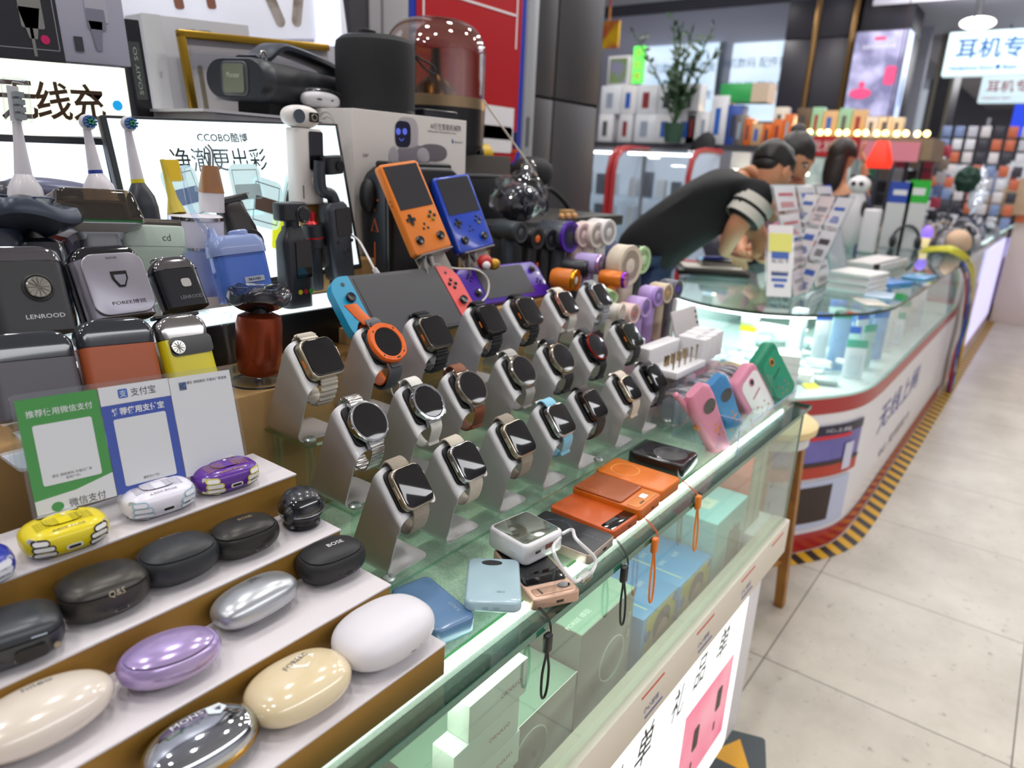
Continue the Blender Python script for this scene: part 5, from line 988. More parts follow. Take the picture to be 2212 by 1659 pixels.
# red and blue hybrid console
M, w_, h_ = quadM((708, 748), (1008, 668), (693, 590), .775, .835)
M, w_, h_ = quadT((737, 606), (937, 584), (789, 715), .832, .775)
t = thing('handheld_console', 'large dark tablet console with a sky blue left grip and a coral right grip', 'game console', M=M)
BLC = mat('#1593bd', .4); RDC = mat('#e0504c', .4)
W2 = .238; H2 = .104; gw = .042
x0, y0 = onp(M, (697, 615)); xr, yr = onp(M, (972, 590)); xt_, yt_ = onp(M, (850, 592))
W2 = xr - x0 + .004; ytop = yt_; Hh = .112
def joy(side, m):
    s = -1 if side == 'l' else 1
    o = []
    for cx, cy, a0 in ((0, 1, 0), (0, -1, 0)): pass
    n = 8; R = .030; pts = []
    w = gw; h = Hh
    pts = [(w / 2, -h / 2), (w / 2, h / 2)] + [(-w / 2 + R - R * sin(rad(90 * k / n)), h / 2 - R + R * cos(rad(90 * k / n))) for k in range(n + 1)] + [(-w / 2 + R - R * cos(rad(90 * k / n)), -h / 2 + R - R * sin(rad(90 * k / n))) for k in range(n + 1)]
    if side == 'r': pts = [(-a, b) for a, b in reversed(pts)]
    return poly(pts, .014)
cx = x0 + gw / 2; cy = ytop - Hh / 2
part(t, 'left_grip', joy('l', BLC).tr(cx, cy, -.004), BLC, 'sky blue left grip'); cr = x0 + W2 - gw / 2; part(t, 'right_grip', joy('r', RDC).tr(cr, cy, -.004), RDC, 'coral right grip')
part(t, 'tablet', slab(W2 - 2 * gw, Hh, .013, .001, .0006).tr((cx + cr) / 2, cy, -.004), mat('#2a2b30', .4)); part(t, 'screen', cube(W2 - 2 * gw - .012, Hh - .010, .0006).tr((cx + cr) / 2 + .001, cy - .001, .009), mat('#333338', .45))
DKB = mat('#17171b', .25, coat=.4)
part(t, 'thumbstick', lathe([(.0075, 0), (.006, .004), (.0078, .0055), (.007, .0075), (0, .0065)], 24).tr(cx + .004, cy + .018, .009), DKB); part(t, 'thumbstick', lathe([(.0075, 0), (.006, .004), (.0078, .0055), (.007, .0075), (0, .0065)], 24).tr(cr - .001, cy - .014, .009), DKB)
for sx, c0, cyy in (('l', cx + .006, cy - .012), ('r', cr - .003, cy + .020)):
    for a in (0, 90, 180, 270): part(t, 'face_button', sell(.0036, .0036, .003).tr(c0 + .0075 * cos(rad(a)), cyy + .0075 * sin(rad(a)), .010), DKB)
part(t, 'small_button', disc(.0032, .001, 16).tr(cx + .004, cy + .042, .010) + disc(.0026, .001, 16).tr(cr - .006, cy + .042, .010), DKB); part(t, 'shoulder', slab(.006, .022, .008, .002).tr(cx - .014, cy + .030, .0), DKB)
part(t, 'easel_back', slab(.10, .003, .10, .004).ro('X', 62).tr((cx + cr) / 2, cy - .03, -.045), mat('#22242a', .4)); part(t, 'easel_foot', slab(.11, .06, .004, .004).ro('X', 40).tr((cx + cr) / 2, cy - Hh / 2 - .002, -.02), mat('#22242a', .4))
# clips of the easel seen in front of the screen
part(t, 'easel_clip', slab(.026, .020, .004, .004, .001).tr((cx + cr) / 2 - .008, cy - Hh / 2 + .022, .0105), mat('#17181b', .4))
def upright_console(lab, bl, br, tl, y0, y1, m, scr, stm, trans=False):
    M, w_, h_ = quadM(bl, br, tl, y0, y1); t = thing('handheld_console', lab, 'game console', M=M)
    part(t, 'console_body', slab(w_, h_, .016, .007, .003, 5, 3).tr(w_ / 2, h_ / 2, -.012), m); part(t, 'screen', cube(w_ * .86, h_ * .47, .0006).tr(w_ / 2, h_ * .73, .0041), mat('#26262b', .3))
    d = slab(.019, .0058, .0022, .001, .0005); part(t, 'direction_pad', (d + d.ro('Z', 90)).tr(w_ * .22, h_ * .38, .004), DKB)
    for a, c in ((0, '#4a3a3a'), (90, '#3a4a3a'), (180, '#2f4a38'), (270, '#8a8a20')): part(t, 'face_button', sell(.0031, .0031, .0024).tr(w_ * .78 + .0066 * cos(rad(a)), h_ * .38 + .0066 * sin(rad(a)), .0045), mat(c, .3))
    for a in (90, 210, 330): part(t, 'menu_button', sell(.0024, .0024, .0016).tr(w_ * .51 + .006 * cos(rad(a)), h_ * .28 + .005 * sin(rad(a)), .0043), DKB)
    for x in (.22, .78): part(t, 'thumbstick', lathe([(.0078, 0), (.006, .003), (.0076, .005), (.006, .0072), (0, .0078)], 24).tr(w_ * x, h_ * .15, .003), DKB)
    part(t, 'side_hole', disc(.0012, .0005, 10).ro('Y', -90).tr(-.0003, h_ * .62, -.004) + disc(.0012, .0005, 10).ro('Y', -90).tr(-.0003, h_ * .57, -.004), mat('#2a1a10', .5))
    part(t, 'metal_easel', slab(w_ * .8, .002, .07, .004).ro('X', 84).tr(w_ / 2, .012, -.014) + slab(w_ * .86, .022, .0022, .003).ro('X', 84).tr(w_ / 2, -.001, .0), mat('#a9a39d', .3, .8), 'silver metal easel')
    part(t, 'easel_leg', ribbon([(w_ * .2, .0, -.004), (w_ * .14, -.02, -.006), (w_ * .06, -.05, -.010)], (0, 0, 1), .022, .0022), mat('#a9a39d', .3, .8))
    return t, M, w_, h_
t, OM, ow, oh = upright_console('orange vertical handheld game console with black screen on a metal easel', (897, 556), (975, 534), (815, 358), .835, .905, mat('#e07a1a', .38), None, None)
t, BM_, bw, bh = upright_console('translucent blue vertical handheld game console on a metal easel', (992, 550), (1066, 530), (935, 386), .865, .925, mat('#1a45c0', .22, coat=.5), None, None)
t = thing('charging_cable', 'white charging cable looping from the orange console past the purple one', 'cable', (0, 0, 0))
a = OM @ Vector((ow * .42, -.004, -.004)); 
part(t, 'cable_plug', tube([a, a + Vector((.004, -.002, -.016))], .004, 8), mat('#e4e2e2', .4))
part(t, 'cable_cord', tube([a + Vector((.004, -.002, -.014)), PY(950, 572, .835), PY(985, 580, .83), PY(1030, 583, .80), PY(1054, 605, .79), PY(1052, 638, .78), PY(1028, 662, .775)], .0017, 8, sm=8), mat('#d9d6cc', .45))
t = thing('charging_cable', 'white charging cable rising from the top of the large console', 'cable', (0, 0, 0))
part(t, 'cable_plug', tube([PY(822, 600, .838), PY(808, 580, .845)], .0040, 8), mat('#e4e2e2', .4)); part(t, 'cable_cord', tube([PY(808, 580, .845), PY(795, 555, .86), PY(775, 520, .90), PY(755, 505, .925)], .0018, 8, sm=6), mat('#e4e2e2', .45))
t = thing('charging_cable', 'short white charging cable plugged into the blue console', 'cable', (0, 0, 0)); a = BM_ @ Vector((bw * .45, -.004, -.004))
part(t, 'cable_plug', tube([a, a + Vector((.003, -.002, -.014))], .0038, 8), mat('#e4e2e2', .4)); part(t, 'cable_cord', tube([a + Vector((.003, -.002, -.013)), PY(1026, 565, .88), PY(1024, 582, .86)], .0017, 8, sm=5), mat('#e4e2e2', .45))
# purple wide console
M, w_, h_ = quadT((1005, 580), (1125, 568), (1052, 655), .862, .815); t = thing('handheld_console', 'purple wide handheld game console behind the black strapped watches', 'game console', M=M)
PUR = mat('#4a22a0', .25, coat=.4)
x0, y0 = onp(M, (983, 595)); x1, y1 = onp(M, (1172, 600)); xt, yt = onp(M, (1070, 573)); W3 = x1 - x0; H3 = .080
part(t, 'console_body', slab(W3, H3, .016, .020, .004, 8, 3).tr((x0 + x1) / 2, yt - H3 / 2, -.012), PUR); part(t, 'screen', cube(W3 * .58, H3 * .80, .0006).tr((x0 + x1) / 2 - .002, yt - H3 / 2 + .002, .0041), mat('#2d2d33', .4))
for c0, yy in ((x0 + W3 * .11, yt - H3 * .28), (x1 - W3 * .10, yt - H3 * .60)):
    for a_ in (0, 90, 180, 270): part(t, 'face_button', sell(.0028, .0028, .002).tr(c0 + .006 * cos(rad(a_)), yy + .006 * sin(rad(a_)), .0045), mat('#2b1a55', .2, .3))
for c0, yy in ((x0 + W3 * .12, yt - H3 * .70), (x1 - W3 * .11, yt - H3 * .24)): part(t, 'thumbstick', lathe([(.0078, 0), (.006, .003), (.0076, .005), (.006, .0072), (0, .0078)], 24).tr(c0, yy, .003), DKB)
part(t, 'easel_clip', slab(.022, .018, .004, .004, .001).tr((x0 + x1) / 2, yt - H3 - .001, .006), mat('#17181b', .4)); part(t, 'easel_back', slab(.07, .003, .08, .004).ro('X', 60).tr((x0 + x1) / 2, yt - H3 * .7, -.04), mat('#22242a', .4))
# ================================================================== boombox, robot box, speakers
def boxpix(y, tl, br_, d): pass
p = PY(790, 600, .98); q = PY(800, 345, .98)
t = thing('boombox', 'black boombox with orange plus, triangle and minus marks on its end', 'speaker', (0, 0, 0))
ex = .875; bx0 = .845
M = M4((.99, .925, 1.0762), 0)
bb = slab(.235, .255, .075, .034, .010, 8, 4).ro('X', 90).tr(0, .04, .1275)
t.matrix_world = M4((.962, .926, 1.0764), 0)
part(t, 'body', slab(.185, .240, .068, .034, .008, 8, 4).ro('X', 90).tr(0, .068, .1225), mat('#17191c', .4)); part(t, 'end_panel', slab(.055, .215, .004, .027, .0015, 8, 3).ro('X', 90).ro('Z', -90).tr(-.0935, .034, .1225), mat('#2f353d', .35)); part(t, 'end_rim', slab(.066, .228, .003, .032, .001, 8, 3).ro('X', 90).ro('Z', -90).tr(-.0925, .034, .1225), mat('#4b4f4c', .25, .5))
ORG = mat('#d9713f', .4); lz = -.098
pl = (cube(.003, .030, .0006) .ro('Z', 0) + cube(.018, .003, .0006)).tr(0, 0, 0)
g = cube(.028, .003, .0006).tr(0, -.0015, 0)
part(t, 'mark', (cube(.0030, .040, .0006).tr(0, .062, 0) + cube(.020, .0030, .0006).tr(0, .062, 0) + cube(.0030, .040, .0006).tr(0, -.030, 0) + tube([(-.008, .008, 0), (.008, .008, 0), (0, .030, 0)], .0014, 6, closed=True)).ro('X', 90).ro('Z', -90).tr(lz, .034, .1225), ORG, 'orange plus, triangle and minus marks')
part(t, 'top_handle', slab(.16, .045, .014, .010, .005).tr(0, .034, .236), mat('#141518', .3)); part(t, 'side_strap', sell(.012, .018, .03).tr(-.103, .045, .19), mat('#0f0f11', .5))
# robot box
a = PY(761, 233, 1.0); b = PY(1008, 262, 1.0); zb = 1.1606; zt = 1.4095; y0 = 1.0
x0, x1 = a.x, b.x
t = thing('robot_toy_box', 'white retail box printed with a grey smiling robot, behind the consoles', 'box', ((x0 + x1) / 2, y0, zb)); W_ = x1 - x0; Hb = zt - zb; Db = .20
part(t, 'box_body', slab(W_, Db, Hb, .001, .001).tr(0, Db / 2, 0), mat('#dedad6', .45))
def fr(g, px_, z=.0004):  # artwork on the front face at a pixel
    p_ = PY(px_[0], px_[1], y0); return g.ro('X', 90).tr(p_.x - (x0 + x1) / 2, -z, p_.z - zb)
RG = mat('#8d8790', .5); RL = mat('#b9b4ba', .5)
part(t, 'robot_head_print', fr(sell(.028, .030, .0006, 3, 2), (880, 290)), RL); part(t, 'robot_face_print', fr(sell(.020, .023, .0006, 3.4, 2), (870, 290), .0009), mat('#141738', .3)); part(t, 'robot_eye_print', fr(disc(.0058), (859, 284), .0015) + fr(disc(.0058), (873, 284), .0015) + fr(tube([(-.006, 0, 0), (0, -.004, 0), (.006, 0, 0)], .0008, 6, sm=4), (866, 299), .0015), mat('#5a6ae0', .4, emit=.4))
part(t, 'robot_body_print', fr(sell(.045, .018, .0005, 2.6, 2), (895, 335)), RG); part(t, 'robot_back_print', fr(sell(.040, .016, .0006, 2.4, 2), (935, 330), .0007), mat('#6f6870', .5)); part(t, 'robot_arm_print', fr(sell(.012, .018, .0006, 2, 2), (850, 338), .0008) + fr(sell(.018, .014, .0006, 2, 2), (915, 335), .0009), RL)
part(t, 'lettering', fr(text('AI衍生智能机械狗', .012, 0, wid=.088), (963, 275)) + fr(text('INTELLIGENT MECHANICAL DOG', .0035, 0, wid=.080), (955, 286)), mat('#4b4a52', .5)); part(t, 'blue_mark', fr(text('ᛒ', .008) if False else poly([(0, -.005), (.003, -.002), (-.002, .002), (0, .005)], .0004), (977, 305)), mat('#2b8fd0', .4)); part(t, 'small_lettering', fr(text('Bluetooth', .0042), (990, 307)) + fr(text('360°', .006), (790, 335)), mat('#55545c', .5))
part(t, 'side_sketch', (ringg(.024, .0006, 24).tr(0, .03, 0) + ringg(.018, .0005, 24).tr(.004, .028, 0) + ringg(.03, .0006, 24).sc(1, 1.3, 1).tr(0, -.04, 0)).ro('X', 90).ro('Z', -90).tr(-W_ / 2 - .0004, .07, Hb - .06), mat('#b3aeac', .5))
BT = zt
# earbuds case on the robot box
t = thing('white_earbuds_case', 'small white earbuds case in plastic film on top of the robot box', 'earphone case', (PY(692, 222, 1.10).x, 1.10, BT + .0005)); part(t, 'case_body', sell(.040, .016, .014, 2.6, 2.4).tr(0, 0, .014), mat('#e6e2e4', .35)); part(t, 'port', slab(.010, .003, .0004, .001).ro('X', 90).tr(-.014, -.0162, .014) + slab(.005, .003, .0004, .001).ro('X', 90).tr(.014, -.0160, .014), mat('#55555a', .4)); part(t, 'film', sell(.044, .019, .017, 3, 3).tr(0, 0, .017), glass((.96, .97, .98), .08))
# black cylinder speaker
p = PY(812, 240, 1.10); q = PY(812, 78, 1.10)
t = thing('cylinder_speaker', 'black fabric cylinder speaker with a loop cord on the robot box', 'speaker', (p.x, 1.10, BT + .0006)); R = .0745; h = q.z - BT
part(t, 'fabric_body', lathe([(R * .97, 0), (R, .004), (R, h * .82), (R * .97, h * .90), (R * .86, h * .95), (0, h * .96)], 44), mat('#1b1d20', .75, bump=.6, bscale=900)); part(t, 'base_rim', lathe([(R * 1.0, .0), (R * 1.005, .006), (R * .99, .010)], 44), mat('#111214', .4)); part(t, 'top_cap', lathe([(R * .86, h * .95), (R * .8, h * .97), (R * .3, h * .99), (0, h * .99)], 40), mat('#15161a', .3)); part(t, 'buckle', slab(.030, .02, .012, .003, .002).tr(-.02, 0, h * .965), mat('#101114', .3)); part(t, 'loop_cord', tube([(.06, -.02, h * .9), (.085, -.03, h * .80), (.12, -.035, h * .72), (.125, -.035, h * .62), (.10, -.035, h * .66), (.072, -.025, h * .84)], .0022, 8, sm=6), mat('#141416', .5))
# small black unit between
t = thing('black_card_reader', 'flat black unit lying on the robot box in front of the dome speaker', 'gadget', (PY(935, 245, 1.10).x, 1.12, BT + .0006)); part(t, 'unit_body', slab(.105, .09, .020, .006, .003), mat('#14151a', .25, coat=.3)); part(t, 'unit_edge', slab(.10, .0006, .010, .002).tr(0, -.0455, .005), mat('#2b2d33', .3))
# handle speaker on a stock shelf behind
t = thing('stock_cabinet', 'white stock cabinet behind the lit posters carrying the handle speaker', 'cabinet', (0, 0, 0)); part(t, 'cabinet_body', aab(.64, .845, 1.07, 1.50, GL + .0006, 1.386, .002), mat('#c9c8ce', .4)); part(t, 'cabinet_top', aab(.62, .845, 1.065, 1.50, 1.386, 1.390), mat('#d6d5da', .4))
M0 = PY(530, 258, 1.12); t = thing('handle_speaker', 'large black portable speaker with a thick carry handle and end screen', 'speaker', (M0.x + .010, 1.13, 1.4105), rz=22)
part(t, 'feet', aab(.02, .28, -.03, .03, -.0195, .01), mat('#15171a', .6))
L_ = .27; Hs = PY(540, 135, 1.12).z - 1.405
def prism_x(pr, x0, x1): return rings([[(x, a, b) for a, b in pr] for x in (x0, x1)])
sec = [(a, b + Hs / 2) for a, b in rrect(.12, Hs, .035, 6)]
part(t, 'body', prism_x(sec, .0, L_), mat('#1c1f24', .5)); part(t, 'end_cap', rings([[(x, a * s, (b - Hs / 2) * s + Hs / 2) for a, b in sec] for x, s in ((.0, 1.02), (-.018, 1.0), (-.026, .9))]), mat('#2f343b', .4)); part(t, 'end_screen_frame', slab(.050, Hs * .80, .004, .010, .001).ro('X', 90).ro('Z', -90).tr(-.024, -.0, Hs / 2), mat('#6a6f72', .3, .5)); part(t, 'end_screen', slab(.038, Hs * .66, .002, .005).ro('X', 90).ro('Z', -90).tr(-.0285, 0, Hs / 2), mat('#77806f', .25)); part(t, 'screen_lettering', text('Monster', .008, 0, wid=.024).ro('X', 90).ro('Z', -90).tr(-.0308, 0, Hs / 2 + .005), mat('#c9d0bb', .4))
part(t, 'carry_handle', ribbon([(.01, 0, Hs * .98), (.04, 0, Hs * 1.08), (.075, 0, Hs * 1.38), (.11, 0, Hs * 1.46), (.20, 0, Hs * 1.40), (.27, 0, Hs * 1.28), (.30, 0, Hs * 1.0)], (0, 1, 0), .05, .016, sm=6), mat('#2b323c', .35)); part(t, 'ring', ringg(.008, .002, 20).ro('X', 90).tr(.012, -.03, Hs * 1.08), mat('#9a9a96', .25, .9))
# amber dome speaker
p = PY(945, 328, 1.32); t = thing('dome_speaker', 'tall amber glass dome speaker with a champagne band and black base', 'speaker', (p.x, 1.33, 1.349)); R = .128
q1 = PY(940, 218, 1.32).z - 1.349; q2 = PY(940, 38, 1.32).z - 1.349
part(t, 'base', lathe([(R * .82, 0), (R * .97, .02), (R * .99, q1 * .86), (R * .95, q1 * .87)], 48), mat('#131316', .3)); part(t, 'metal_band', lathe([(R * .995, q1 * .86), (R * .995, q1 * 1.05), (R * .97, q1 * 1.06)], 48), mat('#a8916f', .3, .8), 'champagne band')
dome = [(R * .97, q1 * 1.05)] + [(R * .97 * (cos(rad(a)) ** .55), q1 * 1.05 + (q2 - q1 * 1.05) * .55 + (q2 - q1 * 1.05) * .45 * sin(rad(a))) for a in range(0, 88, 7)] + [(0.001, q2)]
part(t, 'glass_dome', lathe(dome, 48), glass((.64, .48, .29), .02, 1, 2.4), 'amber tinted glass dome'); part(t, 'inner_horn', lathe([(R * .5, q1), (R * .35, q1 * 1.3), (R * .12, q1 * 1.5), (R * .08, q1 * 2.0)], 32), mat('#4a3a22', .25, .7))
t = thing('dome_shelf', 'dark shelf carrying the amber dome speaker', 'shelf', (p.x + .02, 1.33, GL + .0006)); part(t, 'shelf_body', box(.36, .19, 1.3478 - GL, .002), mat('#3a332c', .6))
# ================================================================== stands and boxes under the fans
t = thing('fan_display_stand', 'dark tiered stand carrying the rows of hand held fans', 'display stand', (1.37, .70, GL + .0006))
FSP = mat('#4a4448', .5)
part(t, 'tier', box(.30, .075, .095, .001).tr(.0, .0, 0), mat('#d7b6c4', .3, coat=.3), 'pink tinted clear lower tier'); part(t, 'tier', box(.31, .11, .135, .001).tr(.0, .095, 0), FSP); part(t, 'tier', box(.33, .16, .180, .001).tr(-.005, .232, 0), FSP)
def fan(lab, px_, y, hpx, tl, face, rim, body, inner=None, rz=-4, hl=None, ratio=1, blades=0, base=None, handle=True, kind='hand_fan'):
    c = PY(*px_, y); d = (c - Vector((0, 0, CAMH))).dot(CF); R = hpx / 2 * d / FPX
    t = thing(kind, lab, 'fan', M=M4(tuple(c), rz))
    part(t, 'fan_body', lathe([(R * .92, 0), (R, R * .12), (R, tl * .8), (R * .85, tl * .95), (R * .5, tl)], 28).ro('X', -90), body)
    part(t, 'front_rim', lathe([(R * .78, 0), (R * 1.0, -.001), (R * 1.03, .003), (R * 1.0, .007)], 32).ro('X', -90), rim)
    part(t, 'fan_face', lathe([(R * .80, .001), (R * .74, .005), (0, .006)], 28).ro('X', -90), face)
    part(t, 'hub', lathe([(R * .42, .006), (R * .42, .001), (R * .34, -.0005), (0, -.001)], 22).ro('X', -90), inner or rim)
    if blades: part(t, 'grille_blades', sum([cube(R * .045, .003, R * .36).tr(0, .003, R * .42).ro('Y', a * 360 / blades) for a in range(blades)], G()), inner or rim)
    if handle:
        zb = (base if base is not None else GL + .136) - c.z; h = -zb - R * .7
        if h > .01: part(t, 'handle', slab(R * 1.35, R * 1.0, h, R * .4, .002).tr(0, tl * .5, zb + .0012), body)
    return t, R, c
K = lambda c, r=.35, m=0, **k: mat(c, r, m, **k)
B1 = GL + .0006 + .180; B2 = GL + .0006 + .135; B3 = GL + .0006 + .095
t, R, c = fan('dark teal long barrel fan, leftmost in the back row', (1126, 502), .905, 44, .075, K('#17191c'), K('#3b4046'), K('#39434a', .4, .2), K('#55585c', .3, .5), base=B1)
t, R, c = fan('black fan with bright orange blades', (1162, 516), .90, 44, .05, K('#e8601c', .4), K('#26262a'), K('#25262a'), K('#f0701f', .4), base=B1); part(t, 'orange_switch', slab(.006, .002, .014, .001).tr(.0, -.002, -.065), K('#f0601a'))
t, R, c = fan('black fan with black blades beside the orange bladed one', (1192, 518), .895, 44, .05, K('#101012'), K('#303136'), K('#2b2c31'), K('#202024', .3), base=B1)
t, R, c = fan('large graphite barrel fan with a violet rim', (1233, 512), .875, 66, .085, K('#131316'), K('#5427a8', .3), K('#4b5059', .35, .3), K('#2f3036', .4), base=B1)
t, R, c = fan('blush pink bladeless fan half hidden by the violet rimmed one', (1262, 508), .865, 50, .05, K('#c99a96'), K('#e9cfcb'), K('#e6cdc8'), None, base=B1)
t, R, c = fan('cream bladeless fan with a dark round outlet', (1291, 508), .85, 54, .06, K('#1c1a1a'), K('#eadfd8'), K('#e8dad3'), K('#e8dad3'), base=B1)
t, R, c = fan('white bladeless fan at the right end of the back row', (1316, 502), .84, 54, .06, K('#1c1a1a'), K('#ece9e8'), K('#eae6e6'), K('#e4e2e2'), base=B1)
t, R, c = fan('lilac cylinder fan with a shiny rim', (1299, 572), .78, 44, .06, K('#7d7884', .4, .4), K('#c9a7dd', .15, .7), K('#b29fd6', .4), K('#9a949d', .35, .3), base=B2, rz=8)
t, R, c = fan('short orange fan with a golden ring and pale petals', (1245, 606), .765, 46, .055, K('#c9591a'), K('#e09a1a', .15, .9), K('#e07a1f', .4), K('#d9cdc2', .4), base=B2, rz=12, blades=6)
t, R, c = fan('black barrel fan lying behind the short orange fan', (1270, 580), .80, 34, .06, K('#101012'), K('#2b2c31'), K('#2d2f34'), K('#3a3b40', .3), base=B2, rz=12)
t, R, c = fan('big cream round fan with a grille of many blades', (1362, 574), .735, 86, .045, K('#b5a68e'), K('#ddd0ba'), K('#d9ccb6'), K('#e0d3bf'), base=B2, rz=-6, blades=18)
t, R, c = fan('pale green clear capsule humidifier fan', (1390, 562), .765, 58, .05, glass((.80, .93, .78), .05, 1, 1.6), K('#b9dba6', .3), glass((.80, .93, .75), .05, 1, 1.7), K('#cfe3bb', .4), base=B2)
t, R, c = fan('orange cylinder fan with a purple metallic rim', (1352, 605), .715, 36, .06, K('#3a1f52', .3), K('#7d2fa8', .15, .8), K('#e07a1f', .3, .2), K('#8a55a0', .2, .5), base=B2, rz=12)
t, R, c = fan('mint green small barrel fan', (1322, 642), .70, 28, .045, K('#4a6a3a'), K('#b9d9a2', .3), K('#b9d6a6', .3), K('#7fae62', .3), base=B2, rz=-40)
t, R, c = fan('cream barrel fan, leftmost of the front row', (1344, 676), .675, 38, .05, K('#2a2622'), K('#ddd0c0'), K('#e3ded4'), K('#d5c7b3'), base=B3, rz=8)
t, R, c = fan('pink round fan with a copper coloured ring', (1371, 678), .672, 42, .04, K('#5a2f2a'), K('#efcfc8'), K('#edd0ca'), K('#c9786a', .3, .3), base=B3, blades=6)
t, R, c = fan('lilac bladeless fan with a violet ring outlet', (1396, 664), .668, 42, .045, K('#35303f'), K('#c9a9e6'), K('#c4a6e2'), K('#7d57b0'), base=B3, blades=8)
t, R, c = fan('purple fan with a pale violet cushion face', (1423, 641), .672, 42, .045, K('#8d79d6'), K('#b597dd'), K('#c4a9e6'), K('#a48fe0', .4), base=B3)
t, R, c = fan('beige fan with a golden tan face', (1443, 634), .668, 42, .045, K('#b98a4f'), K('#d9c5a6'), K('#d6c3a7'), K('#c79a5e', .4), base=B3)
t, R, c = fan('grey fan with a deep violet face at the right end', (1465, 625), .665, 38, .045, K('#3a1aa0'), K('#5d5f6c'), K('#6a6b75', .35, .2), K('#4a2fc0', .3), base=B3)
# red and gold trinket below the blue console
t = thing('trinket', 'small red and gold trinket under the blue console', 'toy', M=M4(tuple(PY(1052, 566, .84)))); part(t, 'red_body', sell(.016, .014, .014).tr(-.006, 0, 0), K('#b3211b', .4)); part(t, 'gold_body', sell(.013, .012, .011, 2.4).tr(.012, -.006, -.004), K('#b98f2a', .3, .7)); part(t, 'white_ball', sell(.008, .008, .008).tr(-.014, -.010, -.004), K('#e6e2e0'))
# plastic wrapped speaker
c = PY(1133, 482, 1.02); t = thing('wrapped_speaker', 'dark round speaker bundled in crinkled clear plastic film', 'speaker', M=M4((c.x, 1.04, c.z)))
def crinkle(g, a, s, seed=0): return G([tuple(Vector(p) * (1 + a * noise.noise(Vector(p) * s + Vector((seed, 0, 0))))) for p in g.v], g.f)
part(t, 'speaker_body', sell(.055, .045, .045, 2.2, 2.2).tr(0, 0, .046), K('#20222c', .2, coat=.6))
for k, (x, z) in enumerate(((-.03, .06), (.015, .06), (.04, .04), (-.015, .03))): part(t, 'speaker_driver', (ringg(.018, .003, 24) + cyl(.010, .004, 20)).ro('X', 90).tr(x, -.044, z), K('#343745', .2, .6))
part(t, 'plastic_film', crinkle(sell(.072, .060, .058, 2.2, 2.0, 60, 30).tr(0, 0, .001), .22, 38).tr(0, 0, .055), glass((.95, .96, .98), .06, 1, 1.8), 'crinkled clear film', sm=12); part(t, 'film_knot', crinkle(sell(.022, .018, .020, 2, 2, 30, 14), .5, 60, 5).tr(.03, 0, .125), glass((.9, .91, .94), .08, 1, 2.0), sm=12)
t = thing('speaker_rest', 'dark box under the plastic wrapped speaker', 'box', (c.x + .0, 1.09, GL + .0006)); part(t, 'box_body', box(.23, .13, c.z - GL - .0012, .002), K('#27252a', .6))
# black round bag strap and antenna stick, small wood pieces
solo('antenna_rod', 'thin pale rod slanting down from the poster to the wrapped speaker', 'antenna', tube([PY(1043, 215, 1.15), PY(1160, 380, 1.04)], .0022, 8), K('#c9beae', .4))
t = thing('black_bag', 'black fabric bag with a curved handle beside the pillar', 'bag', M=M4(tuple(PY(1150, 372, 1.30)))); part(t, 'bag_body', sell(.075, .05, .045, 2.4, 2.2), K('#16171a', .7)); part(t, 'bag_handle', tube([(.05, 0, -.06), (.10, 0, -.05), (.16, -.02, -.09), (.185, -.04, -.14)], .008, 8, sm=5), K('#141416', .6))
t = thing('dark_worktop', 'dark worktop behind the fans carrying tools and film wrapped goods', 'table', (1.62, 1.19, 0)); part(t, 'worktop', box(.50, .27, .03, .002).tr(.12, .03, 1.165), K('#26231f', .5)); part(t, 'cabinet', box(.26, .22, 1.16, .002).tr(.15, .03, .003), K('#2c2a2b', .6))
t = thing('black_case', 'black equipment case with a grey rim behind the blue console', 'case', (PY(1075, 470, 1.14).x - .05, 1.20, 1.196)); part(t, 'case_body', box(.20, .12, .10, .004), K('#17181b', .4)); part(t, 'case_rim', box(.204, .124, .006, .002).tr(0, 0, .10), K('#4a4d52', .4))
t = thing('wood_block', 'small pale wood block on the dark worktop', 'block', (PY(1225, 455, 1.12).x, 1.12, 1.196)); part(t, 'block', box(.05, .02, .018, .001), K('#b9935a', .6))
for k in range(3): solo('wooden_bead', ['leftmost', 'middle', 'rightmost'][k] + ' of three orange wooden beads by the wood block', 'bead', sell(.008, .008, .008), K('#d9a06a', .5), (PY(1213 + 14 * k, 466, 1.05).x, 1.05, 1.205), group=None)
t = thing('tape_roll', 'yellow cylinder with a black end behind the robot box', 'tape', M=M4(tuple(PY(1032, 333, 1.28)), 0)); part(t, 'yellow_roll', cyl(.028, .045, 28, .003).ro('Y', 90).tr(-.01, 0, 0), K('#e0b90f', .4)); part(t, 'black_end', cyl(.034, .018, 28, .003).ro('Y', 90).tr(-.03, 0, -.003), K('#1b1b1d', .5))
t = thing('cardboard_carton', 'low brown carton under the hydrant poster', 'carton', (1.62, 1.46, 1.196)); part(t, 'carton_body', box(.52, .12, .065, .001), CARD)
t = thing('poster_table', 'dark table carrying the low carton below the poster', 'table', (1.60, 1.44, 0)); part(t, 'table_body', box(.75, .14, 1.1945, .002).tr(0, .08, 0), K('#2f2b28', .6))
t = thing('blue_pen', 'blue marker with an orange tip hanging by the poster edge', 'pen', M=M4(tuple(PY(1112, 322, 1.40)), 0)); part(t, 'pen_barrel', cyl(.007, .05, 14, .001), K('#1f2a6a', .4)); part(t, 'orange_tip', cyl(.008, .012, 14, .001).tr(0, 0, -.012), K('#e8591f', .4))
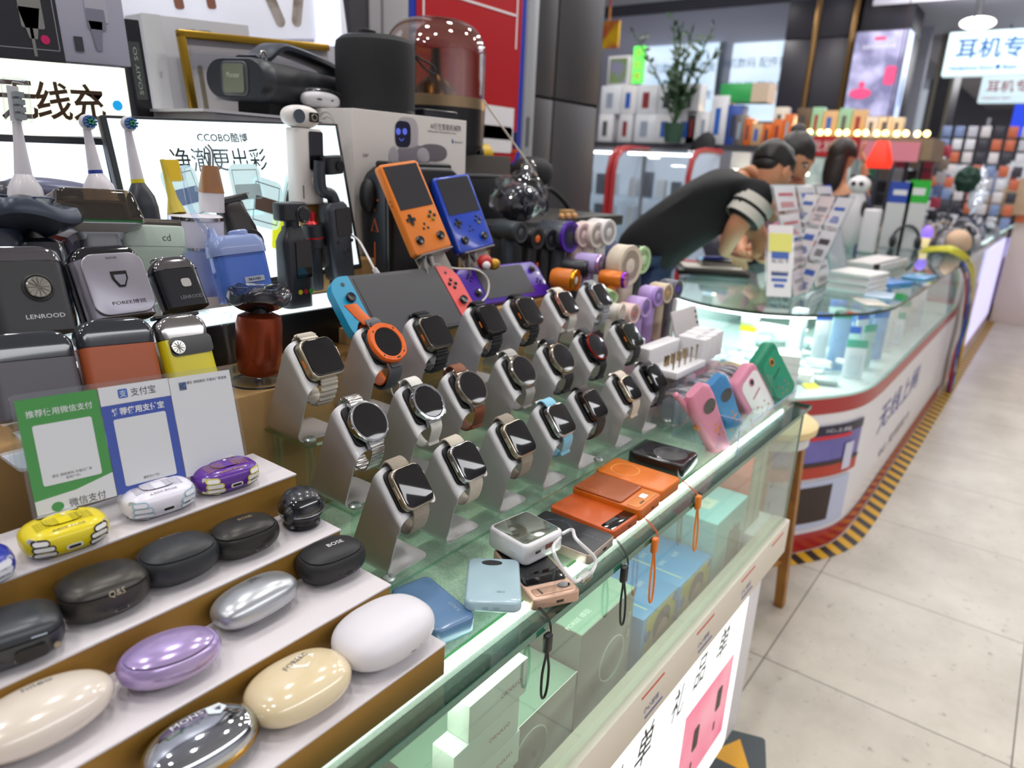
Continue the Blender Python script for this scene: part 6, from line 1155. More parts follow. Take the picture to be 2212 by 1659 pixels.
# ================================================================== charger tray and coiled cables
TM = glass((.96, .95, .97), .04); CW = K('#e2e0e2', .4)
t = thing('clear_drawer_box', 'clear plastic drawer box holding the wall chargers', 'storage box', (1.357, .55, GL + .0006)); part(t, 'box_wall', aab(-.17, .17, -.045, -.0435, 0, .098) + aab(-.17, -.1685, -.045, .045, 0, .098) + aab(.1685, .17, -.045, .045, 0, .098) + aab(-.17, .17, .0435, .045, 0, .098), TM); part(t, 'divider', aab(-.168, .168, -.043, .043, .045, .0465), TM); part(t, 'contents', sum([box(.05, .06, .035, .004).tr(-.13 + k * .065, 0, .002 + (k % 2) * .046) for k in range(5)], G()), K('#e0bfc0', .5, col2='#cfc7d6', nscale=30))
TZc = GL + .0992
t = thing('charger_tray', 'white display tray with rows of metal plug pins', 'display tray', (1.255, .55, TZc)); part(t, 'tray_body', box(.135, .088, .014, .003), CW); part(t, 'tray_step', box(.135, .03, .035, .003).tr(0, .03, .012), CW)
for k in range(5): part(t, 'plug_pin', cyl(.0018, .026, 10).tr(-.052 + k * .026, -.028, .014) + cyl(.0026, .006, 10).tr(-.052 + k * .026, -.028, .040), K('#b9b2a4', .2, .95))
for k in range(4): part(t, 'plug_blade', box(.0014, .006, .020).tr(-.04 + k * .028, -.006, .014) + box(.0014, .006, .020).tr(-.030 + k * .028, -.006, .014), K('#a9966f', .25, .95))
for k in range(3):
    t = thing('wall_charger', ['white wall charger nearest the plug tray', 'white wall charger in the middle of three', 'white wall charger beside the socket strip'][k], 'charger', (1.345 + k * .042, .545 + .004 * k, TZc)); part(t, 'charger_body', slab(.038, .06, .052, .006, .003), CW); part(t, 'socket_slots', box(.003, .010, .0006).tr(-.008, -.01, .052) + box(.003, .010, .0006).tr(.006, -.01, .052), K('#8a8a8e', .4))
t = thing('wall_charger', 'white cube charger standing behind the plug tray', 'charger', (1.245, .625, GL + .0965)); part(t, 'charger_body', slab(.046, .022, .05, .006, .003), CW)
a, b, cc = PY(1478, 745, .575), PY(1560, 735, .545), PY(1548, 675, .59)
t = thing('socket_strip', 'grey white socket strip with a row of black holes leaning behind the chargers', 'power strip', M=M4((1.455, .598, TZc), 0, -18)); part(t, 'strip_body', slab(.125, .006, .085, .003, .001), K('#cfcac9', .4)); part(t, 'socket_hole', sum([disc(.0032, .0008, 12).ro('X', 90).tr(.050, -.0034, .010 + k * .0125) for k in range(6)], G()), K('#1b1b1d', .5))
t = thing('cable_roll', 'long roll of coiled grey data cables in the clear bin', 'cable', (0, 0, 0))
random.seed(3)
for k in range(26):
    q = k / 25; x = 1.20 + q * .30; z = .905 + .006 * sin(k); yy = .505 + .003 * cos(k * 1.7)
    cR = .031 + .002 * sin(k * 2.1)
    pts = [(x + .010 * cos(a * 2 + k), yy + cR * cos(a), z + cR * sin(a)) for a in [2 * pi * i / 18 for i in range(18)]]
    part(t, 'coil', tube(pts, .0036, 7, closed=True), K('#b9bcc2', .45) if k % 3 else K('#cdb9b4', .5))
part(t, 'clear_wrap', tube([(1.19, .505, .905), (1.51, .505, .905)], .0285, 18), K('#aeb2b8', .5))
part(t, 'yellow_tie', tube([(1.475, .505 + .037 * cos(a), .905 + .037 * sin(a)) for a in [2 * pi * i / 18 for i in range(18)]], .0028, 6, closed=True), K('#d9d07a', .5))
solo('charging_cable', 'thin white wire trailing over the watch shelves', 'cable', tube([PY(842, 812, .70), PY(848, 850, .69), PY(870, 870, .665), PY(905, 880, .66)], .0010, 6, sm=6), K('#dcd9d4', .5))
# ================================================================== stall back wall, posters and pillar
YW = 1.60
PILM = mat('#464447', .42, .1, bump=.1, bscale=60)
struct('wall_back', aab(-2.2, PY(795, 60, YW).x, YW + .03, YW + .12, 0, 3.3), mat('#c3c5d6', .5))
xg = PY(1199, 180, YW).x; xl = PY(1153, 170, YW).x; xr = PY(1290, 226, YW).x
zj = PY(1240, 222, YW).z
t = thing('pillar', 'dark grey panelled pillar beside the hydrant poster', 'pillar', (0, 0, 0)); pz_ = [0, zj - .84, zj - .006, zj + .84, 3.3]
g = G()
for a_, b_ in ((xl, xg - .006), (xg + .006, xr)):
    for k, (z0, z1) in enumerate(((0.002, zj - .81), (zj - .80, zj - .005), (zj + .005, zj + .80), (zj + .81, 3.3))): g += aab(a_, b_, YW, YW + .02, z0, z1, .002)
part(t, 'cladding_panels', g, PILM); part(t, 'pillar_core', aab(xl - .0, xr - .002, YW + .012, YW + .50, 0.001, 3.3), mat('#1e1e21', .5)); part(t, 'side_panel', aab(xr - .002, xr + .004, YW, YW + .52, .002, 3.3), PILM)
t = thing('poster_frame_post', 'light grey vertical metal post between the poster and the pillar', 'post', (0, 0, 0)); x0 = PY(1131, 170, YW).x; part(t, 'post_body', aab(x0, xl - .002, YW - .01, YW + .03, .002, 3.3, .001), mat('#a9abb0', .4, .3)); p = PY(1134, 285, YW); part(t, 'lock_plate', slab(.018, .10, .002, .004).ro('X', 90).tr(p.x, YW - .0105, p.z), mat('#7c858a', .3, .6))
t = thing('poster_frame_post', 'grey metal door frame left of the amber dome speaker', 'post', (0, 0, 0)); xa, xb = PY(795, 60, YW).x, PY(878, 60, YW).x; part(t, 'post_body', aab(xa, xb - .002, YW - .01, YW + .03, .002, 3.3, .001), mat('#a3a2a6', .45)); part(t, 'dark_gap', aab(PY(755, 60, YW).x, xa, YW - .004, YW + .03, .002, 3.3), mat('#3d3b40', .5)); part(t, 'joint', aab(PY(818, 60, YW).x, PY(822, 60, YW).x, YW - .012, YW, .002, 3.3), mat('#6d6b70', .5))
# hydrant poster
x0, x1 = xb, PY(1130, 100, YW).x - .002; z0, z1 = PY(1100, 352, YW).z, PY(1100, -60, YW).z
t = thing('hydrant_poster', 'red fire hydrant wall poster with a blue border and white panels', 'poster', ((x0 + x1) / 2, YW - .008, z0)); w, h = x1 - x0, z1 - z0; cx = (x0 + x1) / 2
def fp(g, px_, z=.001):
    p_ = PY(px_[0], px_[1], YW); return g.ro('X', 90).tr(p_.x - cx, -z - .0005, p_.z - z0)
part(t, 'blue_border', aab(-w / 2, w / 2, -.002, .008, -.004, h), mat('#1b35a8', .35, coat=.3)); part(t, 'red_field', slab(w * .90, h * 1.0, .001, .03).ro('X', 90).tr(-w * .0, -.003, h * .5), mat('#b3161e', .3, coat=.4)); 
part(t, 'white_line', sum([cube(w * .80, .001, .006).tr(0, -.005, PY(1080, 28, YW).z - z0), cube(.006, .001, h * .66).tr(w * .40, -.005, h * .62), cube(.006, .001, h * .66).tr(-w * .40, -.005, h * .62)], G()), mat('#eceaf0', .4)); 
zz0, zz1 = PY(1060, 300, YW).z - z0, PY(1060, 228, YW).z - z0; part(t, 'white_panel', cube(w * .82, .001, zz1 - zz0).tr(0, -.005, zz0), mat('#e8e4ea', .4)); part(t, 'small_white_panel', slab(w * .80, .085, .001, .012).ro('X', 90).tr(0, -.0045, .075), mat('#e8e4ea', .4))
HY = mat('#dcd9e0', .4)
part(t, 'hydrant_figure', fp(slab(.13, .28, .001, .05), (1020, 100)) + fp(sell(.052, .06, .001, 2.2), (1016, 55)) + fp(slab(.19, .07, .001, .015), (1028, 95), .0014) + fp(slab(.03, .03, .001, .006), (1012, 18)) + fp(slab(.20, .05, .001, .006), (1005, 215)), HY)
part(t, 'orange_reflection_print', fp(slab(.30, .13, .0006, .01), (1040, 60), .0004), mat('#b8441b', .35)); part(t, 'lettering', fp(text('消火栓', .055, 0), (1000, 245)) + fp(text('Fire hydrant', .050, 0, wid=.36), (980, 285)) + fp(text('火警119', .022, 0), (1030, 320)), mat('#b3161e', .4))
# gray panel with cable adverts, sign, white display units
def panel(lab, name, bl, br, tl, y0, y1, th, m, cat='sign'):
    M, w_, h_ = quadM(bl, br, tl, y0, y1); t = thing(name, lab, cat, M=M); part(t, 'panel_board', slab(w_, h_, th, .002, .001).tr(w_ / 2, h_ / 2, -th), m); return t, M, w_, h_
t, M, w_, h_ = panel('glowing cream sign with large brown characters at far left', 'lit_sign', (-40, 292), (290, 296), (-40, 122), 1.20, 1.20, .03, mat('#2f3330', .4)); part(t, 'lit_face', cube(w_, h_, .0006).tr(w_ / 2, h_ / 2, .0002), mat('#f6fbe6', .3, emit=.98)); BRN = mat('#4a3018', .5)
x, y = onp(M, (-8, 218)); 
for ch, p in (('无', (38, 216)), ('线', (115, 218)), ('充', (190, 222))): x, y = onp(M, p); part(t, 'character', text(ch, .052, .0012, bold=.016, wid=.047).tr(x, y, 0), BRN)
x, y = onp(M, (253, 228)); part(t, 'blue_dot', disc(.0075, .0006).tr(x, y, .0012), mat('#18a8f0', .4, emit=.5))
t, M, w_, h_ = panel('grey cable advert panel above the glowing cream sign', 'advert_panel', (-60, 118), (284, 145), (-60, -80), 1.215, 1.215, .02, mat('#a8a9bb', .45)); ADP = M
def ap(g, p, z=.001): x, y = onp(ADP, p); return g.tr(x, y, z)
a = onp(M, (-10, 105)); b = onp(M, (140, 118)); part(t, 'black_picture', cube(.165, .19, .0008).tr(b[0] - .083, b[1], 0), mat('#26272e', .35)); part(t, 'picture_line', cube(.155, .0012, .0012).tr(b[0] - .083, b[1] + .004, 0) + cube(.0012, .18, .0012).tr(b[0] - .006, b[1] + .095, 0), mat('#9a9aa2', .4)); part(t, 'cable_print', ap(slab(.030, .060, .0006, .003), (62, 10)) + ap(poly([(-.014, .02), (.014, .02), (.005, -.02), (-.005, -.02)], .0006), (66, 50)) + ap(cube(.004, .05, .0006), (70, 80)), mat('#8f918e', .4, .3)); part(t, 'pink_dot', ap(disc(.006), (97, 86), .0014), mat('#d81b6a', .4)); part(t, 'small_cable_print', ap(slab(.026, .028, .0006, .002), (207, 42)) + ap(poly([(-.010, .02), (.010, .02), (.004, -.02), (-.004, -.02)], .0006), (210, 78)), mat('#85879a', .4)); part(t, 'label_print', ap(cube(.012, .020, .0006), (170, 95)), mat('#3c3c44', .4)); part(t, 'upper_plug_print', ap(slab(.032, .05, .0006, .003), (205, 8), .0004), mat('#b9bac9', .4))
t, M, w_, h_ = panel('black upright strip with an etched label between the sign and the white unit', 'display_post', (300, 262), (335, 262), (270, 40), 1.225, 1.225, .03, mat('#25272c', .3, .3), 'post'); part(t, 'etched_label', slab(.018, .085, .0006, .002).tr(w_ * .45, .075, .0002), mat('#4d544f', .3, .4)); part(t, 'lettering', text('SOAIY SO', .006, .001, wid=.07).ro('Z', 90).tr(w_ * .45, .075, 0), mat('#b9c2bb', .4))
t, M, w_, h_ = panel('tall white display unit lettered high speed behind the gold frame', 'display_unit', (340, 262), (560, 262), (325, 30), 1.42, 1.42, .06, mat('#cfd0d4', .4), 'display unit'); x, y = onp(M, (430, 70)); part(t, 'lettering', text('HIGH SPEED', .009, .0006, wid=.050).tr(x, y, 0) + text('IN', .009, .0006).tr(x - .038, y - .013, 0), mat('#2d2d33', .5)); x, y = onp(M, (515, 72)); part(t, 'orange_tab', cube(.034, .030, .004).tr(x, y - .02, 0), mat('#c9502e', .5)); part(t, 'side_band', cube(.036, h_, .002).tr(.018, h_ / 2, .0), mat('#dcdfe0', .4)); part(t, 'side_lettering', text('· · 智能', .005, .003).ro('Z', 90).tr(.02, .08, 0), mat('#9a9ba2', .5))
# top white lit panel with earphone picture
t, M, w_, h_ = panel('white lit wall panel with a picture of two earphone stems', 'advert_panel', (275, 90), (752, 82), (275, -90), 1.50, 1.50, .03, mat('#d7d9e4', .4, emit=.35)); 
for p, r in (((590, 18), 20), ((645, 18), -18)): x, y = onp(M, p); part(t, 'earphone_stem_print', slab(.026, .10, .001, .013).ro('Z', r).tr(x, y + .01, .0004), mat('#8f8377', .4, col2='#b9b0aa', nscale=30)); 
for p in ((385, 2), (455, 2)): x, y = onp(M, p); part(t, 'picture_detail', slab(.02, .03, .001, .006).tr(x, y, .0004), mat('#8a5a48', .5))
t, M, w_, h_ = panel('pale blue white lit wall panel right of the earphone picture', 'advert_panel', (705, 300), (752, 300), (705, -80), 1.49, 1.49, .02, mat('#dfe6fb', .4, emit=.75))
t, M, w_, h_ = panel('pale wall board behind the gold framed certificate', 'wall_board', (500, 262), (745, 250), (500, 90), 1.47, 1.47, .02, mat('#b9bac6', .4))
# gold framed certificate
M, w_, h_ = quadM((425, 262), (640, 262), (397, 78), 1.375, 1.385); t = thing('framed_certificate', 'gold framed certificate in crinkled clear film', 'picture frame', M=M); W2 = .34
part(t, 'paper', cube(W2, h_, .0008).tr(W2 / 2, h_ / 2, -.002), mat('#b6b3b6', .5)); GF = mat('#a8862c', .25, .9)
part(t, 'gold_frame', aab(-.010, .004, 0, h_ + .006, -.004, .008, .002) + aab(-.010, W2, h_ - .004, h_ + .010, -.004, .008, .002), GF); part(t, 'inner_border', aab(.022, .030, 0, h_ - .05, 0, .0006), mat('#6e6a55', .5)); part(t, 'lettering', text('荣誉证书', .014, .0004, wid=.10).tr(.12, h_ - .045, 0) + text('第一批品牌体验店', .005, .0004, wid=.05).tr(.075, h_ * .45, 0) + text('授权 编号', .004, .0004, wid=.04).tr(.07, h_ * .28, 0), mat('#55535a', .5)); part(t, 'film', crinkle(slab(W2, h_ * .22, .004, .01, .001, 8, 2).tr(W2 / 2, h_ * .72, .002), .06, 40), glass((.95, .96, .98), .10, 1, 1.7), sm=10)
# ================================================================== curved kiosk
KO = [(2.75, 1.22), (2.56, 1.17), (2.42, 1.08), (2.34, .96), (2.315, .84), (2.34, .72), (2.42, .61), (2.53, .53), (2.66, .465), (2.80, .435), (3.0, .425)]
KP = [Vector((x, y, 0)) for x, y in KO]; KS = smooth(KP, 5) + [Vector((5.25, .425, 0))]
KZ = .905
def kline(off=0.0):
    o = []; m = len(KS)
    for i, p in enumerate(KS):
        a = KS[max(i - 1, 0)]; b = KS[min(i + 1, m - 1)]; t_ = (b - a).normalized(); n = Vector((t_.y, -t_.x, 0)); o.append(p + n * off * (1 if n.dot(Vector((-1, -1, 0))) > 0 or True else 1))
    return o
SG_ = 1 if (kline(.1)[25] - KS[25]).dot(Vector((-1, -1, 0))) > 0 else -1
def kwall(off, z0, z1, i0=0, i1=None, lean=0):
    P_ = kline(off * SG_)[i0:i1]; Q = kline((off + lean) * SG_)[i0:i1]
    return rings([[(p.x, p.y, z0) for p in P_], [(q.x, q.y, z1) for q in Q]], False, False, close=False)
def kplate(off, z, h):
    P_ = kline(off * SG_); o = [(p.x, p.y) for p in P_] + [(5.25, 1.22)]
    if sum((o[i][0] * o[(i + 1) % len(o)][1] - o[(i + 1) % len(o)][0] * o[i][1]) for i in range(len(o))) < 0: o = o[::-1]
    return poly(o, h, z)
t = thing('curved_kiosk', 'white and red curved glass topped kiosk at the aisle corner', 'counter', (0, 0, 0)); KW = mat('#e3e0e4', .3, coat=.2); KR = mat('#a3161b', .3, coat=.3)
part(t, 'base_wall', kwall(0, .0015, .60), KW); part(t, 'red_band', kwall(.003, .545, .602), KR, 'red band'); part(t, 'red_plinth', kwall(.004, .0016, .075), KR, 'red plinth'); part(t, 'floor_board', kplate(-.004, .598, .008), mat('#c9d6d4', .3)); part(t, 'glass_wall', kwall(-.002, .606, KZ - .008), glass((.92, .97, .965), .02)); part(t, 'glass_top', kplate(.012, KZ - .001, .0008), glass((.86, .95, .92), .015)); part(t, 'glass_edge', kwall(.0125, KZ - .010, KZ), mat('#1c3a30', .2, coat=.4), 'dark green glass edge'); part(t, 'back_wall', aab(2.76, 5.25, 1.215, 1.22, .0015, KZ - .012), KW); part(t, 'middle_shelf', aab(2.75, 5.2, .70, 1.2, .76, .766), glass((.85, .95, .92), .03)); part(t, 'light_strip', tube([p + Vector((.02, .02, KZ - .024)) for p in kline(-.03 * SG_)[5:34]], .006, 8), mat((1, 1, 1), .4, emit=3.5))
part(t, 'mint_rim', kwall(.002, .600, .612), mat('#b9d9d0', .3))
def katch(name, i0, i1, z0, z1, m, off=.006, lab=None): part(t, name, kwall(off, z0, z1, i0, i1), m, lab)
# find indices on the line for the posters
def kidx(px_, z):
    p = PZ(px_[0], px_[1], z); best = min(range(len(KS)), key=lambda i: (KS[i] - Vector((p.x, p.y, 0))).length); return best
i0, i1 = 28, 45
katch('poster_picture', i0, i1, .30, .50, mat('#5a54a0', .3, coat=.3, col2='#6f6ab3', nscale=4)); katch('poster_header', i0, i1, .465, .50, mat('#15112e', .3), .008); katch('poster_red_line', i0 + 3, i1 - 3, .448, .462, mat('#c9242a', .4), .009); katch('poster_table', i0, i1, .30, .345, mat('#b3341f', .35), .008); katch('poster_shade', i0, i1, .345, .362, mat('#3a201c', .4), .009)
katch('lower_poster', i0, i1 - 1, .095, .285, mat('#b9c0d9', .35), .006); katch('lower_poster_picture', i0 + 5, i1 - 5, .12, .265, mat('#2f1c18', .4), .008); katch('poster_stick', i1 - 5, i1 - 2, .315, .42, mat('#c9c9dd', .35), .010)
MX = Matrix.Identity(4)
def front(g, x, z, y=.421): return g.ro('X', 90).tr(x, y, z)
part(t, 'lettering', front(text('无线上网', .125, 0, wid=.95), 3.55, .40, .4235) , mat('#243a9a', .4)); part(t, 'small_lettering', front(text('4G 无线网卡', .05, 0, wid=.75), 3.62, .20, .4235), mat('#6a6670', .5)); part(t, 'header_lettering', sum([text('网络 随心上网', .016, 0, wid=.22).ro('X', 90).ro('Z', -32).tr(2.555, .506, .482)], G()), mat('#dcdce6', .4))
# hazard tape round the foot of the kiosk
def haz():
    m = bpy.data.materials.new('m_hazard'); m.use_nodes = True; nt = m.node_tree; b = nt.nodes['Principled BSDF']; N = nt.nodes.new; L = nt.links.new
    tc = N('ShaderNodeTexCoord'); mp = N('ShaderNodeMapping'); mp.inputs['Rotation'].default_value = (0, 0, rad(40)); w = N('ShaderNodeTexWave'); w.inputs['Scale'].default_value = 4.2; w.wave_profile = 'SIN'; r = N('ShaderNodeValToRGB'); r.color_ramp.interpolation = 'CONSTANT'; r.color_ramp.elements[0].color = lin('#1d1b18'); r.color_ramp.elements[1].color = lin('#c99a1c'); r.color_ramp.elements[1].position = .5
    L(tc.outputs['Object'], mp.inputs[0]); L(mp.outputs[0], w.inputs[0]); L(w.outputs[0], r.inputs[0]); L(r.outputs[0], b.inputs['Base Color']); b.inputs['Roughness'].default_value = .5; return m
HZ = haz(); P1 = kline(.010 * SG_); P2 = kline(.075 * SG_)
solo('hazard_tape', 'yellow and black striped floor tape along the kiosk foot and the aisle', 'floor tape', rings([[(p.x, p.y, .0012) for p in P1] + [(12.0, .415, .0012)], [(p.x, p.y, .0012) for p in P2] + [(12.0, .35, .0012)]], False, False, close=False), HZ)
# stool -------------------------------------------------------------------------
sx, sy = 2.10, .585
t = thing('wooden_stool', 'wooden stool with a cream round seat between counter and kiosk', 'stool', (sx, sy, 0)); WD = mat('#8a5a2a', .5, col2='#a3702f', nscale=14); zs = .60
part(t, 'seat', lathe([(0, zs), (.125, zs), (.140, zs + .010), (.142, zs + .030), (.125, zs + .042), (0, zs + .045)], 36), mat('#dcc78f', .5), 'cream cushion seat'); part(t, 'seat_ring', lathe([(.118, zs - .03), (.124, zs - .03), (.124, zs), (.118, zs)], 30, True), mat('#cfcfd0', .4))
for a in (20, 110, 200, 290):
    x1, y1 = .095 * cos(rad(a)), .095 * sin(rad(a)); x2, y2 = .125 * cos(rad(a)), .125 * sin(rad(a))
    g = rings([[(x2 + u, y2 + v, .001) for u, v in ((-.016, -.014), (.016, -.014), (.016, .014), (-.016, .014))], [(x1 + u, y1 + v, zs) for u, v in ((-.018, -.016), (.018, -.016), (.018, .016), (-.018, .016))]]); part(t, 'leg', g, WD)
for k, (a, z) in enumerate(((65, .16), (155, .20), (245, .16), (335, .20))):
    part(t, 'stretcher', tube([(.112 * cos(rad(a - 45)), .112 * sin(rad(a - 45)), z), (.112 * cos(rad(a + 45)), .112 * sin(rad(a + 45)), z)], .008, 8), WD)
part(t, 'number_mark', sum([text(ch, .030, 0, bold=.01).ro('X', 90).ro('Z', -20).tr(-.098, -.068 - 0 * k, .47 - k * .075) for k, ch in enumerate('81452')], G()), mat('#2b1a0e', .6))
# things on the kiosk top ----------------------------------------------------------
def onk(px_, z=KZ): return PZ(px_[0], px_[1], z)
p = onk((1535, 590)); t = thing('document_tray', 'black letter tray with papers near the leaning man', 'tray', (p.x, p.y, KZ + .001), rz=-62)
part(t, 'tray', slab(.30, .24, .020, .01, .002), K('#1c1c1e', .4)); part(t, 'papers', slab(.26, .20, .012, .002).ro('Z', 3).tr(0, .0, .0205), K('#d6d0c6', .6)); part(t, 'red_folder', slab(.28, .05, .004, .004).tr(-.01, .10, .033), K('#b3232a', .5))
t = thing('blue_notebook', 'white note pad with a light blue cover on the letter tray', 'notebook', (p.x + .08, p.y - .01, KZ + .038), rz=-55); part(t, 'pages', slab(.20, .13, .012, .004), K('#dedbd4', .6)); part(t, 'blue_cover', slab(.10, .13, .002, .004).tr(-.05, .0, .0122), K('#3fa3cf', .4))
t = thing('stapler', 'black and blue stapler lying on the note pad', 'stapler', (p.x - .02, p.y - .03, KZ + .052), rz=-70); part(t, 'stapler_base', slab(.13, .028, .010, .008, .002), K('#15171c', .4)); part(t, 'stapler_arm', slab(.12, .022, .018, .010, .006).ro('Y', -5).tr(0, 0, .010), K('#22359a', .3))
# angled racks of sim cards and price lists
def rack(lab, bl, br, tl, x0, dx, rows, cols, cmat, seed, name='card_rack'):
    a, b = PZ(*bl, KZ + .001), PZ(*br, KZ + .001); 
    ux = (b - a); W_ = ux.length; ux.normalize(); side = Vector((ux.y, -ux.x, 0)); 
    if side.dot(Vector((-1, -1, 0))) < 0: side = -side
    top = PX(tl[0], tl[1], a.x + dx); H_ = (top.z - a.z); up = (Vector((0, 0, 1)) - side * .35).normalized(); n = ux.cross(up)
    if n.dot(side) < 0: ux = -ux; n = ux.cross(up); a = b
    M = Matrix.Translation(a) @ Matrix((ux, up, n)).transposed().to_4x4(); L_ = H_ / up.z
    t = thing(name, lab, 'display rack', M=M); part(t, 'rack_sheet', slab(W_, L_, .003, .002).tr(W_ / 2, L_ / 2, -.004), glass((.92, .94, .95), .06)); part(t, 'back_prop', slab(W_ * .5, L_ * .8, .003, .002).ro('X', -35).tr(W_ / 2, .02, -L_ * .28) if False else slab(W_ * .5, .002, L_ * .6, .001).ro('X', 40).tr(W_ / 2, 0.01, -L_ * .5) if False else box(W_ * .6, .006, .003).tr(W_ / 2, .004, .0), glass((.92, .94, .95), .06))
    random.seed(seed); cw_, ch_ = W_ / cols, L_ / rows
    for r in range(rows):
        for c_ in range(cols):
            part(t, 'card', slab(cw_ * .86, ch_ * .86, .002, .002).tr(cw_ * (c_ + .5), ch_ * (r + .5), .0), random.choice(cmat)); 
            part(t, 'card_print', cube(cw_ * .6, ch_ * random.uniform(.08, .18), .0008).tr(cw_ * (c_ + .5), ch_ * (r + random.uniform(.5, .7)), .0022) + sum([cube(cw_ * random.uniform(.3, .6), ch_ * .04, .0008).tr(cw_ * (c_ + .5), ch_ * (r + .2 + .07 * k), .0022) for k in range(3)], G()), random.choice([K('#c2454c'), K('#3a3940'), K('#3b5fae'), K('#8c8a90')]))
    return t, M, W_, L_
WC = [K('#dcd9dc', .4, coat=.3), K('#e3e0e0', .4, coat=.3), K('#cfd0d6', .4, coat=.3), K('#d6c9cb', .4, coat=.3)]
rack('clear rack of white and red printed cards beside the man', (1650, 612), (1745, 640), (1640, 410), 0, .0, 3, 3, WC, 4)
rack('taller rack of red headed price cards in the middle of the kiosk', (1712, 648), (1830, 590), (1735, 402), 0, .0, 4, 3, WC, 9)
t, M, w_, h_ = rack('white price list with a yellow head in a clear stand', (1650, 652), (1712, 655), (1680, 478), 0, .0, 1, 1, [K('#e6e4e6', .4)], 2, 'price_list'); part(t, 'yellow_head', cube(w_ * .8, h_ * .22, .001).tr(w_ / 2, h_ * .72, .003), K('#e6e37a', .5)); part(t, 'price_lettering', text('4G 5G 卡', .018, .004, wid=w_ * .6).tr(w_ / 2, h_ * .5, 0) + text('套餐价目', .016, .004, wid=w_ * .6).tr(w_ / 2, h_ * .35, 0), K('#3c3c44'))
a = onk((1815, 605)); 
for k, (dx, dy, ln, rz, z) in enumerate(((0, 0, .22, -20, .0), (.05, .10, .24, -35, .0), (-.02, .06, .20, -28, .03))):
    t = thing('blister_pack', ['long clear blister pack leaning at the kiosk middle', 'clear blister pack leaning behind the long one', 'short clear blister pack leaning at the left of three'][k], 'packaging', (a.x + dx, a.y + dy, KZ + .001 + z), rz=-50, ry=0); part(t, 'pack_tray', slab(.07, .012, ln, .004).ro('Y', rz).tr(0, 0, 0), K('#c9cccf', .15, .3, coat=.5)); part(t, 'pack_film', slab(.078, .020, ln * 1.02, .006).ro('Y', rz).tr(0, 0, .0), glass((.95, .96, .97), .06, 1, 1.8))
a = onk((1850, 625))
for k in range(7):
    solo('white_carton', ('lowest', 'second lowest', 'third lowest', 'middle', 'third highest', 'second highest', 'topmost')[k] + ' flat white carton in the pile on the kiosk glass', 'box', slab(.22, .16, .010, .002, .001), K('#e0dedd', .5), (a.x + .004 * (k % 3), a.y + .005 * (k % 2), KZ + .001 + k * .0104), rz=-8 + k % 3, group='flat white cartons piled on the kiosk')
a = onk((1960, 585))
t = thing('device_box', 'long white and black device box behind the white carton pile', 'box', (a.x, a.y + .14, KZ + .001), rz=-4); part(t, 'box_body', box(.50, .16, .04, .003), K('#c9c7c6', .5)); part(t, 'black_band', box(.502, .03, .0405, .003).tr(0, -.06, 0), K('#1f1e20', .4))
for k, (px_, c_, s) in enumerate((((1920, 612), '#3a86d6', (.18, .12, .012)), ((1985, 600), '#5fa3dc', (.20, .10, .010)), ((1900, 640), '#bcd4ea', (.16, .10, .008)), ((1945, 575), '#d9a52c', (.04, .03, .03)), ((1880, 655), '#d8d2c6', (.14, .09, .006)))):
    a = onk(px_); solo('sealed_packet', ['bright blue sealed packet on the kiosk glass', 'pale blue sealed packet near the kiosk corner', 'frosted blue white packet on the kiosk glass', 'small amber packet on the kiosk glass', 'cream flat packet near the rounded kiosk edge'][k], 'packet', slab(s[0], s[1], s[2], .01, .003), K(c_, .3, coat=.4), (a.x, a.y, KZ + .001), rz=-20 + k * 13)
# stock inside the kiosk ------------------------------------------------------------
random.seed(12); FZ = .607
area('kiosk_fill_light', (2.95, .85, KZ - .03), .9, .4, 9, (.95, 1, .98))  # extra area light added to brighten the kiosk interior
for k in range(60):
    x = random.uniform(2.50, 3.3); y = random.uniform(.56, 1.05)
    if (x - 2.55) + (y - .5) * .0 < .0: continue
    w_, d_, h_ = random.uniform(.04, .10), random.uniform(.03, .07), random.uniform(.008, .03)
    solo('accessory_bag', 'small clear accessory bag heaped on the kiosk floor board', 'packet', crinkle(slab(w_, d_, h_, .006, .003, 4, 2), .2, 60, k), random.choice([K('#d3d9d9', .3, coat=.6), K('#bcc8c6', .3, coat=.6), K('#e0e4e2', .3), K('#9fb0ae', .35), K('#c9d3dc', .3)]), (x, y, FZ + .002 + (k % 4) * .012), rz=random.uniform(0, 180), group='small accessory bags heaped in the kiosk')
for k, (px_, c_, s, rz, z) in enumerate((((1620, 702), '#cfd6d2', (.10, .06, .10), 10, .68), ((1700, 800), '#e9e8e6', (.10, .07, .13), 20, FZ), ((1725, 700), '#cdd3dc', (.06, .05, .12), 0, .72))):
    p = PZ(px_[0], px_[1], z + s[2] / 2); t = thing('stock_box', ['pale box with a yellow lower half inside the kiosk', 'bright white box stack inside the kiosk', 'grey white box standing inside the kiosk'][k], 'box', (p.x, p.y, FZ + .001), rz=rz); hh = z + s[2] - FZ; part(t, 'box_body', box(s[0], s[1], hh, .002), K(c_, .5, emit=.0))
    if k == 0: part(t, 'yellow_half', box(s[0] + .002, s[1] + .002, .035, .002).tr(0, 0, hh - .07), K('#d6bb1a', .5))
    if k == 1: part(t, 'seams', sum([box(s[0] + .001, s[1] + .001, .001).tr(0, 0, hh * q) for q in (.25, .5, .75)], G()), K('#9aa09c', .5))
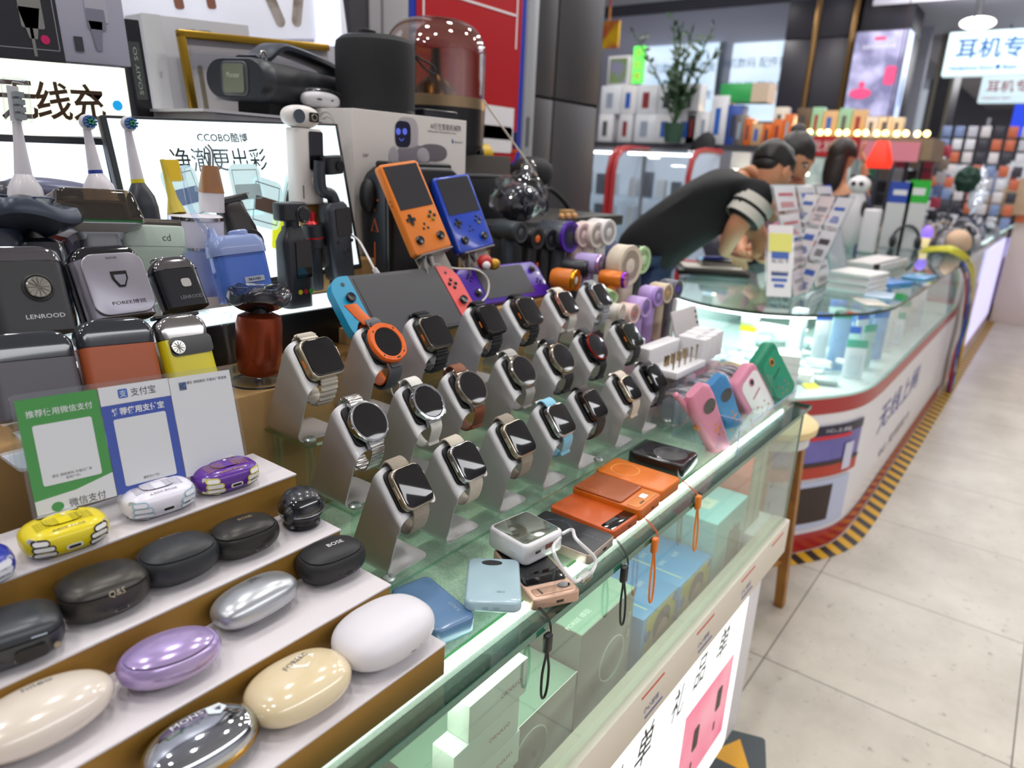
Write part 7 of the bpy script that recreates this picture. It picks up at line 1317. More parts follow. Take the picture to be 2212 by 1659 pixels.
for k in range(24):
    q = k / 23; x = 2.86 + q * 1.5; y = .52 + .08 * (k % 3); hh = .15 + .03 * ((k * 7) % 4)
    t = thing('hanging_blister_card', 'upright blister card in the row along the kiosk front glass', 'packaging', (x, y, FZ + .001), rz=-60 + 12 * (k % 4), group='upright blister cards inside the kiosk'); part(t, 'card_board', box(.075, .003, hh, .001), random.choice([K('#cfdff0', .4), K('#dfe9ef', .4), K('#9fc3ea', .4), K('#e6e6e2', .4), K('#b9d9d3', .4)])); part(t, 'card_header', box(.076, .0036, .03, .001).tr(0, 0, hh - .03), random.choice([K('#2a5fb9', .4), K('#3f86d9', .4), K('#4fb39a', .4), K('#c9d3dc', .4)])); part(t, 'bubble', slab(.045, .02, hh * .5, .008, .004).tr(0, -.010, .02), glass((.93, .96, .98), .05, 1, 1.7))
t = thing('price_tag', 'yellow price tag inside the kiosk glass', 'label', (2.62, .60, FZ + .001), rz=-30); part(t, 'tag_card', slab(.06, .04, .004, .002).ro('X', 20), K('#e6d94a', .5))
# cable bundles hanging at the far side of the kiosk
random.seed(5)
p0 = [PX(1985, 538, 4.6), PX(2040, 540, 4.45), PY(2076, 565, .42), PY(2088, 610, .405), PY(2080, 690, .40), PY(2062, 760, .40), PY(2048, 830, .40), PY(2036, 880, .40)]
for k, (c_, n_) in enumerate((('#c9c31c', 9), ('#c98a14', 5), ('#2a4f9e', 6), ('#a3263a', 3), ('#1c1c22', 2), ('#c9cfd0', 2))):
    t = thing('cable_bundle', ['yellow network cable bundle hanging over the kiosk corner', 'amber cable bundle hanging below the yellow one', 'blue cable bundle hanging at the kiosk corner', 'red cable bundle beside the blue one', 'black cable bundle at the kiosk corner', 'pale grey cable bundle at the kiosk corner'][k], 'cable', (0, 0, 0))
    for j in range(n_):
        off = [Vector((random.uniform(-.11, .11) - .10 * (k > 1) , -.015 - random.uniform(0, .02), random.uniform(-.012, .012))) for _ in p0]
        P_ = [q + o for q, o in zip(p0, off)]
        P_ = [Vector((q.x, min(q.y, .405) if i > 2 else q.y, q.z)) for i, q in enumerate(P_)]
        if k in (1,): P_ = P_[4:]
        if k > 1: P_ = P_[2:] 
        part(t, 'cable', tube(P_, .0075, 7, sm=4), K(c_, .4))
# ================================================================== people
def skin(pts, edges, rad_, root=0, sub=2):
    """one continuous body surface grown round a joint skeleton"""
    me = bpy.data.meshes.new('sk'); me.from_pydata([tuple(p) for p in pts], edges, []); o = bpy.data.objects.new('sk', me); COL.objects.link(o)
    md = o.modifiers.new('s', 'SKIN'); md.use_smooth_shade = True; md.branch_smoothing = .6
    for i, v in enumerate(me.skin_vertices[0].data):
        r = rad_[i]; v.radius = (r, r) if not isinstance(r, tuple) else r; v.use_root = (i == root)
    sb = o.modifiers.new('u', 'SUBSURF'); sb.levels = sub; sb.render_levels = sub
    dg = bpy.context.evaluated_depsgraph_get(); dg.update(); m2 = bpy.data.meshes.new_from_object(o.evaluated_get(dg))
    g = G([tuple(v.co) for v in m2.vertices], [tuple(p.vertices) for p in m2.polygons]); bpy.data.objects.remove(o); return g
def chain(*n): return [(n[i], n[i + 1]) for i in range(len(n) - 1)]
def hand_pts(w, d, side, curl=.35, s=1.0):
    """finger chains from a wrist point w, direction d, side vector; returns list of (pts, radii)"""
    d = d.normalized(); side = (side - d * side.dot(d)).normalized(); n = d.cross(side); out = []
    for k, (off, ln) in enumerate(((-.030, .070), (-.010, .080), (.010, .076), (.028, .060))):
        b = w + d * .085 * s + side * off * s; a1 = d * cos(curl) - n * sin(curl); a2 = d * cos(curl * 2) - n * sin(curl * 2)
        out.append(([w + d * .03 * s + side * off * .6 * s, b, b + a1 * ln * .45 * s, b + a1 * ln * .45 * s + a2 * ln * .55 * s], [.012 * s, .0095 * s, .0085 * s, .007 * s]))
    b = w + d * .02 * s - side * .02 * s; out.append(([b, b - side * .030 * s + d * .025 * s, b - side * .040 * s + d * .055 * s, b - side * .038 * s + d * .078 * s], [.013 * s, .011 * s, .0095 * s, .008 * s]))
    return out
SKN = mat('#c98f6c', .5, sub=.15); HAIR = mat('#15110f', .45)
def hands(t, lst):
    for w, d, side in lst:
        g = G(); g += sell(.040, .045, .016, 2.4).mx(Matrix.Translation(w + d.normalized() * .045) @ Matrix(((side - d.normalized() * side.dot(d.normalized())).normalized(), d.normalized(), ((side - d.normalized() * side.dot(d.normalized())).normalized()).cross(d.normalized()))).transposed().to_4x4())
        yield g, hand_pts(w, d, side)
def head(fwd, up, c, s=1.0):
    """head surface with brow, nose, mouth, chin and ears; fwd = face direction"""
    f = fwd.normalized(); up = (up - f * up.dot(f)).normalized(); x = up.cross(f) * -1
    M = Matrix.Translation(c) @ Matrix((x, f, up)).transposed().to_4x4()
    g = G(); n, k = 28, 20
    for i in range(k + 1):
        a = -pi / 2 + pi * i / k; z = sin(a) * .118; r = cos(a)
        ring = []
        for j in range(n):
            q = 2 * pi * j / n; X = cos(q) * .074 * r; Y_ = sin(q) * .092 * r
            zz = z / .118
            if zz < -.1: X *= 1 - .30 * min(1, (-.1 - zz)); Y_ *= 1 - .18 * (-.1 - zz) if Y_ > 0 else 1 - .35 * (-.1 - zz)
            if Y_ > 0:
                cxn = abs(cos(q)); 
                if cxn < .20 and -.45 < zz < .10: Y_ += .022 * (1 - cxn / .20) * (1 - abs((zz + .18) / .28)) if abs((zz + .18) / .28) < 1 else 0
                if .12 < cxn < .5 and 0 < zz < .18: Y_ -= .008
                if cxn < .35 and -.66 < zz < -.48: Y_ += .005
            ring.append((X, Y_, z))
        g.v += ring
    for i in range(k):
        for j in range(n): g.f.append((i * n + j, i * n + (j + 1) % n, (i + 1) * n + (j + 1) % n, (i + 1) * n + j))
    for sx in (-1, 1): g += sell(.010, .018, .030, 2, 2, 12, 8).tr(sx * .074, -.005, -.005)
    return g.sc(s).mx(M), M
def face_parts(t, M, s=1.0):
    for sx in (-1, 1):
        part(t, 'eye', sell(.012, .006, .007, 2, 2, 14, 8).tr(sx * .030, .080, .010).sc(s).mx(M), K('#e8e4e0', .3)); part(t, 'iris', sell(.0055, .003, .0055, 2, 2, 12, 8).tr(sx * .030, .0850, .010).sc(s).mx(M), K('#1c1310', .2)); part(t, 'eyebrow', slab(.030, .006, .006, .003).tr(sx * .031, .085, .026).sc(s).mx(M), HAIR)
    part(t, 'lips', sell(.022, .006, .007, 2, 2, 16, 8).tr(0, .083, -.062).sc(s).mx(M), mat('#a35a4c', .5))
# man bending over the kiosk ---------------------------------------------------------
t = thing('person', 'person in a black t-shirt with two white sleeve stripes bending over the kiosk', 'person', (0, 0, 0))
hip = Vector((2.60, 1.50, .98)); 
hp = PX(1350, 560, 2.66); mid = PX(1440, 500, 2.72); ch = PX(1545, 425, 2.80); nb = PX(1622, 385, 2.86); hd = PX(1664, 358, 2.90)
Pn = [hp, mid, ch, nb, nb.lerp(hd, .55),
      ch.lerp(nb, .6) + Vector((-.10, -.14, -.02)), PX(1590, 490, 2.66), PX(1563, 548, 2.80),   # near arm
      ch.lerp(nb, .6) + Vector((.08, .17, -.03)), PX(1640, 500, 3.0), PX(1640, 560, 2.98),      # far arm
      hp + Vector((.02, .11, -.06)), hp + Vector((.03, .14, -.46)), hp + Vector((0, .16, -.90)), hp + Vector((.10, .15, -.935)),
      hp + Vector((.0, -.09, -.06)), hp + Vector((.0, -.06, -.46)), hp + Vector((-.03, -.04, -.90)), hp + Vector((.07, -.05, -.935))]
zf = min(Pn[13].z, Pn[17].z)
for i in (13, 17): Pn[i].z = .09
for i in (14, 18): Pn[i].z = .045
for i in (12, 16): Pn[i].z = .50
E_ = chain(0, 1, 2, 3, 4) + chain(2, 5, 6, 7) + chain(2, 8, 9, 10) + chain(0, 11, 12, 13, 14) + chain(0, 15, 16, 17, 18)
Rr = [.125, .125, .135, .062, .052, .060, .043, .028, .060, .043, .028, .085, .058, .040, .035, .085, .058, .040, .035]
body = skin(Pn, E_, Rr)
hg, Mh = head(Vector((.78, -.32, -.55)), Vector((.45, -.1, .85)), hd + Vector((.015, -.005, -.02)), .92)
hs = G()
for w_, d_, s_ in ((Pn[7], (Pn[7] - Pn[6]), Vector((.5, .8, 0))), (Pn[10], (Pn[10] - Pn[9]), Vector((.5, .8, 0)))):
    d_ = Vector((.8, -.2, -.15)); 
    palm = sell(.040, .048, .015, 2.4, 2, 20, 10).mx(Matrix.Translation(w_ + d_.normalized() * .04) @ Matrix((s_.normalized(), d_.normalized(), s_.normalized().cross(d_.normalized()))).transposed().to_4x4()); hs += palm
    for pts, rr in hand_pts(w_, d_, s_): hs += tube(pts, rr, 8, sm=3)
part(t, 'body', body + hg + hs, SKN, 'bare skin'); face_parts(t, Mh, .92)
BLKS = mat('#0e1013', .8, bump=.2, bscale=90)
sp = [Pn[0] + Vector((-.02, .01, -.05)), Pn[1], Pn[2], Pn[2].lerp(Pn[3], .75), Pn[5], Pn[5].lerp(Pn[6], .55), Pn[6] + (Pn[5] - Pn[6]) * .12, Pn[8], Pn[8].lerp(Pn[9], .8)]
part(t, 't_shirt', skin(sp, chain(0, 1, 2, 3) + [(2, 4), (4, 5), (5, 6), (2, 7), (7, 8)], [.150, .155, .172, .105, .098, .078, .070, .105, .072]), BLKS, 'black t-shirt')
ax = (Pn[6] - Pn[5]).normalized()
for q in (.36, .66): 
    c0 = Pn[5].lerp(Pn[6], q); part(t, 'sleeve_stripe', rings([[tuple(c0 + ax * z + (ax.orthogonal().normalized() * cos(2 * pi * k / 24) + ax.cross(ax.orthogonal().normalized()) * sin(2 * pi * k / 24)) * (.0835 - q * .018)) for k in range(24)] for z in (-.018, .018)], False, False), K('#c9c6bd', .8), 'white sleeve stripe')
part(t, 'jeans', skin([Pn[0], Pn[11], Pn[12], Pn[13] + Vector((0, 0, .03)), Pn[15], Pn[16], Pn[17] + Vector((0, 0, .03))], chain(0, 1, 2, 3) + [(0, 4), (4, 5), (5, 6)], [.138, .105, .078, .058, .105, .078, .058]), K('#1b2a52', .8), 'dark blue jeans')
for i in (14, 18): part(t, 'shoe', slab(.24, .095, .07, .045, .02).tr(Pn[i].x - .02, Pn[i].y, .002), K('#1a1a1c', .5))
part(t, 'hair', crinkle(sell(.080, .098, .090, 2.1, 2.1, 36, 20, -.35, 1), .08, 30).tr(0, -.016, .034).sc(.92).mx(Mh), HAIR, 'short black hair'); part(t, 'hair_nape', sell(.062, .04, .05, 2, 2).tr(0, -.056, .0).sc(.92).mx(Mh), HAIR)
# second person facing him ---------------------------------------------------------
t = thing('person', 'person with dark tied hair and a pink top facing the bending man', 'person', (0, 0, 0))
c = PX(1722, 345, 3.62); base = Vector((c.x + .33, 1.40, 0))
Pn = [Vector((base.x, base.y + .02, .92)), Vector((base.x - .02, base.y, 1.12)), Vector((c.x + .12, c.y + .03, 1.22)), Vector((c.x + .05, c.y + .01, c.z - .12)), c + Vector((.02, 0, -.04)),
      Vector((c.x + .08, c.y - .17, 1.20)), PX(1650, 520, 3.45), PX(1612, 545, 3.35), Vector((c.x + .12, c.y + .20, 1.20)), Vector((c.x - .05, c.y + .20, 1.02)), Vector((c.x - .22, c.y + .12, .96)),
      Vector((base.x, base.y + .10, .88)), Vector((base.x, base.y + .10, .48)), Vector((base.x + .03, base.y + .10, .08)), Vector((base.x, base.y - .07, .88)), Vector((base.x, base.y - .07, .48)), Vector((base.x + .03, base.y - .07, .08))]
body = skin(Pn, chain(0, 1, 2, 3, 4) + chain(2, 5, 6, 7) + chain(2, 8, 9, 10) + chain(0, 11, 12, 13) + chain(0, 14, 15, 16), [.12, .105, .115, .05, .045, .05, .038, .026, .05, .038, .026, .08, .055, .04, .08, .055, .04])
hg, Mh = head(Vector((-.75, -.35, -.50)), Vector((-.3, 0, .9)), c, .95); hs = G()
for w_ in (Pn[7], Pn[10]):
    d_ = Vector((-.8, -.1, -.1)); s_ = Vector((0, 1, 0))
    hs += sell(.036, .044, .014, 2.4, 2, 20, 10).mx(Matrix.Translation(w_ + d_.normalized() * .04) @ Matrix((s_, d_.normalized(), s_.cross(d_.normalized()))).transposed().to_4x4())
    for pts, rr in hand_pts(w_, d_, s_, s=.95): hs += tube(pts, rr, 8, sm=3)
part(t, 'body', body + hg + hs, SKN, 'bare skin'); face_parts(t, Mh, .95)
part(t, 'pink_top', skin([Pn[0], Pn[1], Pn[2], Pn[5], Pn[6], Pn[8], Pn[9]], chain(0, 1, 2) + [(2, 3), (3, 4), (2, 5), (5, 6)], [.14, .13, .14, .072, .055, .072, .055]), K('#c97a92', .8), 'pink top'); part(t, 'trousers', skin([Pn[0], Pn[11], Pn[12], Pn[13], Pn[14], Pn[15], Pn[16]], chain(0, 1, 2, 3) + [(0, 4), (4, 5), (5, 6)], [.13, .095, .07, .055, .095, .07, .055]), K('#2a2c38', .8))
part(t, 'hair', crinkle(sell(.084, .102, .098, 2.1, 2.1, 36, 20, -.5, 1), .05, 30).tr(0, -.022, .034).sc(.95).mx(Mh), HAIR); part(t, 'hair_bun', crinkle(sell(.035, .035, .032), .1, 40).tr(0, -.09, .10).mx(Mh), HAIR)
# woman at the far stall -------------------------------------------------------------
t = thing('person', 'person with long dark hair and a dark patterned top at the far stall', 'person', (0, 0, 0))
c = PX(1822, 338, 5.75); base = Vector((c.x - .02, c.y + .08, 0)); dz = c.z
Pn = [Vector((base.x, base.y, dz - .70)), Vector((base.x, base.y, dz - .45)), Vector((c.x, c.y + .03, dz - .28)), Vector((c.x, c.y, dz - .15)), c + Vector((0, 0, -.04)),
      Vector((c.x - .02, c.y - .16, dz - .25)), Vector((c.x + .10, c.y - .20, dz - .42)), PX(1868, 352, 5.85), Vector((c.x - .02, c.y + .20, dz - .25)), Vector((c.x + .05, c.y + .22, dz - .50)), Vector((c.x + .22, c.y + .12, dz - .52)),
      Vector((base.x, base.y + .09, dz - .76)), Vector((base.x + .02, base.y + .09, .48)), Vector((base.x, base.y + .09, .08)), Vector((base.x, base.y - .09, dz - .76)), Vector((base.x + .02, base.y - .09, .48)), Vector((base.x, base.y - .09, .08))]
body = skin(Pn, chain(0, 1, 2, 3, 4) + chain(2, 5, 6, 7) + chain(2, 8, 9, 10) + chain(0, 11, 12, 13) + chain(0, 14, 15, 16), [.12, .105, .115, .05, .045, .05, .038, .026, .05, .038, .026, .08, .055, .04, .08, .055, .04])
hg, Mh = head(Vector((.85, -.50, -.05)), Vector((0, 0, 1)), c, .95); hs = G()
for w_, d_ in ((Pn[7], Vector((-.2, .3, .8))), (Pn[10], Vector((.8, -.1, 0)))):
    s_ = Vector((1, 0, 0)) if abs(d_.z) > .5 else Vector((0, 1, 0)); s_ = (s_ - d_.normalized() * s_.dot(d_.normalized())).normalized()
    hs += sell(.036, .044, .014, 2.4, 2, 20, 10).mx(Matrix.Translation(w_ + d_.normalized() * .04) @ Matrix((s_, d_.normalized(), s_.cross(d_.normalized()))).transposed().to_4x4())
    for pts, rr in hand_pts(w_, d_, s_, s=.95): hs += tube(pts, rr, 8, sm=3)
part(t, 'body', body + hg + hs, SKN, 'bare skin'); face_parts(t, Mh, .95)
part(t, 'patterned_top', skin([Pn[0], Pn[1], Pn[2], Pn[5], Pn[6], Pn[8], Pn[9]], chain(0, 1, 2) + [(2, 3), (3, 4), (2, 5), (5, 6)], [.15, .14, .15, .075, .058, .075, .058]), mat('#1b1e2c', .8, col2='#4d5578', nscale=18), 'dark patterned top'); part(t, 'trousers', skin([Pn[0], Pn[11], Pn[12], Pn[13], Pn[14], Pn[15], Pn[16]], chain(0, 1, 2, 3) + [(0, 4), (4, 5), (5, 6)], [.13, .095, .07, .055, .095, .07, .055]), K('#20222c', .8))
part(t, 'hair', crinkle(sell(.090, .106, .100, 2.1, 2.1, 36, 20, -.3, 1), .05, 30).tr(0, -.020, .030).mx(Mh) + crinkle(sell(.088, .055, .17, 2.2, 2.4, 30, 18), .08, 20).tr(0, -.062, -.085).mx(Mh), mat('#1e1210', .5), 'long dark brown hair')
# ================================================================== the mall hall beyond
struct('ceiling', aab(-6, 22, -6, 16, 3.6, 3.7), mat('#cfd0da', .6))
struct('wall_far', aab(9.5, 9.62, 1.6, 12, 0, 3.6), mat('#b6b8c6', .55)); struct('wall_end', aab(20, 20.1, -6, 3.2, 0, 3.6), mat('#9a9aa6', .6)); struct('wall_right', aab(-6, 22, -5.6, -5.5, 0, 3.6), mat('#a9a7ae', .6)); struct('wall_left', aab(-6, -5.9, -5.5, 12, 0, 3.6), mat('#a4a2ac', .6)); struct('wall_side', aab(-6, 9.5, 8.0, 8.1, 0, 3.6), mat('#a4a5b2', .6))
struct('trim_1', aab(8.2, 20, -1.4, 1.95, 2.95, 3.05), mat('#d6d3de', .5)); struct('trim_2', aab(8.2, 8.3, -1.4, 1.95, 3.05, 3.6), mat('#c6c4d2', .5))
# bulkhead grille and windows on the far wall
def XW(px_, x): p = PX(px_[0], px_[1], x); return p
xw = 9.49
t = thing('air_grille', 'long dark air grille along the top of the far wall', 'vent', (0, 0, 0)); zb = XW((1500, 22), xw).z; part(t, 'grille_frame', aab(xw - .02, xw, 2.9, 7.8, zb, 3.598), mat('#3d3b42', .6)); part(t, 'slat', sum([aab(xw - .035, xw - .02, 2.9, 7.8, zb + .02 + k * .035, zb + .03 + k * .035) for k in range(6)], G()), mat('#6d6b74', .5))
for k, (a, b, c) in enumerate((((1378, 290), (1562, 92), 1), ((1566, 262), (1705, 88), 2))):
    p, q = XW(a, xw), XW(b, xw); g = aab(xw - .03, xw - .01, min(p.y, q.y), max(p.y, q.y), p.z, q.z)
    w_ = struct('window_%d' % c, g, mat('#dcecf8', .3, emit=.9, col2='#b9d3ea', nscale=1.5)); 
    o = part(w_, 'window_frame', aab(xw - .05, xw - .03, min(p.y, q.y) - .05, min(p.y, q.y) + .02, p.z, q.z) + aab(xw - .05, xw - .03, min(p.y, q.y), max(p.y, q.y), p.z - .05, p.z), mat('#6f7c88', .4)); part(w_, 'window_lettering', sum([text('手机数码 配件批发', .12, 0, wid=1.0).ro('X', 90).ro('Z', -90).tr(xw - .035, (p.y + q.y) / 2, p.z + (q.z - p.z) * f_) for f_ in (.45, .75)], G()), mat('#7f97b5', .5))
# showcases with red frames
SCG = glass((.90, .95, .97), .02)
def showcase(lab, y0, y1, x=4.6):
    zt = 1.47; t = thing('glass_showcase', lab, 'showcase', (x, y0, 0)); w = y1 - y0
    prof = [(0, .5), (0, 1.30), (.03, 1.40), (.10, zt - .015), (.22, zt), (.5, zt)]
    part(t, 'base', aab(0, .5, 0, w, .0015, .5, .004), mat('#c9ccd6', .4)); part(t, 'curved_glass', rings([[(a, y, b) for a, b in prof] for y in (0, w)], False, False, close=False), SCG)
    for y in (0, w): part(t, 'red_frame', tube([(a, y, b) for a, b in [(0, .01)] + prof], .020, 8), mat('#a3262b', .35))
    for z in (.62, .88, 1.13): part(t, 'shelf', aab(.03, .45, .01, w - .01, z, z + .008), SCG)
    part(t, 'lamp_strip', aab(.10, .13, .05, w - .05, 1.425, 1.44), mat((1, 1, 1), .4, emit=5)); part(t, 'back_panel', aab(.49, .5, 0, w, .5, zt - .01), mat('#b9c3d2', .4, emit=.25)); random.seed(int(y0 * 10))
    g1, g2 = G(), G()
    for z in (.505, .629, .889, 1.139):
        for k in range(int(w / .11)):
            g = box(.06, .055, random.uniform(.10, .18)).tr(.20, .06 + k * .11, z); 
            if k % 2: g1 += g
            else: g2 += g
    part(t, 'stock_rows', g1, mat('#5f6470', .5), 'rows of dark boxed goods'); part(t, 'pale_stock_rows', g2, mat('#c9ced8', .5), 'rows of pale boxed goods')
    for i_, o in enumerate(COL.objects[-2:]): o['kind'] = 'stuff'
showcase('glass showcase with a curved top and red edge frames, left of two', 2.66, 3.9); showcase('glass showcase with red edge frames behind the bending man', 2.05, 2.62)
# shelf of boxes over the showcases
t = thing('stock_shelf', 'dark stock shelf behind the showcases', 'shelf', (5.45, 1.75, 0)); part(t, 'shelf_board', aab(-.1, .45, 0, 2.4, 1.50, 1.53), K('#3a3c44')); part(t, 'shelf_post', aab(-.05, .0, 0, .05, .0015, 1.50) + aab(-.05, 0, 2.35, 2.4, .0015, 1.50), K('#3a3c44'))
random.seed(21)
def goods(px0, px1, py_, x, w, h, d, colset, grp, lab, seed=1, name='retail_box', stack=1, prints=True, rnd=.25, fz=None):
    """a row of boxes facing the camera side, given by the pixel span on plane x"""
    random.seed(seed); a, b = PX(px0, py_, x), PX(px1, py_, x); y = a.y; n_ = 0; z0 = fz if fz is not None else (a.z + b.z) / 2
    ORD = 'leftmost,second,third,fourth,fifth,sixth,seventh,eighth,ninth,tenth,eleventh,twelfth'.split(',')
    while y > b.y + w * .2:
        z = z0; on = ORD[min(n_, 11)]; n_ += 1
        for s in range(stack):
            ww = w * random.uniform(1 - rnd, 1 + rnd); hh = h * random.uniform(1 - rnd, 1 + rnd) if stack == 1 else h
            t = thing(name, (on + (' from the left' if n_ > 1 else '') + (' in the %s row' % ('lower', 'upper')[s] if stack > 1 else '') + ', ' + lab), 'box', (x + d / 2, y - ww / 2, z + .001), group=grp); c = random.choice(colset)
            part(t, 'box_body', box(d, ww * .96, hh, .002), c)
            if prints: part(t, 'box_print', aab(-d / 2 - .001, -d / 2, -ww * .10, ww * .22, hh * .2, hh * .75), random.choice([K('#3a3d48'), K('#2d63b9'), K('#55585f'), K('#8a3a3a'), K('#9aa4b5')]))
            z += hh + .001
        y -= ww
LBX = [K('#d9dae0'), K('#e4e4e8'), K('#cfd2da'), K('#dfe3ea')]
goods(1290, 1480, 308, 5.42, .16, .215, .12, LBX, 'white gadget boxes on the far stock shelf', 'white gadget box on the far shelf', 3, stack=2, fz=1.531)
goods(1480, 1600, 290, 5.42, .11, .30, .12, [K('#dcdde4'), K('#31509f'), K('#c9cfe0'), K('#e3e3e8')], 'tall blue white boxes on the far shelf', 'tall blue and white box in the middle of the far shelf', 4, fz=1.531)
goods(1585, 1700, 290, 5.42, .07, .19, .10, [K('#2a7f8c'), K('#d96a22'), K('#4a8fa3'), K('#c9a27a'), K('#3fb58e'), K('#77706c')], 'small coloured boxes on the far shelf', 'small coloured box at the right of the far shelf', 5, fz=1.531)
p = PX(1610, 180, 5.45); t = thing('green_box', 'green and cream box lying on top of the far shelf boxes', 'box', (5.52, p.y, 1.831)); part(t, 'box_body', box(.16, .36, .13, .003), K('#3aa55a')); part(t, 'cream_side', aab(-.082, .082, -.182, -.06, 0, .131), K('#cdb9a4'))
p = PX(1378, 140, 5.6); t = thing('neon_sign', 'glowing green upright neon sign with orange characters', 'sign', (5.6, p.y, p.z), rz=0); part(t, 'sign_board', aab(0, .03, -.05, .05, -.14, .14), mat('#5fe05a', .4, emit=1.0)); part(t, 'lettering', sum([text(c_, .065, 0).ro('X', 90).ro('Z', -90).tr(-.004, 0, .085 - k * .085) for k, c_ in enumerate('手机维')], G()), K('#e07a3a')); part(t, 'pole', tube([(.02, 0, -.14), (.02, 0, 1.531 - p.z)], .012, 8), K('#55585f'))
p = PX(1345, 145, 5.6); t = thing('picture_box', 'upright box with a green and purple picture near the neon sign', 'box', (5.58, p.y, 1.963)); part(t, 'box_body', box(.10, .20, .24, .003), K('#cfcdd2')); part(t, 'picture', aab(-.052, -.05, -.08, .08, .03, .22), mat('#6f8a4a', .5, col2='#8a7fb5', nscale=6))
p = PX(1318, 65, 6.5); solo('red_sign', 'small red and yellow sign far behind the pillar', 'sign', aab(0, .03, -.12, .12, -.12, .12) + tube([(.015, 0, .12), (.015, 0, 1.02)], .01, 6), mat('#b01c3a', .4, col2='#d9b01c', nscale=5), (6.5, PX(1312, 75, 6.5).y, PX(1312, 75, 6.5).z))
# plant
p = PX(1465, 190, 5.25); t = thing('potted_plant', 'tall dark green leafy plant rising above the stock shelf', 'plant', (5.25, p.y, 1.531)); part(t, 'pot', lathe([(0, 0), (.06, 0), (.08, .14), (.07, .14), (0, .12)], 24), K('#2a4a3a')); g = G(); gs = G(); random.seed(8)
for k in range(11):
    a = random.uniform(0, 6.28); ln = random.uniform(.35, .75); lean = random.uniform(.05, .45); P_ = [Vector((0, 0, .12)), Vector((lean * .4 * cos(a), lean * .4 * sin(a), .12 + ln * .5)), Vector((lean * cos(a), lean * sin(a), .12 + ln))]; sp_ = smooth(P_, 8); gs += tube(sp_, .006, 6)
    for q in range(4, len(sp_)):
        for s in (-1, 1):
            d = Vector((random.uniform(-1, 1), random.uniform(-1, 1), random.uniform(.1, .9))).normalized(); sd = d.orthogonal().normalized(); L_ = random.uniform(.06, .11); b = sp_[q]; n = len(g.v); g.v += [tuple(b), tuple(b + d * L_ * .5 + sd * .018), tuple(b + d * L_), tuple(b + d * L_ * .5 - sd * .018)]; g.f.append((n, n + 1, n + 2, n + 3))
part(t, 'leaves', g, K('#1f3f22', .5)); part(t, 'stems', gs, K('#2c4a26'))
# dark pillars with gold trims, poster box
xp = 8.25
def pil(lab, a, b): 
    t = thing('pillar', lab, 'pillar', (0, 0, 0)); part(t, 'cladding_panels', sum([aab(xp, xp + .5, b, a, k * .9 + .002, k * .9 + .892, .004) for k in range(4)], G()), K('#2f2d38', .4)); return t
y1, y2 = PX(1693, 100, xp).y, PX(1835, 100, xp).y; t = pil('dark panelled pillar with gold strips left of the poster light box', y1, y2)
for p_ in (1757, 1838): yy = PX(p_, 100, xp).y; part(t, 'gold_strip', tube([(xp - .01, yy, .01), (xp - .01, yy, 3.59)], .030, 8), mat('#8a6a42', .3, .7))
t = pil('dark pillar directly behind the poster light box', PX(1852, 100, xp).y, PX(1962, 100, xp).y)
t = thing('pillar', 'far dark pillar with pale strips right of the poster light box', 'pillar', (0, 0, 0)); a, b = PX(1992, 300, 10).y, PX(2035, 300, 10).y; part(t, 'pillar_body', aab(10, 10.5, b, a, .0, 2.945), K('#23232c')); part(t, 'pale_strip', aab(9.98, 10, b, b + .04, .0, 2.94) + aab(9.98, 10, a - .04, a, 0, 2.94), K('#7a7466'))
xb_ = 7.98; tl, tr_, br_ = PX(1849, 67, xb_), PX(1965, 64, xb_), PX(1938, 254, xb_)
t = thing('poster_light_box', 'lit violet poster box with pink products hung round the far pillar', 'light box', (xb_, 0, 0)); part(t, 'box_body', aab(0, .45, tr_.y, tl.y, br_.z, tl.z, .01), K('#3c3c46')); w_ = tl.y - tr_.y; h_ = tl.z - br_.z; cy = (tl.y + tr_.y) / 2; cz = (tl.z + br_.z) / 2
def pb(g, dy, dz, o=.006): return g.ro('X', 90).ro('Z', -90).tr(-o, cy + dy, cz + dz)
part(t, 'lit_face', pb(cube(w_ - .03, h_ - .03, .001).tr(0, 0, 0), 0, 0), mat('#6f6f96', .3, emit=.55, col2='#b9b6dc', nscale=4)); part(t, 'pink_print', pb(slab(.10, .17, .001, .03), -w_ * .30, -h_ * .02, .009) + pb(sell(.10, .05, .001), w_ * .20, -h_ * .22, .009) + pb(disc(.03), w_ * .20, -h_ * .12, .009) + pb(slab(.10, .03, .001, .01), 0, h_ * .40, .009), mat('#d9487a', .4, emit=.5)); part(t, 'lettering', pb(text('全新智能视频耳机', .04, 0, wid=.30), 0, h_ * .31, .009), mat('#e3e3ee', .4, emit=.4)); part(t, 'lit_side', aab(.01, .235, tr_.y - .004, tr_.y, br_.z + .01, tl.z - .01), mat('#b9c9f0', .3, emit=.95)); part(t, 'side_print', sell(.06, .002, .16).tr(.12, tr_.y - .006, br_.z + h_ * .33), mat('#6a86a8', .4))
# hanging signs
def hang(lab, x, tlp, blp, h2, wid, s1, s2, c1, cat='sign'):
    a, b = PX(tlp[0], tlp[1], x), PX(blp[0], blp[1], x); t = thing('hanging_sign', lab, cat, (x, a.y, b.z)); hh = a.z - b.z; part(t, 'sign_box', aab(0, .12, -wid, 0, 0, hh, .01), mat('#d6ecf2', .35, emit=.72)); m_ = mat(c1, .4)
    fs = lambda g, y, z: g.ro('X', 90).ro('Z', -90).tr(-.004, y, z)
    part(t, 'lettering', fs(text(s1, hh * .46, 0, bold=.012, align='L'), -hh * .22, hh * .62), m_); part(t, 'small_lettering', fs(text(s2, hh * .13, 0, bold=.01, align='L'), -hh * .14, hh * .17), m_)
    for y in (-.15, -wid + .15): part(t, 'hanging_rod', tube([(.06, y, hh), (.06, y, 2.95 - b.z if x > 8.2 else 3.6 - b.z)], .008, 6), K('#55555c'))
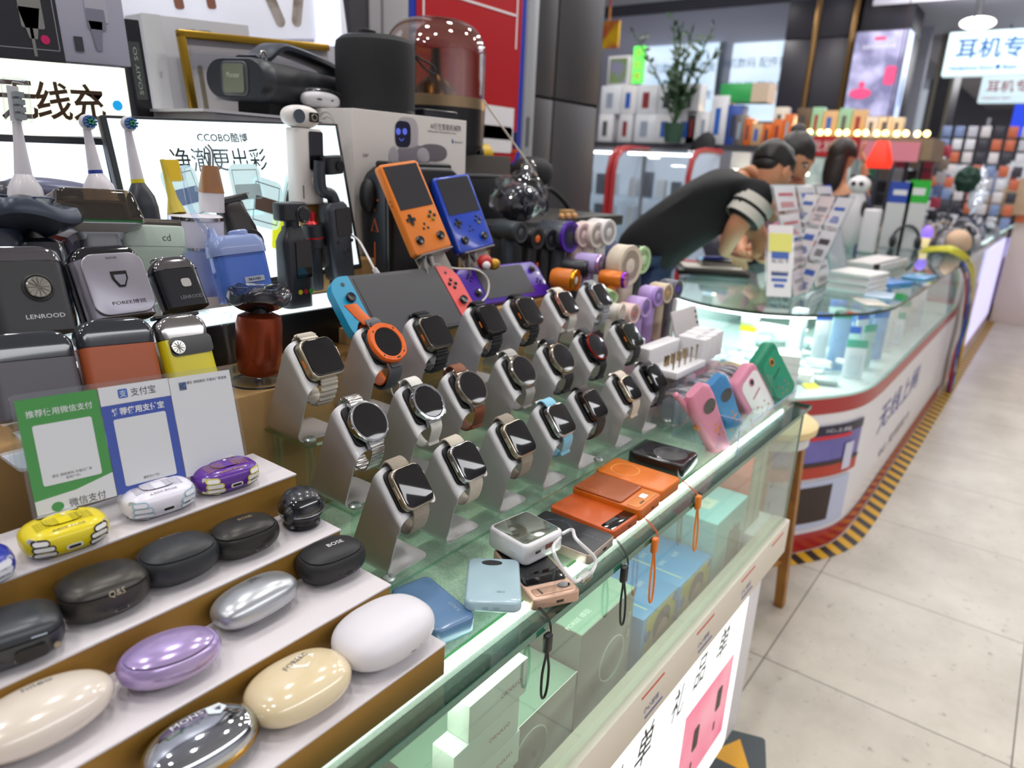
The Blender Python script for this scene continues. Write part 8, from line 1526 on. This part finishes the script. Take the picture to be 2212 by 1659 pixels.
hang('lit white hanging sign with blue characters over the aisle', 7.5, (2052, 70), (2033, 165), 0, 1.6, '耳机专卖店', 'Headphone Store ● Beats', '#1676c9'); hang('lit white hanging sign with red characters below and behind the blue one', 9.6, (2123, 165), (2107, 222), 0, 1.6, '耳机专卖', 'Headphone Store', '#c9403a')
p = PX(2200, 262, 9); solo('blue_sign', 'small blue lit sign at the right photo edge', 'sign', aab(0, .06, -.35, .06, -.14, .16), mat('#1c3fd0', .4, emit=.7), (9, p.y, p.z))
p = PX(2112, 50, 8.0); t = thing('ceiling_lamp', 'round white lamp hanging from the ceiling above the signs', 'lamp', (8.0, p.y, p.z)); part(t, 'lamp_shade', sell(.14, .14, .05, 2, 2), mat((1, .97, .9), .4, emit=3)); part(t, 'rod', tube([(0, 0, .04), (0, 0, 3.6 - p.z)], .01, 6), K('#55555c'))
for i, (x, y) in enumerate(LAMPS):
    if y > 1.9: continue
    solo('downlight', 'round recessed ceiling downlight', 'lamp', lathe([(.075, 0), (.10, 0), (.10, .03), (.075, .03)], 20, True), K('#e3e3e6'), (x, y, 3.085), group='recessed ceiling downlights')
struct('trim_3', aab(-5.5, 8.0, -.3, 8.0, 3.13, 3.16), mat('#c6c5cf', .6))
# stall with red banner and warm lights
xs_ = 6.2; a, b = PX(1660, 292, xs_), PX(1856, 318, xs_); t = thing('market_stall', 'market stall with a red banner and a row of warm lights', 'stall', (xs_, 0, 0)); part(t, 'counter_glass', aab(.0, .6, b.y + .03, a.y, .0015, a.z - .16), mat('#9fb5b5', .3, emit=.2, col2='#c9d9d3', nscale=9)); part(t, 'red_banner', aab(-.02, 0, b.y, a.y, a.z - .15, a.z, .0), K('#b0202c')); part(t, 'banner_lettering', text('数码产品 批发零售', .09, 0, wid=(a.y - b.y) * .85).ro('X', 90).ro('Z', -90).tr(-.024, (a.y + b.y) / 2, a.z - .075), K('#dccfd2')); part(t, 'pink_banner', aab(-.02, 0, b.y - .42, b.y - .01, a.z - .17, a.z - .03), K('#d98a9a')); part(t, 'shelf', aab(0, .6, b.y - .5, a.y, a.z - .155, a.z + .0), K('#8a7a62'))
part(t, 'warm_lamp', sum([sell(.022, .022, .022, 2, 2, 10, 6).tr(.02 + .05 * (k % 2), a.y - .04 - k * (a.y - b.y + .4) / 16, a.z + .03) for k in range(17)], G()), mat((1, .62, .22), .4, emit=7), 'row of small warm lamps')
l = area('stall_lamp_light', (xs_ - .05, (a.y + b.y) / 2 - .1, a.z + .12), .1, 1.0, 3, (1, .7, .35), (0, rad(90), 0))
goods(1665, 1930, 285, xs_ + .2, .10, .20, .10, [K('#c9a87a'), K('#e0cfae'), K('#5a4632'), K('#d6d0c8'), K('#3c3430'), K('#8fc0a0')], 'gift boxes above the warm lights', 'small gift box standing above the warm lights', 6, fz=a.z + .001)
p = PX(1903, 334, 5.6); t = thing('red_lantern', 'glowing red folded lantern bag hanging by the far stall', 'lantern', (5.6, p.y, p.z)); part(t, 'lantern', rings([[(x_ * s, y_ * s, z_) for x_, y_ in rrect(.14, .14, .02, 3)] for z_, s in ((-.09, 1), (-.05, 1.1), (.09, .5))]), mat('#e0301c', .4, emit=.9)); part(t, 'cord', tube([(0, 0, .09), (0, 0, 3.6 - p.z)], .003, 6), K('#3a1c1c'))
# clutter stalls further along the aisle ---------------------------------------------
t = thing('aisle_counter', 'long lit counter continuing along the aisle after the kiosk', 'counter', (0, 0, 0)); part(t, 'counter_body', aab(5.27, 11.5, .43, 1.2, .0015, .62), mat('#dba9b0', .4, col2='#e9dfe2', nscale=2)); part(t, 'lit_panel', aab(6.6, 8.6, .424, .43, .10, .85), mat('#c9c6f5', .4, emit=.9)); part(t, 'lit_panel', aab(9.3, 11.2, .424, .43, .10, .80), mat('#b9a6f0', .4, emit=.8)); part(t, 'grey_panel', aab(5.28, 6.3, .424, .43, .08, .86), K('#c6c2c6')); part(t, 'glass_case', aab(5.27, 11.5, .435, 1.2, .62, .90), glass((.85, .93, .93), .03)); part(t, 'case_lamp', tube([(7.0, .50, .88), (11.3, .50, .88)], .012, 6), mat((1, 1, 1), .4, emit=5)); part(t, 'counter_top', aab(5.27, 11.5, .43, 1.2, .90, .905), glass((.8, .9, .88), .02))
HC = [K('#8f8c95', .35, coat=.5), K('#55525c', .3, coat=.5), K('#b9b5ba', .4, coat=.5), K('#26242a', .35), K('#a38f7a', .4), K('#3a4a6a', .4)]
random.seed(33)
t0 = thing('headphones', 'over ear headphones lying among many on the aisle counter', 'headphones', (5.6, .6, .906), group='headphones heaped on the aisle counter'); part(t0, 'headband', tube([(.08 * cos(rad(a)), 0, .10 * sin(rad(a)) + .05) for a in range(-10, 191, 20)], .009, 8), HC[0])
for s in (-1, 1): part(t0, 'ear_cup', sell(.022, .040, .045).tr(s * .075, 0, .045), HC[0])
for k in range(46):
    o = clone(t0, M4((random.uniform(5.35, 9.5), random.uniform(.50, 1.10), .906), random.uniform(0, 360), random.choice((0, 0, -70, 70)) * 0 + 0))
    m_ = random.choice(HC)
    for c_ in o.children: c_.data = c_.data.copy(); c_.data.materials[0] = m_
t = thing('display_tree', 'tall rack hung with small packed accessories behind the headphones', 'display rack', (6.9, 1.15, .906)); part(t, 'rack_pole', box(.03, .03, .75), K('#55555c')); random.seed(4)
for z in range(7):
    for k in range(6): part(t, 'hanging_pack', box(.02, .07, .085, .002).tr(-.05, -.27 + k * .105, .03 + z * .10), random.choice([K('#c9c6cc'), K('#2a2830'), K('#b9405a'), K('#dcd9da'), K('#6a7fb0'), K('#48a080'), K('#9a8a80')]))
t = thing('display_tree', 'white accessory rack below the red character sign', 'display rack', (8.6, .80, .906)); part(t, 'rack_pole', box(.03, .03, 1.05), K('#8a8a90')); random.seed(6)
for z in range(8):
    for k in range(7): part(t, 'hanging_pack', box(.02, .08, .10, .002).tr(-.05, -.33 + k * .11, .03 + z * .12), random.choice([K('#dcdae0'), K('#c3c0ca'), K('#3c3a44'), K('#d9d0d2'), K('#7f8fb8'), K('#c96a4a')]))
goods(2040, 2200, 330, 11.6, .22, .40, .2, LBX + [K('#8f94b0'), K('#3a3844')], 'pale stock boxes at the end of the aisle', 'pale stock box at the end of the aisle', 9, fz=1.2)
solo('stock_cabinet', 'dark cabinet under the stock boxes at the end of the aisle', 'cabinet', aab(11.55, 12.1, -.4, 1.25, .0015, 1.198), K('#3c3238'))
for lab, pxa, pxb, c_, cl in (('blue payment card standing on the far counter', (1925, 392), (1965, 440), '#2a4aa8', 'blue'), ('green payment card standing beside the blue one on the far counter', (1968, 388), (2003, 440), '#2fae3c', 'green')):
    a, b = PX(pxa[0], pxa[1], 5.4), PX(pxb[0], pxb[1], 5.4); t = thing('payment_card', lab, 'sign', (5.4, (a.y + b.y) / 2, .906)); w_ = a.y - b.y; part(t, 'card', aab(0, .006, -w_ / 2, w_ / 2, b.z - .906, a.z - .906), K(c_)); part(t, 'blank_panel', aab(-.002, 0, -w_ * .3, w_ * .3, b.z - .906 + .05, a.z - .906 - .05), K('#dcdce0')); part(t, 'stand', aab(.0, .02, -w_ / 2, w_ / 2, 0, b.z - .906), K('#c9c9cc'))
p = PX(1855, 410, 4.9); t = thing('panda_figure', 'small black and white panda toy on the kiosk', 'toy', (4.9, p.y, KZ + .001)); h_ = p.z - KZ; part(t, 'toy_body', sell(.055, .065, h_ * .52).tr(0, 0, h_ * .52), K('#dedbe0')); part(t, 'toy_head', sell(.055, .065, .052).tr(-.01, 0, h_ + .03), K('#e6e3e6')); part(t, 'ear', sell(.015, .018, .016).tr(0, .045, h_ + .08) + sell(.015, .018, .016).tr(0, -.045, h_ + .08), K('#16161a')); part(t, 'eye_patch', sell(.008, .015, .014).tr(-.062, .022, h_ + .035) + sell(.008, .015, .014).tr(-.062, -.022, h_ + .035), K('#16161a')); part(t, 'arm', sell(.025, .02, .05).tr(-.03, .06, h_ * .7) + sell(.025, .02, .05).tr(-.03, -.06, h_ * .7), K('#1a1a1e'))
p = PX(1888, 450, 4.8); t = thing('white_device', 'white rounded upright device beside the panda toy', 'device', (4.8, p.y, KZ + .001)); part(t, 'device_body', slab(.07, .095, .26, .02, .012), K('#d9d6dc'))
p = PX(2005, 492, 5.6); t = thing('night_light', 'small violet and yellow glowing lamp among the headphones', 'lamp', (5.6, p.y, .906)); part(t, 'violet_dome', sell(.035, .035, .05).tr(0, 0, .10), mat('#8a6ae8', .4, emit=1.0)); part(t, 'yellow_base', sell(.03, .03, .05).tr(0, 0, .05), mat('#f0d9a0', .4, emit=.7))
p = PX(2110, 505, 5.2); solo('beige_pillow', 'beige rounded cushion shape at the aisle counter corner', 'cushion', crinkle(sell(.10, .075, .075, 2.3, 2.3, 30, 16), .15, 12), K('#cfae93', .8), (5.45, .52, .98))
t = thing('far_stall', 'stall draped with beige cloth and a maroon backing at the right edge', 'stall', (0, 0, 0)); p = PX(2160, 400, 9.0); part(t, 'maroon_backing', aab(9.2, 9.25, -1.2, .40, 1.09, 1.62), K('#7a1c2c')); part(t, 'cloth_heap', crinkle(rings([[(9.0 + x_ * s, p.y - .45 + y_ * s, z_) for x_, y_ in rrect(.5, 1.2, .1, 5)] for z_, s in ((1.08, 1), (1.2, .9), (1.38, .5), (1.5, .15))]), .03, 4), K('#bda183', .9), 'beige cloth'); part(t, 'orange_band', aab(8.7, 8.72, -1.2, .40, 1.0, 1.12), K('#c9663a')); part(t, 'stall_counter', aab(8.72, 9.4, -1.2, .40, .0015, 1.09), K('#c9b9ad'))
p = PX(2090, 388, 7.2); solo('green_tinsel', 'dark green tinsel ball beside sparkling silver tinsel', 'decoration', crinkle(sell(.09, .09, .10), .3, 30), K('#0f3a2c', .6), (7.2, p.y, p.z)); part(None, 'x', G([(0, 0, -50), (.001, 0, -50), (0, .001, -50)], [(0, 1, 2)]), None) if False else None
solo('silver_tinsel', 'sparkling silver tinsel hanging beside the green tinsel ball', 'decoration', crinkle(sell(.05, .06, .16, 2, 2, 30, 24), .5, 60), mat('#dfe6f2', .1, .9, emit=.25), (7.25, PX(2112, 410, 7.25).y, PX(2112, 410, 7.25).z))
# shelf goods and hanging bags between the red framed cases and the stall
solo('black_bag', 'black sling bag hanging under the far stock shelf', 'bag', crinkle(sell(.04, .10, .13), .15, 14), K('#141418', .6), (5.3, PX(1520, 325, 5.3).y, PX(1520, 325, 5.3).z))
t = thing('price_board', 'pale vertical price board hanging below the far shelf', 'sign', (5.3, PX(1602, 330, 5.3).y, 0)); part(t, 'board', aab(0, .01, -.07, .07, 1.12, 1.48), K('#cbc8c8'))
t = thing('glass_counter', 'pale glass counter behind the bending man', 'counter', (0, 0, 0)); part(t, 'counter_body', aab(5.20, 5.33, 1.40, 2.04, .0015, 1.30), mat('#a3bdb9', .3, emit=.15, col2='#d3e0dc', nscale=8)); part(t, 'lamp_strip', aab(5.17, 5.20, 1.45, 2.0, 1.34, 1.36), mat((1, .95, .7), .4, emit=4))
# nest small features under the part they sit on (thing > part > sub-part)
SUBS = {'crown': 'watch_case', 'action_button': 'watch_case', 'speaker_holes': 'watch_case', 'side_button': 'watch_case', 'lug': 'watch_case', 'lugs': 'watch_case', 'bezel_screw': 'bezel', 'bezel_lettering': 'bezel', 'buckle': 'strap', 'keeper': 'strap', 'strap_groove': 'strap', 'clasp': 'link_band',
 'port_hole': 'charge_port', 'status_dot': 'case_base', 'hinge_outline': 'hinge', 'leg_cap': 'shelf', 'shelf_edge': 'shelf', 'dial_ribs': 'dial', 'dial_recess': 'shaver_body', 'shield_inset': 'shield_button', 'badge_lettering': 'badge', 'lens': 'camera_head', 'lens_barrel': 'camera_head', 'lens_panel': 'camera_head', 'second_lens': 'camera_head',
 'screen_lettering': 'end_screen', 'usb_port': 'bank_body', 'type_c_port': 'bank_body', 'stand_slot': 'kickstand', 'iris': 'eye', 'sleeve_stripe': 't_shirt', 'hair_nape': 'hair', 'hair_bun': 'hair', 'charging_ring_bar': 'glass_plate', 'screen_rim': 'screen', 'lens_rim': 'face_plate', 'stickers': 'face_plate', 'paper_slot': 'face_plate', 'bubble': 'card_board', 'card_header': 'card_board', 'hub': 'fan_face', 'grille_blades': 'fan_face',
 'robot_eye_print': 'robot_face_print', 'panel_small_text': 'light_panel', 'panel_lettering': 'light_panel', 'panel_print': 'light_panel', 'base_lettering': 'black_base', 'base_mark': 'black_base', 'mark': 'end_panel', 'wallet_logo_mark': 'wallet_logo', 'card_print': 'card', 'cutter_ring': 'shaving_head', 'colour_ring': 'handle', 'bristles': 'brush_head', 'green_bristles': 'brush_head', 'number_mark': 'leg'}
for o in list(COL.objects):
    n = o.name.split('.')[0]
    if o.parent and n in SUBS and o.parent.parent is None:
        sib = [c for c in o.parent.children if c.name.split('.')[0] == SUBS[n] and c is not o]
        if sib and all(abs(v) < 1e-9 for v in sib[-1].location): o.parent = sib[-1]
